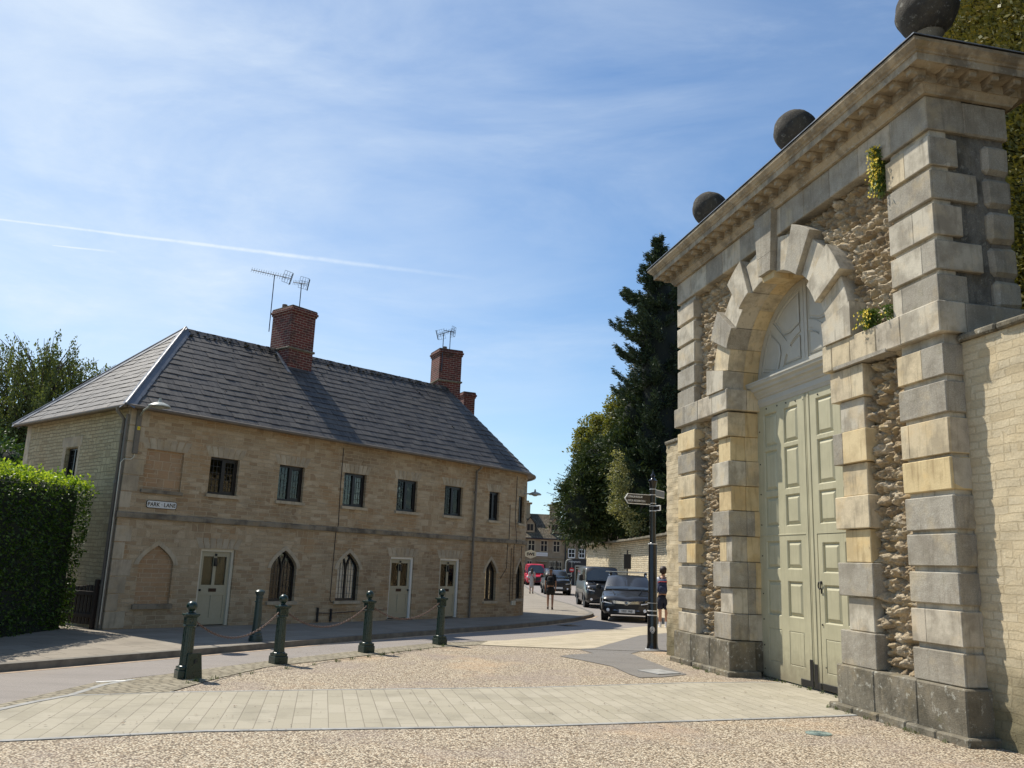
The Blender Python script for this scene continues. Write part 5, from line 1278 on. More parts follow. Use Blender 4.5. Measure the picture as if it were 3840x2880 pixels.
BP=[((-4.11,11.63),'green ball-topped bollard with an access plate at its foot, nearest of the four'),((-3.39,13.54),'green ball-topped bollard second from the near end, between two chains'),
    ((-2.38,15.6),'green ball-topped bollard in front of the second cottage door'),((-1.24,17.59),'green ball-topped bollard at the far end of the chains by the road')]
b0=bollard(); bols=[]
for i,(p,l) in enumerate(BP):
    sc=[.985,1.035,1.07,1.09][i]
    o=b0 if i==0 else dup(b0,(*p,0),None,l)
    o.location=(*p,0); o['label']=l; o.rotation_euler.z=R([34,40,38,36][i]); o.scale=(1,1,sc); bols.append(o)
m=MB(); m.cbox(-.115,.115,-.012,.012,0,.33,0,.003); 
for i in range(len(m.v)):
    x,y,z=m.v[i]; m.v[i]=(x*(1-.20*z/.33),y,z)
ap=m.build('access_plate','bgreen',b0,loc=(.085,-.125,0),rz=R(12)); ap.rotation_euler.x=R(-7)
m=MB(); m.cbox(-.008,.008,-.03,-.01,.20,.25,0,.003); m.tube([(0,-.02,.25),(.02,-.03,.245),(.02,-.03,.21)],.005,6); m.build('padlock_hasp','iron',ap)
def chain(label,A_,B_,sag):
    m=MB(); A_=Vector(A_);B_=Vector(B_); L=(B_-A_).length; n=int(L*1.06/.038); pts=[]
    N=400; cur=[A_.lerp(B_,i/N)-Vector((0,0,sag*4*(i/N)*(1-i/N))) for i in range(N+1)]; acc=[0]
    for i in range(N): acc.append(acc[-1]+(cur[i+1]-cur[i]).length)
    T=acc[-1]; n=int(T/.036); j=0
    for k in range(n):
        d=T*(k+.5)/n
        while acc[j+1]<d: j+=1
        c=cur[j]; t=(cur[j+1]-cur[j]).normalized(); up=Vector((0,0,1)); up=(up-t*up.dot(t)).normalized(); sd_=t.cross(up); w_=up if k%2 else sd_
        ring=[c+t*(.024*cos(a*PI/5))+w_*(.0125*sin(a*PI/5)) for a in range(10)]
        m.tube(ring,.0048,5,closed=True)
    return tag(m.build('chain','rust'),label,'chain','rusty chains hanging between the bollards')
def top(i): return Vector((*BP[i][0],.745*[.985,1.035,1.07,1.09][i]))
for i,(sg,l) in enumerate(((.30,'rusty chain between the two nearest bollards'),(.29,'rusty chain between the second and third bollards'),(.27,'rusty chain between the third and farthest bollards'))):
    a,b=top(i),top(i+1); d=(b-a).normalized()*.075; chain(l,a+d,b-d,sg)
t=thing('bollard','plain blue-green round bollard with a domed cap on the pavement by the cottages','bollard',(-4.40,15.83,.1),R(30))
m=MB(); m.lathe([(.125,0),(.125,.05),(.115,.055),(.112,.10),(.098,.11),(.095,.15),(.080,.17)],28); m.build('base','bgreen2',t,smooth=30)
m=MB(); m.lathe([(.080,.16),(.072,.30),(.064,.60),(.060,.74),(.066,.75),(.066,.765),(.060,.775),(.060,.80)],28); m.sphere((-.066,0,.69),.014,8); m.build('shaft','bgreen2',t,smooth=30)
m=MB(); m.lathe([(.060,.795),(.085,.845),(.088,.86),(.086,.868),(.06,.89),(.02,.905),(.001,.907)],28); m.build('cap','bgreen2',t,smooth=30)
# ------------------------------------------------------------------ finger post
FP=(3.09,18.2,0); t=thing('finger_post','tall black cast finger post with white bands and three arms by the wall end','signpost',FP)
m=MB(); m.lathe([(.135,.03),(.125,.035),(.112,.09),(.106,.16),(.104,.68),(.10,.70),(.10,.78),(.098,.80),(.096,.93),(.092,.95),(.088,2.13),(.084,2.15),(.066,2.17),(.062,2.82),(.064,2.84),(.064,3.32),(.070,3.36),(.080,3.42),(.092,3.46),(.098,3.475),(.06,3.50),(.035,3.53),(.028,3.56),(.05,3.575),(.045,3.59),(.018,3.63),(.006,3.70),(.001,3.72)],28)
m.build('column','black',t,smooth=35)
m=MB(); 
for r_,z,h in ((.142,0,.032),(.108,.685,.022),(.105,.775,.018),(.100,.935,.008),(.098,2.135,.018)): m.lathe([(r_-.01,z),(r_,z),(r_,z+h),(r_-.01,z+h)],28)
for z in (2.825,2.93,2.985,3.165,3.285): m.lathe([(.05,z),(.069,z),(.069,z+.012),(.05,z+.012)],24)
m.build('white_bands','white',t,smooth=35)
def finger(az,z,L,h,name,lines=None,point=True,mat='black'):
    o=bpy.data.objects.new(name,None); COL.objects.link(o); o.parent=t; o.location=(0,0,z); o.rotation_euler.z=R(az)
    tip=h*.35 if point else .0; pts=[(.05,-h/2),(L-tip,-h/2),(L,0),(L-tip,h/2),(.05,h/2)] if point else [(.05,-h/2),(L,-h/2),(L,h/2),(.05,h/2)]
    m=MB(); m.prism(pts,-.011,.011,'y'); m.build('border','white',o)
    k=.016; p2=[(.055,-h/2+k),(L-tip-k*.3,-h/2+k),(L-k*1.3,0),(L-tip-k*.3,h/2-k),(.055,h/2-k)] if point else [(.055,-h/2+k),(L-k,-h/2+k),(L-k,h/2-k),(.055,h/2-k)]
    m=MB(); m.prism(p2,-.0135,.0135,'y'); m.build('panel',mat,o)
    if lines:
        for i,(tx,x,zz,sx) in enumerate(lines): text('lettering',tx,.062,'white',o,(x,.015,zz),(PI/2,0,PI),.001,'LEFT',bold=.0008,sx=sx)
    return o
# main arm points left; reading side faces the camera (local -x runs to the post)
finger(198,3.065,.665,.215,'sign_arm',[('CORINIUM MUSEUM',.605,.042,.62),('VISITOR INFORMATION i',.605,-.042,.62)])
for o in list(bpy.data.objects):
    pass
finger(58,3.225,.62,.155,'sign_arm',None,False,plain('arm_back_grey',(.16,.15,.13),.5))
finger(-68,2.885,.30,.115,'sign_arm',None,False)
m=MB()
fc=Vector((-sin(R(9.6)),-cos(R(9.6)),0)); fs_=Vector((cos(R(9.6)),-sin(R(9.6)),0))
def onpost(x,z,r=.107): a=x/r; return fc*r*cos(a)+fs_*r*sin(a)+Vector((0,0,z))
m.tube([onpost(.048*cos(a*PI/12),.41+.060*sin(a*PI/12)) for a in range(24)],.004,5,closed=True)
m.tube([onpost(.034*cos(a*PI/10),.415+.044*sin(a*PI/10)) for a in range(13,28)],.005,5)
for x0 in (-.022,.022): m.tube([onpost(x0,.445),onpost(x0*.9,.40),onpost(x0*.4,.375)],.007,5)
m.tube([onpost(0,.45),onpost(0,.41)],.006,5); m.tube([onpost(-.012,.425),onpost(.012,.425)],.006,5); m.tube([onpost(-.02,.34),onpost(0,.35),onpost(.02,.34)],.005,5)
m.build('crest','white',t)
# ------------------------------------------------------------------ street wall
t=thing('street_wall','tall sunlit rubble wall curving along the far side of the road below the yews','wall',(0,0,0))
line=[(5.79,62),(5.92,56),(6.45,50),(6.80,44),(7.03,38),(7.1,32),(7.2,26),(7.5,20.5)]
def walln(line,h,step,rough,seed,th=.4):
    P=[];acc=0
    for a,b in zip(line[:-1],line[1:]):
        a=Vector(a);b=Vector(b); n=max(1,int((b-a).length/step))
        for i in range(n): P.append(a.lerp(b,i/n))
    P.append(Vector(line[-1])); S_=[0]
    for i in range(1,len(P)): S_.append(S_[-1]+(P[i]-P[i-1]).length)
    nz=int(h/step); vs=[]
    for j in range(nz+1):
        for i,p in enumerate(P):
            t_=(P[min(i+1,len(P)-1)]-P[max(0,i-1)]).normalized(); d=rough*mnoise.fractal(Vector((S_[i]*4,j*step*9,seed)),.8,2,3); vs.append((p.x+t_.y*d,p.y-t_.x*d,h*j/nz))
    n=len(P); return vs,[(j*n+i,j*n+i+1,(j+1)*n+i+1,(j+1)*n+i) for j in range(nz) for i in range(n-1)],P,S_
vs,fs,P_,S_=walln(line,3.08,.11,.035,3)
m=MB(); m.add(vs,fs); m.build('wall_face','swall',t,recalc=False,uvfun=lambda p,nn:np.stack([p[:,1],p[:,2]],1),smooth=50)
m=MB()
for i in range(0,len(P_)-5,5):
    a,b=P_[i],P_[i+5]; d=(b-a).normalized(); nx,ny=d.y,-d.x
    q=[(a.x-nx*.10,a.y-ny*.10),(b.x-nx*.10,b.y-ny*.10),(b.x+nx*.45,b.y+ny*.45),(a.x+nx*.45,a.y+ny*.45)]
    m.prism([(x,y) for x,y in q],3.07,3.16+rnd.uniform(-.015,.02),'z')
m.build('coping','st_dark',t)
m=MB(); m.add([(5.79,62,0),(9,62.5,0),(9,62.5,3.08),(5.79,62,3.08)],[(0,1,2,3)]); m.build('end_face','swall',t)
# small sign on a post in front of the wall, no entry sign
t=thing('parking_sign','small dark sign seen from behind on a thin post before the street wall','sign',(5.06,36,0))
m=MB(); m.tube([(0,0,0),(0,0,2.38)],.028,8); m.build('post','iron',t); m=MB(); m.cbox(-.15,.15,-.02,-.04,1.62,2.22,0,.02); m.build('plate','iron',t)
t=thing('no_entry_sign','red no entry roundel on a grey arched post outside the dark shopfront','road sign',(6.0,78.2,0))
m=MB(); m.tube([(-.55,.1,0),(-.55,.1,1.9),(-.48,.1,2.15),(-.3,.1,2.28),(-.05,.1,2.3)],.05,8); m.build('post','lamp',t,smooth=50)
i0=0; m=MB(); m.lathe([(.001,0),(.21,0),(.21,.02),(.001,.02)],32); m.xf(Matrix.Translation((0,0,1.37))@Matrix.Rotation(PI/2,4,'X')); m.build('disc',plain('sign_red',(.55,.02,.02),.4),t)
m=MB(); m.box(-.15,.15,-.03,-.022,1.335,1.405); m.build('bar','white',t); m=MB(); m.box(-.02,.02,0,.04,.0,2.3); m.tube([(0,.02,1.0),(-.5,.1,1.0)],.03,6); m.build('stay','lamp',t)
# ------------------------------------------------------------------ high street buildings
t=thing('high_street_house','two storey stone building with mossy stone slate roof, gabled dormers and two stacks','house',(0,80,0))
def bq(m,x0,x1,z0,z1,y0,y1): m.box(x0,x1,y0,y1,z0,z1)
m=MB(); m.box(-4,5.72,0,7,0,4.25); m.build('walls','bgstone',t)
m=MB(); EY=-.25; m.add([(-4.1,EY,4.18),(5.78,EY,4.10),(5.2,3.0,6.5),(-4.1,3.0,6.58),(5.8,7.2,4.2),(-4.1,7.2,4.2)],[(0,1,2,3),(1,4,2),(3,2,4,5),(0,3,5)]); rf=m.build('roof','bgroof',t)
m=MB(); m.tube([(-4,-.3,4.13),(5.75,-.3,4.06)],.06,6); m.tube([(5.52,-.28,4.05),(5.52,-.1,3.8),(5.52,-.08,0)],.07,6); m.build('gutter_and_pipe','iron',t)
for (x0,x1,zb,zt,l) in ((1.6,2.25,5.6,7.45,0),(4.05,5.0,5.2,7.35,1)):
    m=MB(); cx=(x0+x1)/2; w_=(x1-x0)/2; m.box(cx-w_,cx+w_,2.3,3.3,zb,zb+.9); m.box(cx-w_*.88,cx+w_*.88,2.35,3.25,zb+.9,zt); m.cbox(cx-w_-.14,cx+w_+.14,2.15,3.45,zt-.02,zt+.10,0,.05); m.box(cx-w_*.5,cx+w_*.5,2.4,3.2,zt+.1,zt+.28); m.build('chimney','bgstone',rf)
for cx in (2.2,4.5):
    m=MB(); m.add([(cx-.42,1.0 if 0 else .35,4.65),(cx+.42,.35,4.65),(cx+.42,.35,5.45),(cx-.42,.35,5.45),(cx,.35,6.0),(cx-.42,2,4.9),(cx+.42,2,4.9),(cx+.42,2,5.45),(cx-.42,2,5.45),(cx,2.6,6.0)],[(0,1,2,4,3),(0,3,8,5),(1,6,7,2)])
    d=m.build('dormer','bgstone',t)
    m=MB(); m.add([(cx-.56,.22,5.32),(cx,.22,6.08),(cx,2.7,6.08),(cx-.56,2.1,5.32)],[(0,1,2,3)]); m.add([(cx+.56,.22,5.32),(cx,.22,6.08),(cx,2.7,6.08),(cx+.56,2.1,5.32)],[(0,1,2,3)]); m.build('dormer_roof','bgroof',d)
    m=MB(); m.box(cx-.28,cx+.28,.32,.345,4.82,5.4); m.build('dormer_window','dark',d)
    m=MB(); m.box(cx-.02,cx+.02,.30,.32,4.82,5.4); m.build('mullion','bgstone',d)
def xwin(x0,x1,z0,z1,par=t):
    m=MB(); m.box(x0,x1,-.02,.02,z0,z1); w_=m.build('window','dark',par)
    m=MB(); c_=(x0+x1)/2; zc=z0+(z1-z0)*.62
    m.box(c_-.035,c_+.035,-.06,-.021,z0,z1); m.box(x0,x1,-.055,-.021,zc-.03,zc+.03); m.box(x0-.1,x0,-.05,-.021,z0-.08,z1+.1); m.box(x1,x1+.1,-.05,-.021,z0-.08,z1+.1); m.box(x0,x1,-.05,-.021,z1,z1+.1); m.box(x0,x1,-.05,-.021,z0-.08,z0); m.build('stone_surround','dress',w_)
for x0,x1 in ((.3,.8),(1.2,1.7),(2.1,2.63),(3.26,3.79),(4.42,4.94)): xwin(x0,x1,2.95,3.88)
for x0,x1 in ((1.2,1.6),(2.05,2.4),(4.1,4.3),(4.45,4.7),(4.78,5.15)): xwin(x0,x1,.9,2.0)
m=MB(); m.box(3.0,3.7,-.03,.02,0,1.75); m.build('shop_door','dark',t); m=MB(); m.cbox(2.85,3.85,-.35,-.01,1.95,2.1,0,.03); m.cbox(-4,5.7,-.08,-.005,2.33,2.42,0,.02); m.build('door_hood','bgstone',t)
m=MB(); m.cbox(2.80,3.88,-.09,-.01,2.5,2.83,0,.01); m.build('fascia_board','white',t); m=MB(); m.box(2.84,3.84,-.1,-.091,2.60,2.62); m.box(2.84,3.84,-.1,-.091,2.70,2.72); m.build('fascia_lines','iron',bpy.data.objects['fascia_board'] if False else t)
t=thing('shop_sign','cream hexagonal hanging sign reading SWE in black','hanging sign',(2.27,78.4,2.63))
hx=[(.57*cos(R(a))*(1 if a%180 else .92),.36*sin(R(a))) for a in (30,90,150,210,270,330)]
m=MB(); m.prism([(-.50,.20),(0,.40),(.50,.20),(.50,-.20),(0,-.40),(-.50,-.20)],-.03,.03,'y'); m.build('panel',plain('sign_cream',(.60,.55,.33),.6),t); text('lettering','SWE',.36,'black',t,(0,-.04,-.01),(PI/2,0,0),.004,bold=.012)
m=MB(); m.tube([(0,0,.38),(0,0,.52),(0,1.55,.52)],.03,6); m.build('bracket','iron',t)
t=thing('corner_shop','brown rendered building with white sash windows above a black shopfront','shop',(0,80,0))
m=MB(); m.box(5.74,12,.05,7,2.36,5.5); m.build('walls','bgrender',t)
m=MB(); m.add([(5.72,-.1,5.4),(12,-.1,5.4),(12,3,7.4),(5.72,3,7.4),(5.72,7,5.4),(12,7,5.4)],[(0,1,2,3),(3,2,5,4),(0,3,4)]); m.build('roof','bgroof',t)
for x0,x1 in ((5.82,6.36),(6.80,7.26),(8.2,8.8)):
    m=MB(); m.box(x0,x1,.0,.04,2.52,3.2); wn=m.build('sash_window','dark',t); m=MB()
    for a,b,c,d in ((x0-.06,x0,2.46,3.26),(x1,x1+.06,2.46,3.26),(x0,x1,3.2,3.26),(x0,x1,2.42,2.52),(x0,x1,2.83,2.88),((x0+x1)/2-.015,(x0+x1)/2+.015,2.52,2.83),((x0+x1)/2-.015,(x0+x1)/2+.015,2.88,3.2)): m.box(a,b,-.06,-.001,c,d)
    m.build('sash_frame','white',wn)
m=MB(); m.box(5.74,12,-.04,7,0,2.355); m.build('shopfront',plain('shop_black',(.018,.019,.024),.4),t); text('fascia_lettering','Hamptons',.26,'white',t,(6.38,-.05,2.12),(PI/2,0,0),.004)
m=MB(); 
for a,b,c,d in ((6.42,6.48,0,1.75),(6.42,7.6,1.70,1.78),(6.42,7.6,1.5,1.54),(7.0,7.05,1.5,1.75),(7.5,7.56,0,1.75)): m.box(a,b,-.09,-.041,c,d)
m.build('window_frame','offwhite',t); m=MB(); m.box(6.48,7.5,-.06,-.042,.3,1.7); m.build('shop_window','glass',t)
t=thing('tv_aerial','thin television aerial on the mossy roofed building across the high street','aerial',(4.4,82.8,7.5))
m=MB(); m.tube([(0,0,0),(0,0,1.05)],.02,5); m.tube([(-.65,0,1.1),(.2,0,.88)],.018,5); m.tube([(.0,0,.35),(.35,0,.33)],.015,5)
for i in range(5): x=-.6+.18*i; m.tube([(x,0,1.1-.22*(x+.65)-.09),(x,0,1.1-.22*(x+.65)+.09)],.01,4)
m.build('mast','steel',t)
t=thing('tv_aerial','thin upright aerial pole between the rooftops and the yew','aerial',(5.6,84,5.6)); m=MB(); m.tube([(0,0,0),(0,0,1.3)],.02,5); m.tube([(-.2,0,1.25),(.05,0,1.2)],.012,4); m.build('mast','steel',t)
# ------------------------------------------------------------------ vehicles
def carmat(name,col,metal=.35): 
    m,t_=newmat(name); b=t_.b; b.inputs['Base Color'].default_value=(*col,1); b.inputs['Metallic'].default_value=metal; b.inputs['Roughness'].default_value=.35; b.inputs['Coat Weight'].default_value=.45; b.inputs['Coat Roughness'].default_value=.03; return m
MT['cblack']=carmat('black_car_paint',(.008,.008,.009),0); MT['cgrey']=carmat('dark_metal_car_paint',(.016,.016,.018),.1); MT['cred']=carmat('red_van_paint',(.62,.02,.05),.1); MT['cblue']=carmat('blue_car_paint',(.03,.06,.14))
MT['cglass']=plain('tinted_windscreen',(.02,.026,.028),.05,spec=1,coat=.6); MT['chrome']=plain('chrome',(.75,.76,.78),.12,metal=1); MT['tyre']=plain('tyre_rubber',(.015,.015,.015),.85); MT['rim']=plain('alloy_rim',(.20,.20,.21),.3,metal=.9)
MT['blackplastic']=plain('black_trim',(.012,.012,.013),.5); MT['platew']=plain('number_plate_white',(.72,.72,.70),.4); MT['platey']=plain('rear_plate_yellow',(.7,.55,.05),.4)
MT['drl']=plain('headlight_lens',(.95,.96,.98),.08,spec=1,coat=1); MT['seat']=plain('seat_fabric',(.05,.05,.055),.9)
def loft(m,st,nseg,mat=0,close=True):
    """st: list of stations, each a list of (x,y,z) half section from bottom centre to top centre (x>=0); mirrored"""
    k=len(st[0]); full=[]
    for s in st: full.append(list(s)+[(-p[0],p[1],p[2]) for p in s[::-1]])
    n=2*k; vs=[p for f in full for p in f]
    fs=[(i*n+j,i*n+(j+1)%n,(i+1)*n+(j+1)%n,(i+1)*n+j) for i in range(len(full)-1) for j in range(n)]
    fs+=[tuple(range(n)),tuple((len(full)-1)*n+j for j in range(n))]
    m.add(vs,fs,mat)
def interp(tab,y):
    for (a,b) in zip(tab[:-1],tab[1:]):
        if y<=b[0]: k=(y-a[0])/(b[0]-a[0]) if b[0]>a[0] else 0; k=k*k*(3-2*k); return tuple(a[i]+(b[i]-a[i])*k for i in range(1,len(a)))
    return tab[-1][1:]
def vehicle(name,label,cat,loc,rz,W_,H,L,hood,belt,ws0,ws1,rear,paint,zlow=.2,tw=.80,plate='',logo=False,rails=False,bar=False,van=False,wheel=.32,drl=True,chin=.18,grp=None):
    """front at y=0 facing -y; hood height at the nose, belt height at the screen base, ws0/ws1 screen base and top positions"""
    t=thing(name,label,cat,loc,rz,grp); h=W_/2
    # lower body
    tab=[(0.0,.86,hood-.22,.36),(.06,.93,hood-.10,.28),(.16,.97,hood-.035,zlow+.04),(.45,1.0,hood+.02,zlow),(ws0,1.0,belt,zlow),(ws0+.5,1.0,belt+.02,zlow),(L-.6,1.0,belt+.05,zlow),(L-.12,.97,belt+.03,zlow+.05),(L,.90,belt-.10,zlow+.18)]
    m=MB(); st=[]; N=26
    ys=[0,.03,.06,.11,.16,.25,.35,.45]+[.45+(ws0-.45)*i/4 for i in range(1,5)]+[ws0+(L-ws0)*i/12 for i in range(1,12)]+[L-.05,L]
    for y in ys:
        w_,zt,zl=interp(tab,y); w_*=h; zm=zl+(zt-zl)*.55; cr=.035 if y<ws0 else .0
        st.append([(0,y,zl),(w_*.86,y,zl),(w_*.97,y,zl+.10),(w_,y,zm-.06),(w_,y,zm+.04),(w_*.975,y,zt-.09),(w_*.93,y,zt-.025),(w_*.80,y,zt+cr*.5),(w_*.42,y,zt+cr),(0,y,zt+cr)])
    loft(m,st,0); body=m.build('body',paint,t,smooth=38)
    # greenhouse
    def sec(y,zb,zt,wb,wt): return [(0,y,zb),(wb,y,zb),(wb*.995,y,zb+.02),(wt+(wb-wt)*.12,y,zt-.07),(wt,y,zt-.02),(wt*.93,y,zt+.015),(wt*.5,y,zt+.035),(0,y,zt+.04)]
    wb=h*.93; wt=h*tw; m=MB()
    st=[sec(ws0-.02,belt-.05,belt+.01,wb,wb*.985),sec(ws0+(ws1-ws0)*.5,belt-.05,belt+(H-belt)*.56,wb,wt+(wb-wt)*.42),sec(ws1-.08,belt-.05,H-.075,wb,wt+.015),sec(ws1+.05,belt-.05,H-.02,wb,wt),sec((ws1+rear)/2,belt-.05,H-.01,wb,wt),sec(rear-.1,belt-.05,H-.04,wb,wt*.98),sec(L-.10,belt-.05,belt+.12,wb*.95,wb*.9)]
    loft(m,st,0); m.build('cabin',paint,t,smooth=38)
    # windscreen: grid following the cabin front, lifted 4 mm
    def scr(u,v):   # u -1..1, v 0..1
        y=ws0-.02+(ws1-.06-ws0+.02)*v; zt_=belt+.03+(H-.10-belt-.03)*v; w_=(wb*.93+(wt*.93-wb*.93)*v); return (u*w_,y-.015-.05*(1-u*u),zt_+.012)
    m=MB(); n1,n2=8,5; m.add([scr(-1+2*i/n1,j/n2) for j in range(n2+1) for i in range(n1+1)],[(j*(n1+1)+i,j*(n1+1)+i+1,(j+1)*(n1+1)+i+1,(j+1)*(n1+1)+i) for j in range(n2) for i in range(n1)]); m.build('windscreen','cglass',t,recalc=False,smooth=60)
    m=MB(); m.tube([scr(-1+2*i/8,0) for i in range(9)],.016,5); m.tube([scr(-.75,.02),scr(.05,.10)],.010,4); m.tube([scr(.1,.02),scr(.8,.10)],.010,4); m.build('wipers','blackplastic',t)
    # side glass
    for sx in (1,-1):
        m=MB(); 
        def sp(y,k): zz=belt+.045+(H-.12-belt-.045)*k; return (sx*(wb+(wt-wb)*k*.93+.006),y,zz)
        a0=ws0+.22;a1=ws1+.22; e0=L-.55 if not van else rear-.3; e1=rear-.22
        if van: e0=e1=ws1+1.05
        m.add([sp(a0,0),sp(e0,0),sp(e1,1),sp(a1,1)],[(0,1,2,3)]); m.build('side_window','cglass',t)
        m=MB(); mz=belt+.06; my=ws0+.25; m.cbox(sx*(h+.04),sx*(h+.20),my-.05,my+.05,mz-.04,mz+(.22 if van else .12),0,.03); m.tube([(sx*(h-.02),my,mz),(sx*(h+.08),my,mz+.02)],.02,6); m.build('door_mirror','blackplastic',t,smooth=40)
    # wheels
    for y in (.78 if not van else .82,L-.85):
        for sx in (1,-1):
            e=bpy.data.objects.new('wheel',None); COL.objects.link(e); e.parent=t; e.location=(sx*(h-.12),y,wheel); e.rotation_euler=(0,R(90)*sx,0)
            m=MB(); m.lathe([(wheel*.62,-.10),(wheel*.95,-.10),(wheel,-.07),(wheel,.07),(wheel*.95,.10),(wheel*.62,.10)],28); m.build('tyre','tyre',e,smooth=35)
            m=MB(); m.lathe([(.001,.085),(.05,.085),(wheel*.2,.07),(wheel*.6,.09),(wheel*.66,.10),(wheel*.66,.0)],20)
            for k in range(5): a=2*PI*k/5; m.tube([(.04*cos(a),.04*sin(a),.09),(wheel*.6*cos(a),wheel*.6*sin(a),.095)],.02,5)
            m.build('rim','rim',e)
    # arches
    for y in (.78 if not van else .82,L-.85):
        for sx in (1,-1):
            m=MB(); m.tube([(sx*(h+.004),y+(wheel+.05)*cos(a),wheel+(wheel+.05)*sin(a)) for a in [PI*i/14 for i in range(15)]],.028,6); m.build('wheel_arch','blackplastic',t,smooth=50)
            m=MB(); m.lathe([(.001,0),(wheel+.05,0),(wheel+.05,.02),(.001,.02)],24); m.xf(Matrix.Translation((sx*(h-.01),y,wheel+.01))@Matrix.Rotation(PI/2,4,'Y')); m.build('wheel_well','blackplastic',t)
    # nose
    def nose(u,z): # point on the front face, u -1..1
        k=abs(u); return (u*h*.86,-.018+.10*k*k*k+.02*k,z)
    def quadstrip(pts_top,pts_bot,mat,nm,lift=0):
        m=MB(); n=len(pts_top); m.add([(p[0],p[1]-lift,p[2]) for p in pts_top]+[(p[0],p[1]-lift,p[2]) for p in pts_bot],[(i,i+1,n+i+1,n+i) for i in range(n-1)]); return m.build(nm,mat,t,recalc=False,smooth=60)
    zg=hood-.20
    us=[-1+2*i/12 for i in range(13)]
    quadstrip([nose(u*.62,zg-.02-.02*abs(u)) for u in us],[nose(u*.46,zg-.26) for u in us],'blackplastic','grille',.010)
    quadstrip([nose(u*.90,zg+.035+.045*abs(u)) for u in us],[nose(u*.86,zg-.035+.02*abs(u)) for u in us],'chrome' if logo else 'blackplastic','nose_bar',.014)
    quadstrip([nose(u*.80,.33) for u in us],[nose(u*.74,.25) for u in us],'blackplastic','lower_intake',.012)
    m=MB(); m.tube([nose(u*.66,.355+.0*u) for u in us],.012,5); m.build('bumper_trim','chrome' if not van else 'blackplastic',t)
    for sx in (1,-1):
        m=MB(); top_=[(sx*h*(.55+.44*i/6),-.03+.16*(i/6)**2.2,zg+.05+.085*i/6) for i in range(7)]; bot=[(sx*h*(.55+.44*i/6),-.03+.16*(i/6)**2.2,zg-.045+.055*i/6) for i in range(7)]
        m.add(top_+bot,[(i,i+1,7+i+1,7+i) for i in range(6)]); hl=m.build('headlight','cglass' if drl else 'drl',t,recalc=False)
        m=MB(); m.tube([(p[0]-sx*.0,p[1]-.012,p[2]+.012) for p in bot[:6]]+[(top_[5][0],top_[5][1]-.012,top_[5][2]-.01)],.016 if drl else .012,5); m.build('light_strip','drl',hl)
        m=MB(); i0=0; m.lathe([(.001,0),(.045,0),(.05,.012),(.001,.02)],16); m.xf(Matrix.Translation((sx*h*.70,-.0,.36))@Matrix.Rotation(PI/2,4,'X')); m.build('fog_light','drl',t)
        m=MB(); m.tube([(sx*h*.45,.28,hood+.045),(sx*h*.58,ws0*.95,belt+.03)],.014,4); m.build('bonnet_crease',paint,t)
    if plate:
        m=MB(); zp=zg-.245; m.cbox(-.26,.26,-.052,-.040,zp-.055,zp+.055,0,.006); pl=m.build('number_plate','platew',t); text('characters',plate,.088,'black',pl,(.02,-.054,zp-.002),(PI/2,0,0),.001,bold=.002,sx=.92)
        m=MB(); m.box(-.258,-.225,-.0535,-.0525,zp-.053,zp+.053); m.build('plate_band','cblue',pl)
    if logo:
        m=MB(); zl=zg; m.prism([(-.062,zl+.055),(.062,zl+.055),(.045,zl-.06),(-.045,zl-.06)],-.055,-.045,'y'); lg=m.build('emblem_back','cglass',t)
        m=MB()
        for sx in (1,-1): m.tube([(sx*.036,-.06,zl+.042),(sx*.026,-.06,zl),(sx*.024,-.06,zl-.045)],.009,5)
        m.tube([(-.026,-.06,zl),(.026,-.06,zl)],.009,5); m.tube([(-.062,-.058,zl+.055),(.062,-.058,zl+.055),(.047,-.058,zl-.06),(-.047,-.058,zl-.06)],.006,5,closed=True); m.build('emblem','chrome',lg)
    if rails:
        for sx in (1,-1): m=MB(); m.tube([(sx*wt*.93,ws1+.1,H+.0),(sx*wt*.93,ws1+.2,H+.05),(sx*wt*.93,rear-.3,H+.05),(sx*wt*.93,rear-.2,H)],.018,6); m.build('roof_rail','chrome',t,smooth=50)
    if bar:
        m=MB(); m.cbox(-h*.92,h*.92,ws1+.55,ws1+.61,H+.115,H+.145,0,.01)
        b_=m.build('roof_bar',plain('bar_aluminium',(.5,.48,.42),.35,metal=.6),t); m=MB()
        for sx in (1,-1): m.cbox(sx*h*.72-.05,sx*h*.72+.05,ws1+.52,ws1+.66,H+.0,H+.118,0,.02)
        m.build('bar_feet','blackplastic',b_)
    # steering wheel and seats seen dimly are left behind tinted glass; sticker on the screen
    return t
v=vehicle('parked_car','dark metallic crossover car with roof bar and plate HS26 PRB, first in the queue','car',(3.80,27.15,0),R(-9),1.62,1.38,3.9,.78,.92,1.00,1.72,3.5,'cgrey',plate='HS26 PRB',logo=True,rails=True,bar=True)
m=MB(); m.box(-.60,-.49,1.0,1.005,1.05,1.085); m.build('tax_sticker','platew',v,loc=(0,.02,.03))
vehicle('delivery_van','black panel van behind the crossover car at the head of the queue','van',(4.08,35.6,0),R(1.5),1.50,1.65,4.3,.92,1.05,.62,1.02,4.15,'cblack',van=True,tw=.86,wheel=.29,zlow=.18)
vehicle('parked_car','small dark car with round roof behind the black van, its plate half hidden','car',(3.12,50.6,0),R(1.5),1.56,1.38,3.9,.85,.92,.9,1.5,3.4,'cblack',plate='WM16 OVA' if False else ' ',tw=.76,wheel=.30,rails=True)
vehicle('delivery_van','bright red van far down the road by the high street','van',(2.62,72.5,0),R(2),1.62,1.75,4.3,.85,.98,.5,.95,4.15,'cred',van=True,tw=.84,wheel=.28,drl=False)
vehicle('parked_car','blue car mostly hidden behind the red van','car',(3.75,75.6,0),R(5),1.55,1.40,3.8,.85,.92,.9,1.5,3.3,'cblue',tw=.76,drl=False)
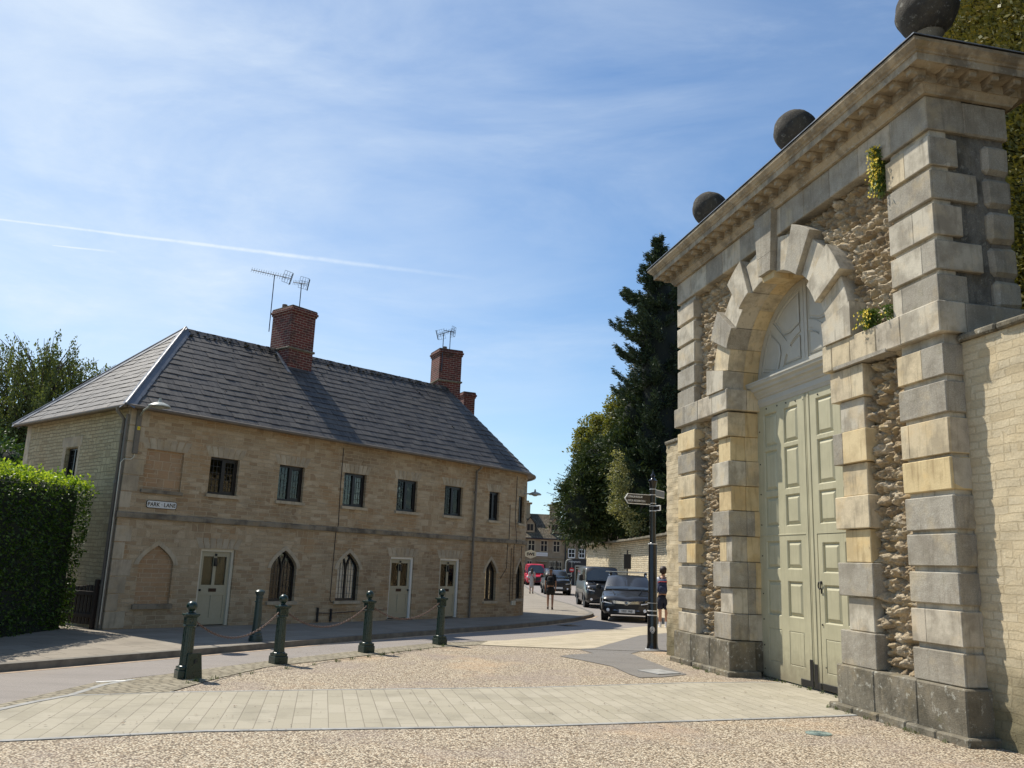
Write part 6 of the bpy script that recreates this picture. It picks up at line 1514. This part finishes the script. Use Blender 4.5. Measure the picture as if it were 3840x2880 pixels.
vehicle('parked_car','dark car at the left edge of the road behind the red van','car',(1.75,75.9,0),R(5),1.55,1.45,3.8,.85,.95,.9,1.5,3.3,'cgrey',tw=.76,drl=False)
# ------------------------------------------------------------------ people
def skin(name,nodes,edges,mat,parent,root=0,sub=1):
    """nodes: (x,y,z,rx,ry)"""
    me=bpy.data.meshes.new('t'); me.from_pydata([n[:3] for n in nodes],edges,[]); o=bpy.data.objects.new('t',me); COL.objects.link(o)
    md=o.modifiers.new('s','SKIN'); md.use_smooth_shade=True
    for i,v in enumerate(me.skin_vertices[0].data): v.radius=(nodes[i][3],nodes[i][4] if len(nodes[i])>4 else nodes[i][3]); v.use_root=(i==root)
    sb=o.modifiers.new('b','SUBSURF'); sb.levels=sub; sb.render_levels=sub
    dg=bpy.context.evaluated_depsgraph_get(); m2=bpy.data.meshes.new_from_object(o.evaluated_get(dg)); bpy.data.objects.remove(o); m2.name=name
    m2.materials.clear(); m2.materials.append(MT[mat] if isinstance(mat,str) else mat); m2.polygons.foreach_set('use_smooth',[True]*len(m2.polygons))
    q=bpy.data.objects.new(name,m2); COL.objects.link(q); q.parent=parent; return q
MT['skin']=plain('skin',(.50,.27,.17),.55,var=.1); MT['skin_t']=plain('tanned_skin',(.36,.19,.12),.55,var=.1)
MT['hair']=plain('dark_brown_hair',(.045,.028,.02),.6,var=.4,scale=40); MT['hair_b']=plain('brown_hair',(.10,.055,.035),.6,var=.4,scale=40)
def person(label,loc,rz,H,sk,hair,top,bottom,foot,pose,kind):
    """figure seen from behind, walking away (+y is forward); H total height in plan metres"""
    t=thing('person',label,'person',loc,rz); s=H/1.75
    p=dict(la=(.06,.10),ra=(-.04,-.02)); 
    def V(x,y,z,r,r2=None): return (x*s,y*s,z*s,r*s,(r2 or r)*s)
    N=[V(0,0,.93,.135,.10),V(0,.0,1.10,.115,.09),V(0,0,1.28,.145,.095),V(0,.0,1.41,.12,.08),V(0,.0,1.475,.052),V(0,.005,1.54,.055),V(0,.015,1.62,.082,.092),V(0,.01,1.70,.06,.07)]
    E_=[(0,1),(1,2),(2,3),(3,4),(4,5),(5,6),(6,7)]
    for sx,(st,sw) in ((1,pose['R']),(-1,pose['L'])):
        o=len(N); N+=[V(sx*.09,0,.86,.085),V(sx*.095,st*.5,.50,.056),V(sx*.095,st*.5-.02+min(0,st)*.1,.36,.054),V(sx*.09,st-(.04 if st<0 else 0),.09,.036),V(sx*.09,st-.03,.045,.038),V(sx*.10,st+.12,.03,.030)]
        E_+=[(0,o),(o,o+1),(o+1,o+2),(o+2,o+3),(o+3,o+4),(o+4,o+5)]
        o=len(N); N+=[V(sx*.175,0,1.40,.052),V(sx*(.20+.02),-sw*.3,1.13,.038),V(sx*(.21+.01),sw*.5-.0,.92,.027),V(sx*.215,sw*.6,.86,.024,.036),V(sx*.215,sw*.62,.81,.018,.034)]
        E_+=[(3,o),(o,o+1),(o+1,o+2),(o+2,o+3),(o+3,o+4)]
        for k in range(4):
            q=len(N); yy=sw*.62+(-.024+.016*k); N+=[V(sx*.213,yy,.775,.0085),V(sx*.207,yy+.004,.745-.006*abs(k-1.5),.007),V(sx*.198,yy+.006,.725,.0065)]; E_+=[(o+4,q),(q,q+1),(q+1,q+2)]
        q=len(N); N+=[V(sx*.205,sw*.62+.036,.825,.010),V(sx*.198,sw*.62+.048,.79,.008)]; E_+=[(o+3,q),(q,q+1)]
    skin('body',N,E_,sk,t)
    m=MB()
    for sx in (1,-1): m.sphere((sx*.083*s,.01*s,1.60*s),.022*s,8,0,(.5,1,1.3)); m.sphere((sx*.03*s,.098*s,1.625*s),.010*s,8)
    m.tube([(0,.10*s,1.63*s),(0,.122*s,1.595*s),(0,.105*s,1.585*s)],.010*s,6); m.tube([(-.022*s,.098*s,1.56*s),(.022*s,.098*s,1.56*s)],.005*s,5); m.build('face',sk,t,smooth=60)
    return t,s,V
def shirt(t,s,V,mat,sleeve=.45,long=False,hem=.95,loose=1.12,sws=(.1,.1)):
    N=[V(0,0,hem,.158*loose,.115*loose),V(0,0,1.12,.145*loose,.108*loose),V(0,0,1.30,.165*loose,.112*loose),V(0,0,1.42,.125*loose,.088*loose),V(0,0,1.46,.068)]; E_=[(0,1),(1,2),(2,3),(3,4)]
    for sx,sw in ((1,sws[0]),(-1,sws[1])):
        o=len(N); N+=[V(sx*.175,0,1.405,.068),V(sx*.215,-sw*.25,1.17,.058)]; E_+=[(3,o),(o,o+1)]
        if long: N+=[V(sx*.218,sw*.45,.95,.042)]; E_+=[(o+1,o+2)]
    skin('shirt',N,E_,mat,t)
def shorts(t,s,V,mat,pose,low=.52,wide=.112):
    N=[V(0,0,.98,.150,.118),V(0,0,.90,.155,.122)]; E_=[(0,1)]
    for sx,k in ((1,'R'),(-1,'L')):
        st=pose[k][0]; o=len(N); N+=[V(sx*.088,st*.08,.78,wide),V(sx*.098,st*.45,low,wide*.92)]; E_+=[(1,o),(o,o+1)]
    skin('shorts',N,E_,mat,t)
def shoes(t,s,pose,mat,sock=None):
    for k,sx in (('R',1),('L',-1)):
        st=pose[k][0]; m=MB(); i0=0; m.sphere((sx*.095*s,(st+.045)*s,.042*s),.05*s,12,0,(.85,2.5,.85)); m.cbox((sx*.095-.042)*s,(sx*.095+.042)*s,(st-.075)*s,(st+.16)*s,.0,.028*s,0,.01); m.sphere((sx*.092*s,(st-.03)*s,.075*s),.045*s,10); m.build('shoe',mat,t,smooth=60)
        if sock: m=MB(); m.tube([(sx*.09*s,(st-.03)*s,.06*s),(sx*.09*s,(st-.025)*s,.17*s)],[.044*s,.042*s],10); m.build('sock',sock,t,smooth=60)
# walker with backpack at the far end of the gateway
ps={'R':(.06,.06),'L':(-.05,.08)}
t,s,V=person('person in white shirt and dark shorts with a navy backpack by the wall end',(4.62,25.4,0),R(-8),1.70,'skin','hair','w','d','s',ps,'bp')
MT['wshirt']=plain('white_shirt_cloth',(.72,.72,.74),.8,var=.06,scale=12,bump=.004,bscale=14); MT['navy']=plain('navy_cloth',(.015,.018,.035),.8,var=.3,scale=14,bump=.006,bscale=16); MT['bblack']=plain('black_cloth',(.010,.010,.011),.85,bump=.006,bscale=14)
shirt(t,s,V,'wshirt',long=True,loose=1.15,sws=(.06,.08)); shorts(t,s,V,'navy',ps,.50,.13); shoes(t,s,ps,'wshirt','wshirt')
m=MB(); m.sphere((0,-.015*s,1.665*s),.118*s,18,0,(.95,1,1.05))
for i in range(len(m.v)): p=Vector(m.v[i]); m.v[i]=tuple(p+Vector((0,0,0))+Vector((1,1,1))*.012*mnoise.noise(p*22))
m.build('hair','hair',t,smooth=60)
def pack(t,s,mat,w_=.17,z0=.98,z1=1.40,accent=None):
    m=MB(); m.cbox(-w_*s,w_*s,-.31*s,-.12*s,z0*s,z1*s,0,.06*s); m.cbox(-w_*.72*s,w_*.72*s,-.36*s,-.30*s,(z0+.03)*s,(z0+.22)*s,0,.03*s)
    o=m.build('backpack',mat,t,smooth=50)
    m=MB()
    for sx in (1,-1): m.tube([(sx*.10*s,-.13*s,z1*s),(sx*.115*s,-.05*s,1.475*s),(sx*.125*s,.07*s,1.45*s),(sx*.13*s,.11*s,1.25*s),(sx*.17*s,-.1*s,(z0+.03)*s)],.020*s,6)
    m.tube([(-.03*s,-.2*s,z1*s),(0,-.2*s,(z1+.05)*s),(.03*s,-.2*s,z1*s)],.010*s,6); m.build('straps',mat,o)
    if accent:
        m=MB(); m.tube([(-w_*.98*s,-.25*s,(z1-.10)*s),(-w_*.7*s,-.322*s,(z1-.07)*s),(w_*.7*s,-.322*s,(z1-.07)*s),(w_*.98*s,-.25*s,(z1-.10)*s)],.009*s,6); m.build('trim',accent,o)
pack(t,s,plain('navy_bag_cloth',(.022,.03,.075),.7,var=.35,scale=16,bump=.008,bscale=18),accent=plain('red_piping',(.6,.06,.05),.6))
# man in black with sun hat on the pavement
ps2={'R':(-.03,.05),'L':(.05,.05)}
t,s,V=person('person in black with wide hat and backpack walking on the shaded pavement',(1.66,31.4,.1),R(-3),1.47,'skin_t','hair','b','b','s',ps2,'man')
shirt(t,s,V,'bblack',loose=1.22,sws=(.05,.05)); shorts(t,s,V,'bblack',ps2,.56,.135); shoes(t,s,ps2,'hair_b')
m=MB(); m.lathe([(.001,1.79),(.05,1.79),(.085,1.77),(.098,1.70),(.10,1.675),(.17,1.655),(.185,1.645),(.17,1.65),(.09,1.665)],24); m.v=[(a*s,b*s,c*s) for a,b,c in m.v]; m.build('sun_hat','bblack',t,smooth=50)
pack(t,s,'bblack',.15,1.0,1.38)
# woman in a pale dress, long dark hair
ps3={'R':(.08,.06),'L':(-.06,.05)}
t,s,V=person('person in a long pale dress with long dark hair, walking away near the red van',(1.50,48.2,.1),R(-2),1.43,'skin_t','hair','p','p','s',ps3,'w')
MT['dress_c']=plain('pale_grey_dress',(.42,.40,.38),.85,var=.12,scale=16,bump=.006,bscale=20)
N=[V(0,0,.36,.185,.15),V(0,0,.60,.165,.135),V(0,0,.90,.160,.125),V(0,0,1.10,.125,.10),V(0,0,1.30,.155,.11),V(0,0,1.42,.12,.088),V(0,0,1.46,.06)]; E_=[(i,i+1) for i in range(6)]
for sx in (1,-1): o=len(N); N+=[V(sx*.175,0,1.405,.066),V(sx*.215,0,1.12,.062),V(sx*.21,.03,.98,.05)]; E_+=[(5,o),(o,o+1),(o+1,o+2)]
skin('dress',N,E_,'dress_c',t,2); shoes(t,s,ps3,'bblack')
N=[V(0,-.02,1.70,.085,.095),V(0,-.04,1.60,.098,.09),V(0,-.07,1.45,.085,.055),V(0,-.09,1.28,.07,.035)]; skin('hair',N,[(0,1),(1,2),(2,3)],'hair',t)
m=MB(); m.tube([(-.12*s,-.06*s,1.44*s),(.0,-.13*s,1.2*s),(.17*s,-.05*s,.98*s)],.009*s,5); m.cbox(.16*s,.22*s,-.10*s,.06*s,.84*s,1.0*s,0,.02*s); m.build('shoulder_bag','hair_b',t)
# ------------------------------------------------------------------ vegetation
def leaves(C_,U_,s0,s1,asp,seed,flat=None,jit=1.0):
    """C_: centres (n,3); U_: preferred long-axis directions (n,3) or None; returns verts, quads"""
    rs=np.random.RandomState(seed); n=len(C_); a=rs.normal(size=(n,3))*jit
    if U_ is not None: a=a*.45+U_
    a/=np.linalg.norm(a,axis=1)[:,None]+1e-9; b=np.cross(a,rs.normal(size=(n,3))); b/=np.linalg.norm(b,axis=1)[:,None]+1e-9
    s=rs.uniform(s0,s1,n)[:,None]; L=a*s; Wd=b*s*asp
    V_=np.stack([C_-L,C_-Wd+L*.1,C_+L,C_+Wd+L*.1],1).reshape(-1,3); Q=np.arange(4*n).reshape(n,4); return V_,Q
def foliage(name,C_,U_,s0,s1,asp,mat,parent,seed=1,jit=1.0):
    v,q=leaves(C_,U_,s0,s1,asp,seed,jit=jit); return npmesh(name,v,q,mat,parent)
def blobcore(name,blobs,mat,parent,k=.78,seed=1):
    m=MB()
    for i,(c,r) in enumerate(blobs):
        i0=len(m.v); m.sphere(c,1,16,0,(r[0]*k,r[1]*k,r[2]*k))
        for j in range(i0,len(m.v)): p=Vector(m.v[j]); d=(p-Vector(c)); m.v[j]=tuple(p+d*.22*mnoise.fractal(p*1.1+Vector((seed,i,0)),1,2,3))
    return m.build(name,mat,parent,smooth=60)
MT['yewl']=leafmat('yew_foliage',[(.016,.030,.010),(.034,.056,.017),(.062,.088,.024),(.11,.13,.035)],.12)
MT['conl']=leafmat('dark_conifer_foliage',[(.014,.026,.015),(.026,.046,.026),(.045,.072,.038),(.070,.10,.05)],.1)
MT['goldl']=leafmat('golden_foliage',[(.10,.12,.025),(.18,.19,.04),(.27,.25,.06)],.35)
MT['varl']=leafmat('variegated_foliage',[(.09,.11,.035),(.24,.24,.10),(.46,.43,.24)],.3)
MT['hedgel']=leafmat('hornbeam_hedge_leaves',[(.014,.034,.006),(.032,.068,.010),(.065,.12,.016),(.12,.19,.03)],.25,rough=.45)
MT['sunlitl']=leafmat('sunlit_hedge_leaves',[(.10,.20,.02),(.20,.32,.03),(.36,.46,.06),(.46,.52,.09)],.5,rough=.4)  # brighter copy of the hedge leaves: sun on the top put into colour
MT['birchl']=leafmat('birch_leaves',[(.06,.08,.025),(.10,.13,.04),(.17,.19,.07)],.35)
MT['ivyl']=leafmat('clipped_yew_foliage',[(.05,.06,.015),(.11,.11,.03),(.18,.16,.04),(.24,.18,.05)],.15)
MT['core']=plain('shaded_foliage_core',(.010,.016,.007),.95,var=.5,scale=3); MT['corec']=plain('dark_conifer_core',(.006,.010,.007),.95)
def clumps(blobs,nc,nl,cs,seed,zsq=.7,shell=(.80,1.08),up=.25,spray=False):
    rs=np.random.RandomState(seed); C_=[];U_=[]
    tot=sum(r[0]*r[2]+r[1]*r[2] for c,r in blobs)
    for c,r in blobs:
        k=int(nc*(r[0]*r[2]+r[1]*r[2])/tot); d=rs.normal(size=(k,3)); d/=np.linalg.norm(d,axis=1)[:,None]
        cc=np.array(c)+d*np.array(r)*rs.uniform(*shell,size=(k,1))
        for j in range(k):
            n=max(4,int(nl*rs.uniform(.5,1.5))); q=rs.normal(size=(n,3))*cs*rs.uniform(.6,1.3)*np.array([1,1,zsq]); dd_=d[j]*np.array([1,1,.6])+np.array([0,0,-.12 if spray else 0]); q=q*(.55 if spray else 1)+(dd_*(np.abs(rs.normal(size=(n,1)))*cs*2.3) if spray else 0); C_.append(cc[j]+q); U_.append(np.tile(d[j]+np.array([0,0,up]),(n,1)))
    return np.concatenate(C_),np.concatenate(U_)
def trunk(parent,base,topz,r0,mat='bark',lean=(0,0),limbs=7,seed=1,ll=1.6):
    rs=random.Random(seed); m=MB(); b=Vector(base); pts=[b+Vector((lean[0]*i/8+rs.uniform(-.05,.05)*i*.3,lean[1]*i/8,(topz-base[2])*i/8)) for i in range(9)]
    m.tube(pts,[r0*(1.25-.11*i) for i in range(9)],10)
    for k in range(limbs):
        i=rs.randint(2,7); a=rs.uniform(0,2*PI); p=pts[i]; d=Vector((cos(a),sin(a),rs.uniform(.5,1.2))); L=ll*rs.uniform(.6,1.2)
        m.tube([p,p+d*L*.4,p+d*L*.8+Vector((0,0,.1)),p+d*L*1.2],[r0*.4,r0*.28,r0*.16,r0*.05],6)
    return m.build('trunk',mat,parent,smooth=60)
# yew on the left, hanging over the wall end
t=thing('yew_tree','broad dark green yew tree overhanging the far end of the street wall','tree',(5.9,51,0)); t.location=(0,0,0)
BL=[((5.75,51.8,6.0),(2.0,1.6,2.5)),((4.45,50.8,5.1),(1.25,1.4,1.9)),((6.9,51.6,6.2),(1.6,1.2,2.6)),((4.9,51.3,4.7),(1.2,1.1,1.05)),((5.6,51.5,7.9),(1.1,1.1,1.4)),((6.9,51.8,5.0),(1.2,1.0,1.1)),((4.3,50.6,6.5),(.6,.7,1.0))]
def rebase(t,loc):   # put the empty at the tree's foot, keep the geometry where it is
    t.location=loc
    for c in [c for c in bpy.data.objects if c.parent==t]: c.location=tuple(-x for x in loc)
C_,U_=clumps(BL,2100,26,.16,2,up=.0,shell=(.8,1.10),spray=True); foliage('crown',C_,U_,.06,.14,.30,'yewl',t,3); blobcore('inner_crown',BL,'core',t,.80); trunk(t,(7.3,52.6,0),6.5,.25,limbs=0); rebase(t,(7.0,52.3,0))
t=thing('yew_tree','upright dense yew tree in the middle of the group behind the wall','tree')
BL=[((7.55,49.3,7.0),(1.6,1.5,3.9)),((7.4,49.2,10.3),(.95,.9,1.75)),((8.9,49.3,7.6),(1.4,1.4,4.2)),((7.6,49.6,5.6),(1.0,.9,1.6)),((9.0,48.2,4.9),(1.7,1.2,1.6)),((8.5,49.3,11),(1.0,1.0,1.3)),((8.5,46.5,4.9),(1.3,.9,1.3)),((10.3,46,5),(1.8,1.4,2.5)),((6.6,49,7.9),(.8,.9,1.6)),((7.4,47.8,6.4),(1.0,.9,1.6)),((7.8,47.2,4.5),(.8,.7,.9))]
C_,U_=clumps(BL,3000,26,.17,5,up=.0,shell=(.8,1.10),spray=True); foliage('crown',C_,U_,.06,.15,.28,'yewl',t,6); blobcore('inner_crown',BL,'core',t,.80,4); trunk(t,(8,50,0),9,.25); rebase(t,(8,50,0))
t=thing('golden_leaved_tree','small golden leaved tree rising behind the left yew','tree')
BL=[((5.85,58.3,10.6),(1.35,1.2,1.55)),((5.2,58.2,9.7),(.9,.8,1.2)),((6.9,58.3,10.0),(1.2,1.0,1.8)),((6.3,58.3,8.6),(1.7,1.2,1.6))]
C_,U_=clumps(BL,700,28,.17,8,shell=(.35,1.1)); foliage('crown',C_,None,.05,.12,.6,'goldl',t,9); trunk(t,(6.2,58.5,0),10.5,.16,limbs=9,ll=1.2); rebase(t,(6.2,58.5,0))
t=thing('golden_leaved_tree','yellow tinged tree top between the yew and the tall dark conifer','tree')
BL=[((7.15,54.3,11.6),(.95,.9,1.4)),((7.7,54.3,10.9),(1.1,1,1.7)),((6.9,54.3,10.4),(.8,.8,1.2))]
C_,U_=clumps(BL,520,26,.17,11,shell=(.3,1.1)); foliage('crown',C_,None,.05,.12,.55,'goldl',t,12); trunk(t,(7.4,54.5,0),11.5,.16,limbs=8,ll=1.0); rebase(t,(7.4,54.5,0))
t=thing('variegated_holly','cream variegated shrub spilling between the yews above the wall','shrub')
BL=[((6.05,46.6,6.9),(.42,.5,1.0)),((6.1,46.4,5.7),(.45,.5,.8)),((6.0,46.6,4.9),(.42,.5,.45)),((6.5,46.4,4.3),(.55,.5,.5)),((7.05,46.2,3.8),(.5,.45,.4))]
C_,U_=clumps(BL,190,20,.15,14,shell=(.5,1.35)); foliage('leaves',C_,None,.035,.08,.6,'varl',t,15); trunk(t,(7.25,46.8,0),5.5,.08,limbs=8,ll=.7,seed=4); rebase(t,(7.25,46.8,0))
# tall ragged conifer
def conifer(label,base,H,rf,nb,seed,zlo,mat='conl'):
    t=thing('conifer_tree',label,'tree'); rs=np.random.RandomState(seed); C_=[];U_=[]; m=MB()
    m.tube([Vector(base),Vector(base)+Vector((0,0,H*.5)),Vector(base)+Vector((.1,0,H*.97))],[.35,.22,.03],8)
    for k in range(nb):
        z=zlo+(H-zlo)*(1-(1-(k+rs.rand())/nb)**1.0); a=rs.uniform(0,2*PI); L=rf(z)*rs.uniform(.5,1.32); 
        p0=np.array([base[0],base[1],z]); d=np.array([cos(a),sin(a),0])
        ts=np.linspace(0,1,7); droop=rs.uniform(-.32,-.05); path=[p0+d*L*q+np.array([0,0,droop*L*q+ .38*L*q*q*q]) for q in ts]
        m.tube([tuple(p) for p in path],[.05*(1-q)+.006 for q in ts],5)
        n=int(60+L*150)
        q=rs.rand(n)**.65; pp=np.array([p0+d*L*x+np.array([0,0,droop*L*x+.38*L*x**3]) for x in q])
        side=np.cross(d,[0,0,1]); off=rs.normal(size=(n,1))*(.09+.30*L/3*(1-q[:,None])*.9); zz=rs.normal(size=(n,1))*.10-np.abs(rs.normal(size=(n,1)))*.10
        pp=pp+side*off+np.array([0,0,1])*zz; C_.append(pp); U_.append(np.tile(d*1.0,(n,1))+side*off*1.5+np.array([0,0,.25]))
    m.build('trunk','bark',t); C_=np.concatenate(C_);U_=np.concatenate(U_); foliage('crown',C_,U_,.07,.17,.22,mat,t,seed+1,jit=.9)
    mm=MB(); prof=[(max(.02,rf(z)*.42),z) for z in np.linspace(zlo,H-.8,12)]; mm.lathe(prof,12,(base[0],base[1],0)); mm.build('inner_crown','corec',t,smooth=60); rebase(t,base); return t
def lr(tab): return lambda z: float(np.interp(z,[a for a,b in tab],[b for a,b in tab]))
conifer('tall ragged dark conifer rising left of the gateway with drooping branches',(8.55,48.3,0),21.3,lr([(3,2.6),(8,2.6),(12,2.3),(15.3,2.55),(17,1.9),(19,1.3),(21.3,.35)]),270,21,6.5)
conifer('second dark conifer close behind the tall one, mostly hidden by the gateway',(10.4,50.5,0),21.8,lr([(3,2.8),(10,2.7),(15,2.3),(18,1.6),(21.8,.3)]),210,33,7)
# clipped hedge on the left
t=thing('clipped_hedge','tall clipped green hedge at the left edge, sunlit along its top','hedge',(-9.2,13,-.07))
rs=np.random.RandomState(17)
def hedgept(n,face):
    y=rs.uniform(-5,4.0,n); z=rs.uniform(.05,2.92,n); 
    if face==0: x=np.full(n,.80)+.14*(z/2.9); 
    elif face==1: x=rs.uniform(-.8,.94,n); y=np.full(n,3.92)+.18*(z/2.9)
    else: x=rs.uniform(-.85,.95,n); y=rs.uniform(-5,4.15,n); z=np.full(n,2.93)
    return np.stack([x,y,z],1)
parts=[]; nrm=[]
for f,n,nv in ((0,19000,(1,0,.2)),(1,6500,(0,1,.2)),(2,13000,(0,0,1))):
    p=hedgept(n,f); bump=np.array([mnoise.fractal(Vector(q)*1.6,1,2,3) for q in p])[:,None]; nvv=np.array(nv,float); p=p+nvv*(bump*(.09 if f<2 else .13)+rs.normal(size=(n,1))*.045); parts.append(p); nrm.append(np.tile(np.array([0,0,-.35])+nvv*.5,(n,1)))
# loose shoots
for k in range(330):
    if k<270: b=np.array([rs.uniform(-.8,1.0),rs.uniform(-4.5,4.1),2.95]); d=np.array([rs.normal()*.25,rs.normal()*.25,1])
    else: b=np.array([.92,rs.uniform(1.5,4.1),rs.uniform(1.2,2.9)]); d=np.array([1,rs.normal()*.4,rs.uniform(-.1,.6)])
    d/=np.linalg.norm(d); L=rs.uniform(.06,.24 if k<270 else .30); q=rs.rand(10)[:,None]; parts.append(b+d*L*q+rs.normal(size=(10,3))*.016); nrm.append(np.tile(d,(10,1)))
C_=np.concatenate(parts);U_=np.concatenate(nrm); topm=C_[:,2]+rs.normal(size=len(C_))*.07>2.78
foliage('leaves',C_[~topm],U_[~topm],.018,.038,.58,'hedgel',t,18); foliage('sunlit_top_leaves',C_[topm],U_[topm],.020,.042,.58,'sunlitl',t,19)  # split by height: dark shaded sides, bright sunlit top, both by leaf colour
m=MB(); m.cbox(-.9,.80,-5,3.9,0,2.84,0,.12); m.build('inner_hedge','core',t); m=MB()
for k in range(14): y=-4.6+k*.62; m.tube([(.2,y,0),(.35,y+.05,.6),(.5,y,1.4)],[.04,.03,.01],6)
m.build('stems','bark',t)
t=thing('garden_shrub','light green leafy bush between the hedge and the cottage end wall','shrub')
BL=[((-12.2,22.0,2.4),(1.3,1.2,1.5)),((-13.8,23,2.9),(1.5,1.3,1.6)),((-11.3,21.2,1.6),(.9,.9,1.1))]
C_,U_=clumps(BL,420,24,.14,41); foliage('leaves',C_,None,.03,.07,.6,'hedgel',t,42); blobcore('inner_crown',BL,'core',t,.8); trunk(t,(-12.4,22.4,0),2.4,.08,limbs=4,ll=.7); rebase(t,(-12.4,22.4,0))
# weeping birch behind the cottage
t=thing('birch_tree','large loose leaved weeping birch standing behind the cottage end wall','tree')
rs=np.random.RandomState(51); base=(-20.6,36.5,0); C_=[];U_=[]; m=MB(); m.tube([base,(-20.5,36.5,3.5),(-20.3,36.5,7),(-20.2,36.4,10.2)],[.26,.2,.12,.02],8)
for k in range(235):
    z=rs.uniform(1.8,10.0); a=rs.uniform(0,2*PI); r=min(4.4,4.4*math.sqrt(max(.10,1-((z-5.6)/5.4)**2)))*rs.uniform(.35,1.03)
    p0=np.array([-20.4,36.5,z*.82]); tip=np.array([-20.6+r*cos(a),36.5+r*sin(a)*.8,z+rs.uniform(.2,1.3)]); mid=(p0+tip)/2+np.array([0,0,.3]); m.tube([tuple(p0),tuple(mid),tuple(tip)],[.045,.025,.006],4)
    for j in range(9):
        q=rs.uniform(.35,1.0); s_=p0+(tip-p0)*q+rs.normal(size=3)*.18; L=rs.uniform(.4,1.5); n=int(34*L)+8; u=rs.rand(n)[:,None]; C_.append(s_+np.array([rs.normal()*.12,rs.normal()*.12,-1])*L*u+rs.normal(size=(n,3))*.06); U_.append(np.tile(np.array([0,0,-1.0]),(n,1)))
m.build('trunk','bark',t); C_=np.concatenate(C_);U_=np.concatenate(U_); foliage('crown',C_,U_,.035,.075,.55,'birchl',t,52); rebase(t,base)
t=thing('dark_shrubbery','dark evergreen bushes low behind the cottage end under the birch','shrub')
BL=[((-21,33,2.6),(2.6,2,2.7)),((-17.5,32,2.0),(2,1.6,2.1)),((-24.5,33,3),(2.4,2,3))]
C_,U_=clumps(BL,700,22,.2,61); foliage('leaves',C_,None,.05,.1,.5,'yewl',t,62); blobcore('inner_crown',BL,'core',t,.82); trunk(t,(-21,33,0),2.5,.12,limbs=4); rebase(t,(-21,33,0))
# great clipped yew hedge towering behind the gateway on the right
t=thing('great_yew_hedge','enormous smooth clipped yew hedge towering behind the right side of the gateway','hedge',(12.5,12,0))
def gy(y,z):   # left surface x for plan y and height z
    e=max(0,(y-4.2)/1.1); f=max(0,(z-12.5)/3); return -4.1+.35*(z/12.)**2+3.0*f*f+2.2*e*e+.22*mnoise.fractal(Vector((y*.35,z*.35,1)),1,2,3)+.06*mnoise.noise(Vector((y*2,z*2,5)))
vs=[];ny,nz=60,70
for j in range(nz+1):
    for i in range(ny+1): y=-12+17.2*i/ny; z=15.8*j/nz; vs.append((gy(y,z),y,z))
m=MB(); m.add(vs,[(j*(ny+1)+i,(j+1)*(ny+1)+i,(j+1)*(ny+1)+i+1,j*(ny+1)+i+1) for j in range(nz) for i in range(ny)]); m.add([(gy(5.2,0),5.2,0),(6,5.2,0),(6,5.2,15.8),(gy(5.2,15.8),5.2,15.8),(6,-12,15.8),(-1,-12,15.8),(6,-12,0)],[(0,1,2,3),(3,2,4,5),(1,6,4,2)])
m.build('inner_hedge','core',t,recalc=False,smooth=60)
rs=np.random.RandomState(71); n=100000; ys=rs.uniform(-2,5.1,n); zs=rs.uniform(4.5,15.8,n); xs=np.array([gy(a,b) for a,b in zip(ys,zs)])-np.abs(rs.normal(size=n))*.05
foliage('leaves',np.stack([xs,ys,zs],1),np.tile(np.array([-.8,0,.5]),(n,1)),.035,.075,.5,'ivyl',t,72)
# ------------------------------------------------------------------ bring the plan to real size
for me in bpy.data.meshes:
    if me.users: me.transform(Matrix.Scale(KS,4)); me.update()
for o in bpy.data.objects: o.location=o.location*KS
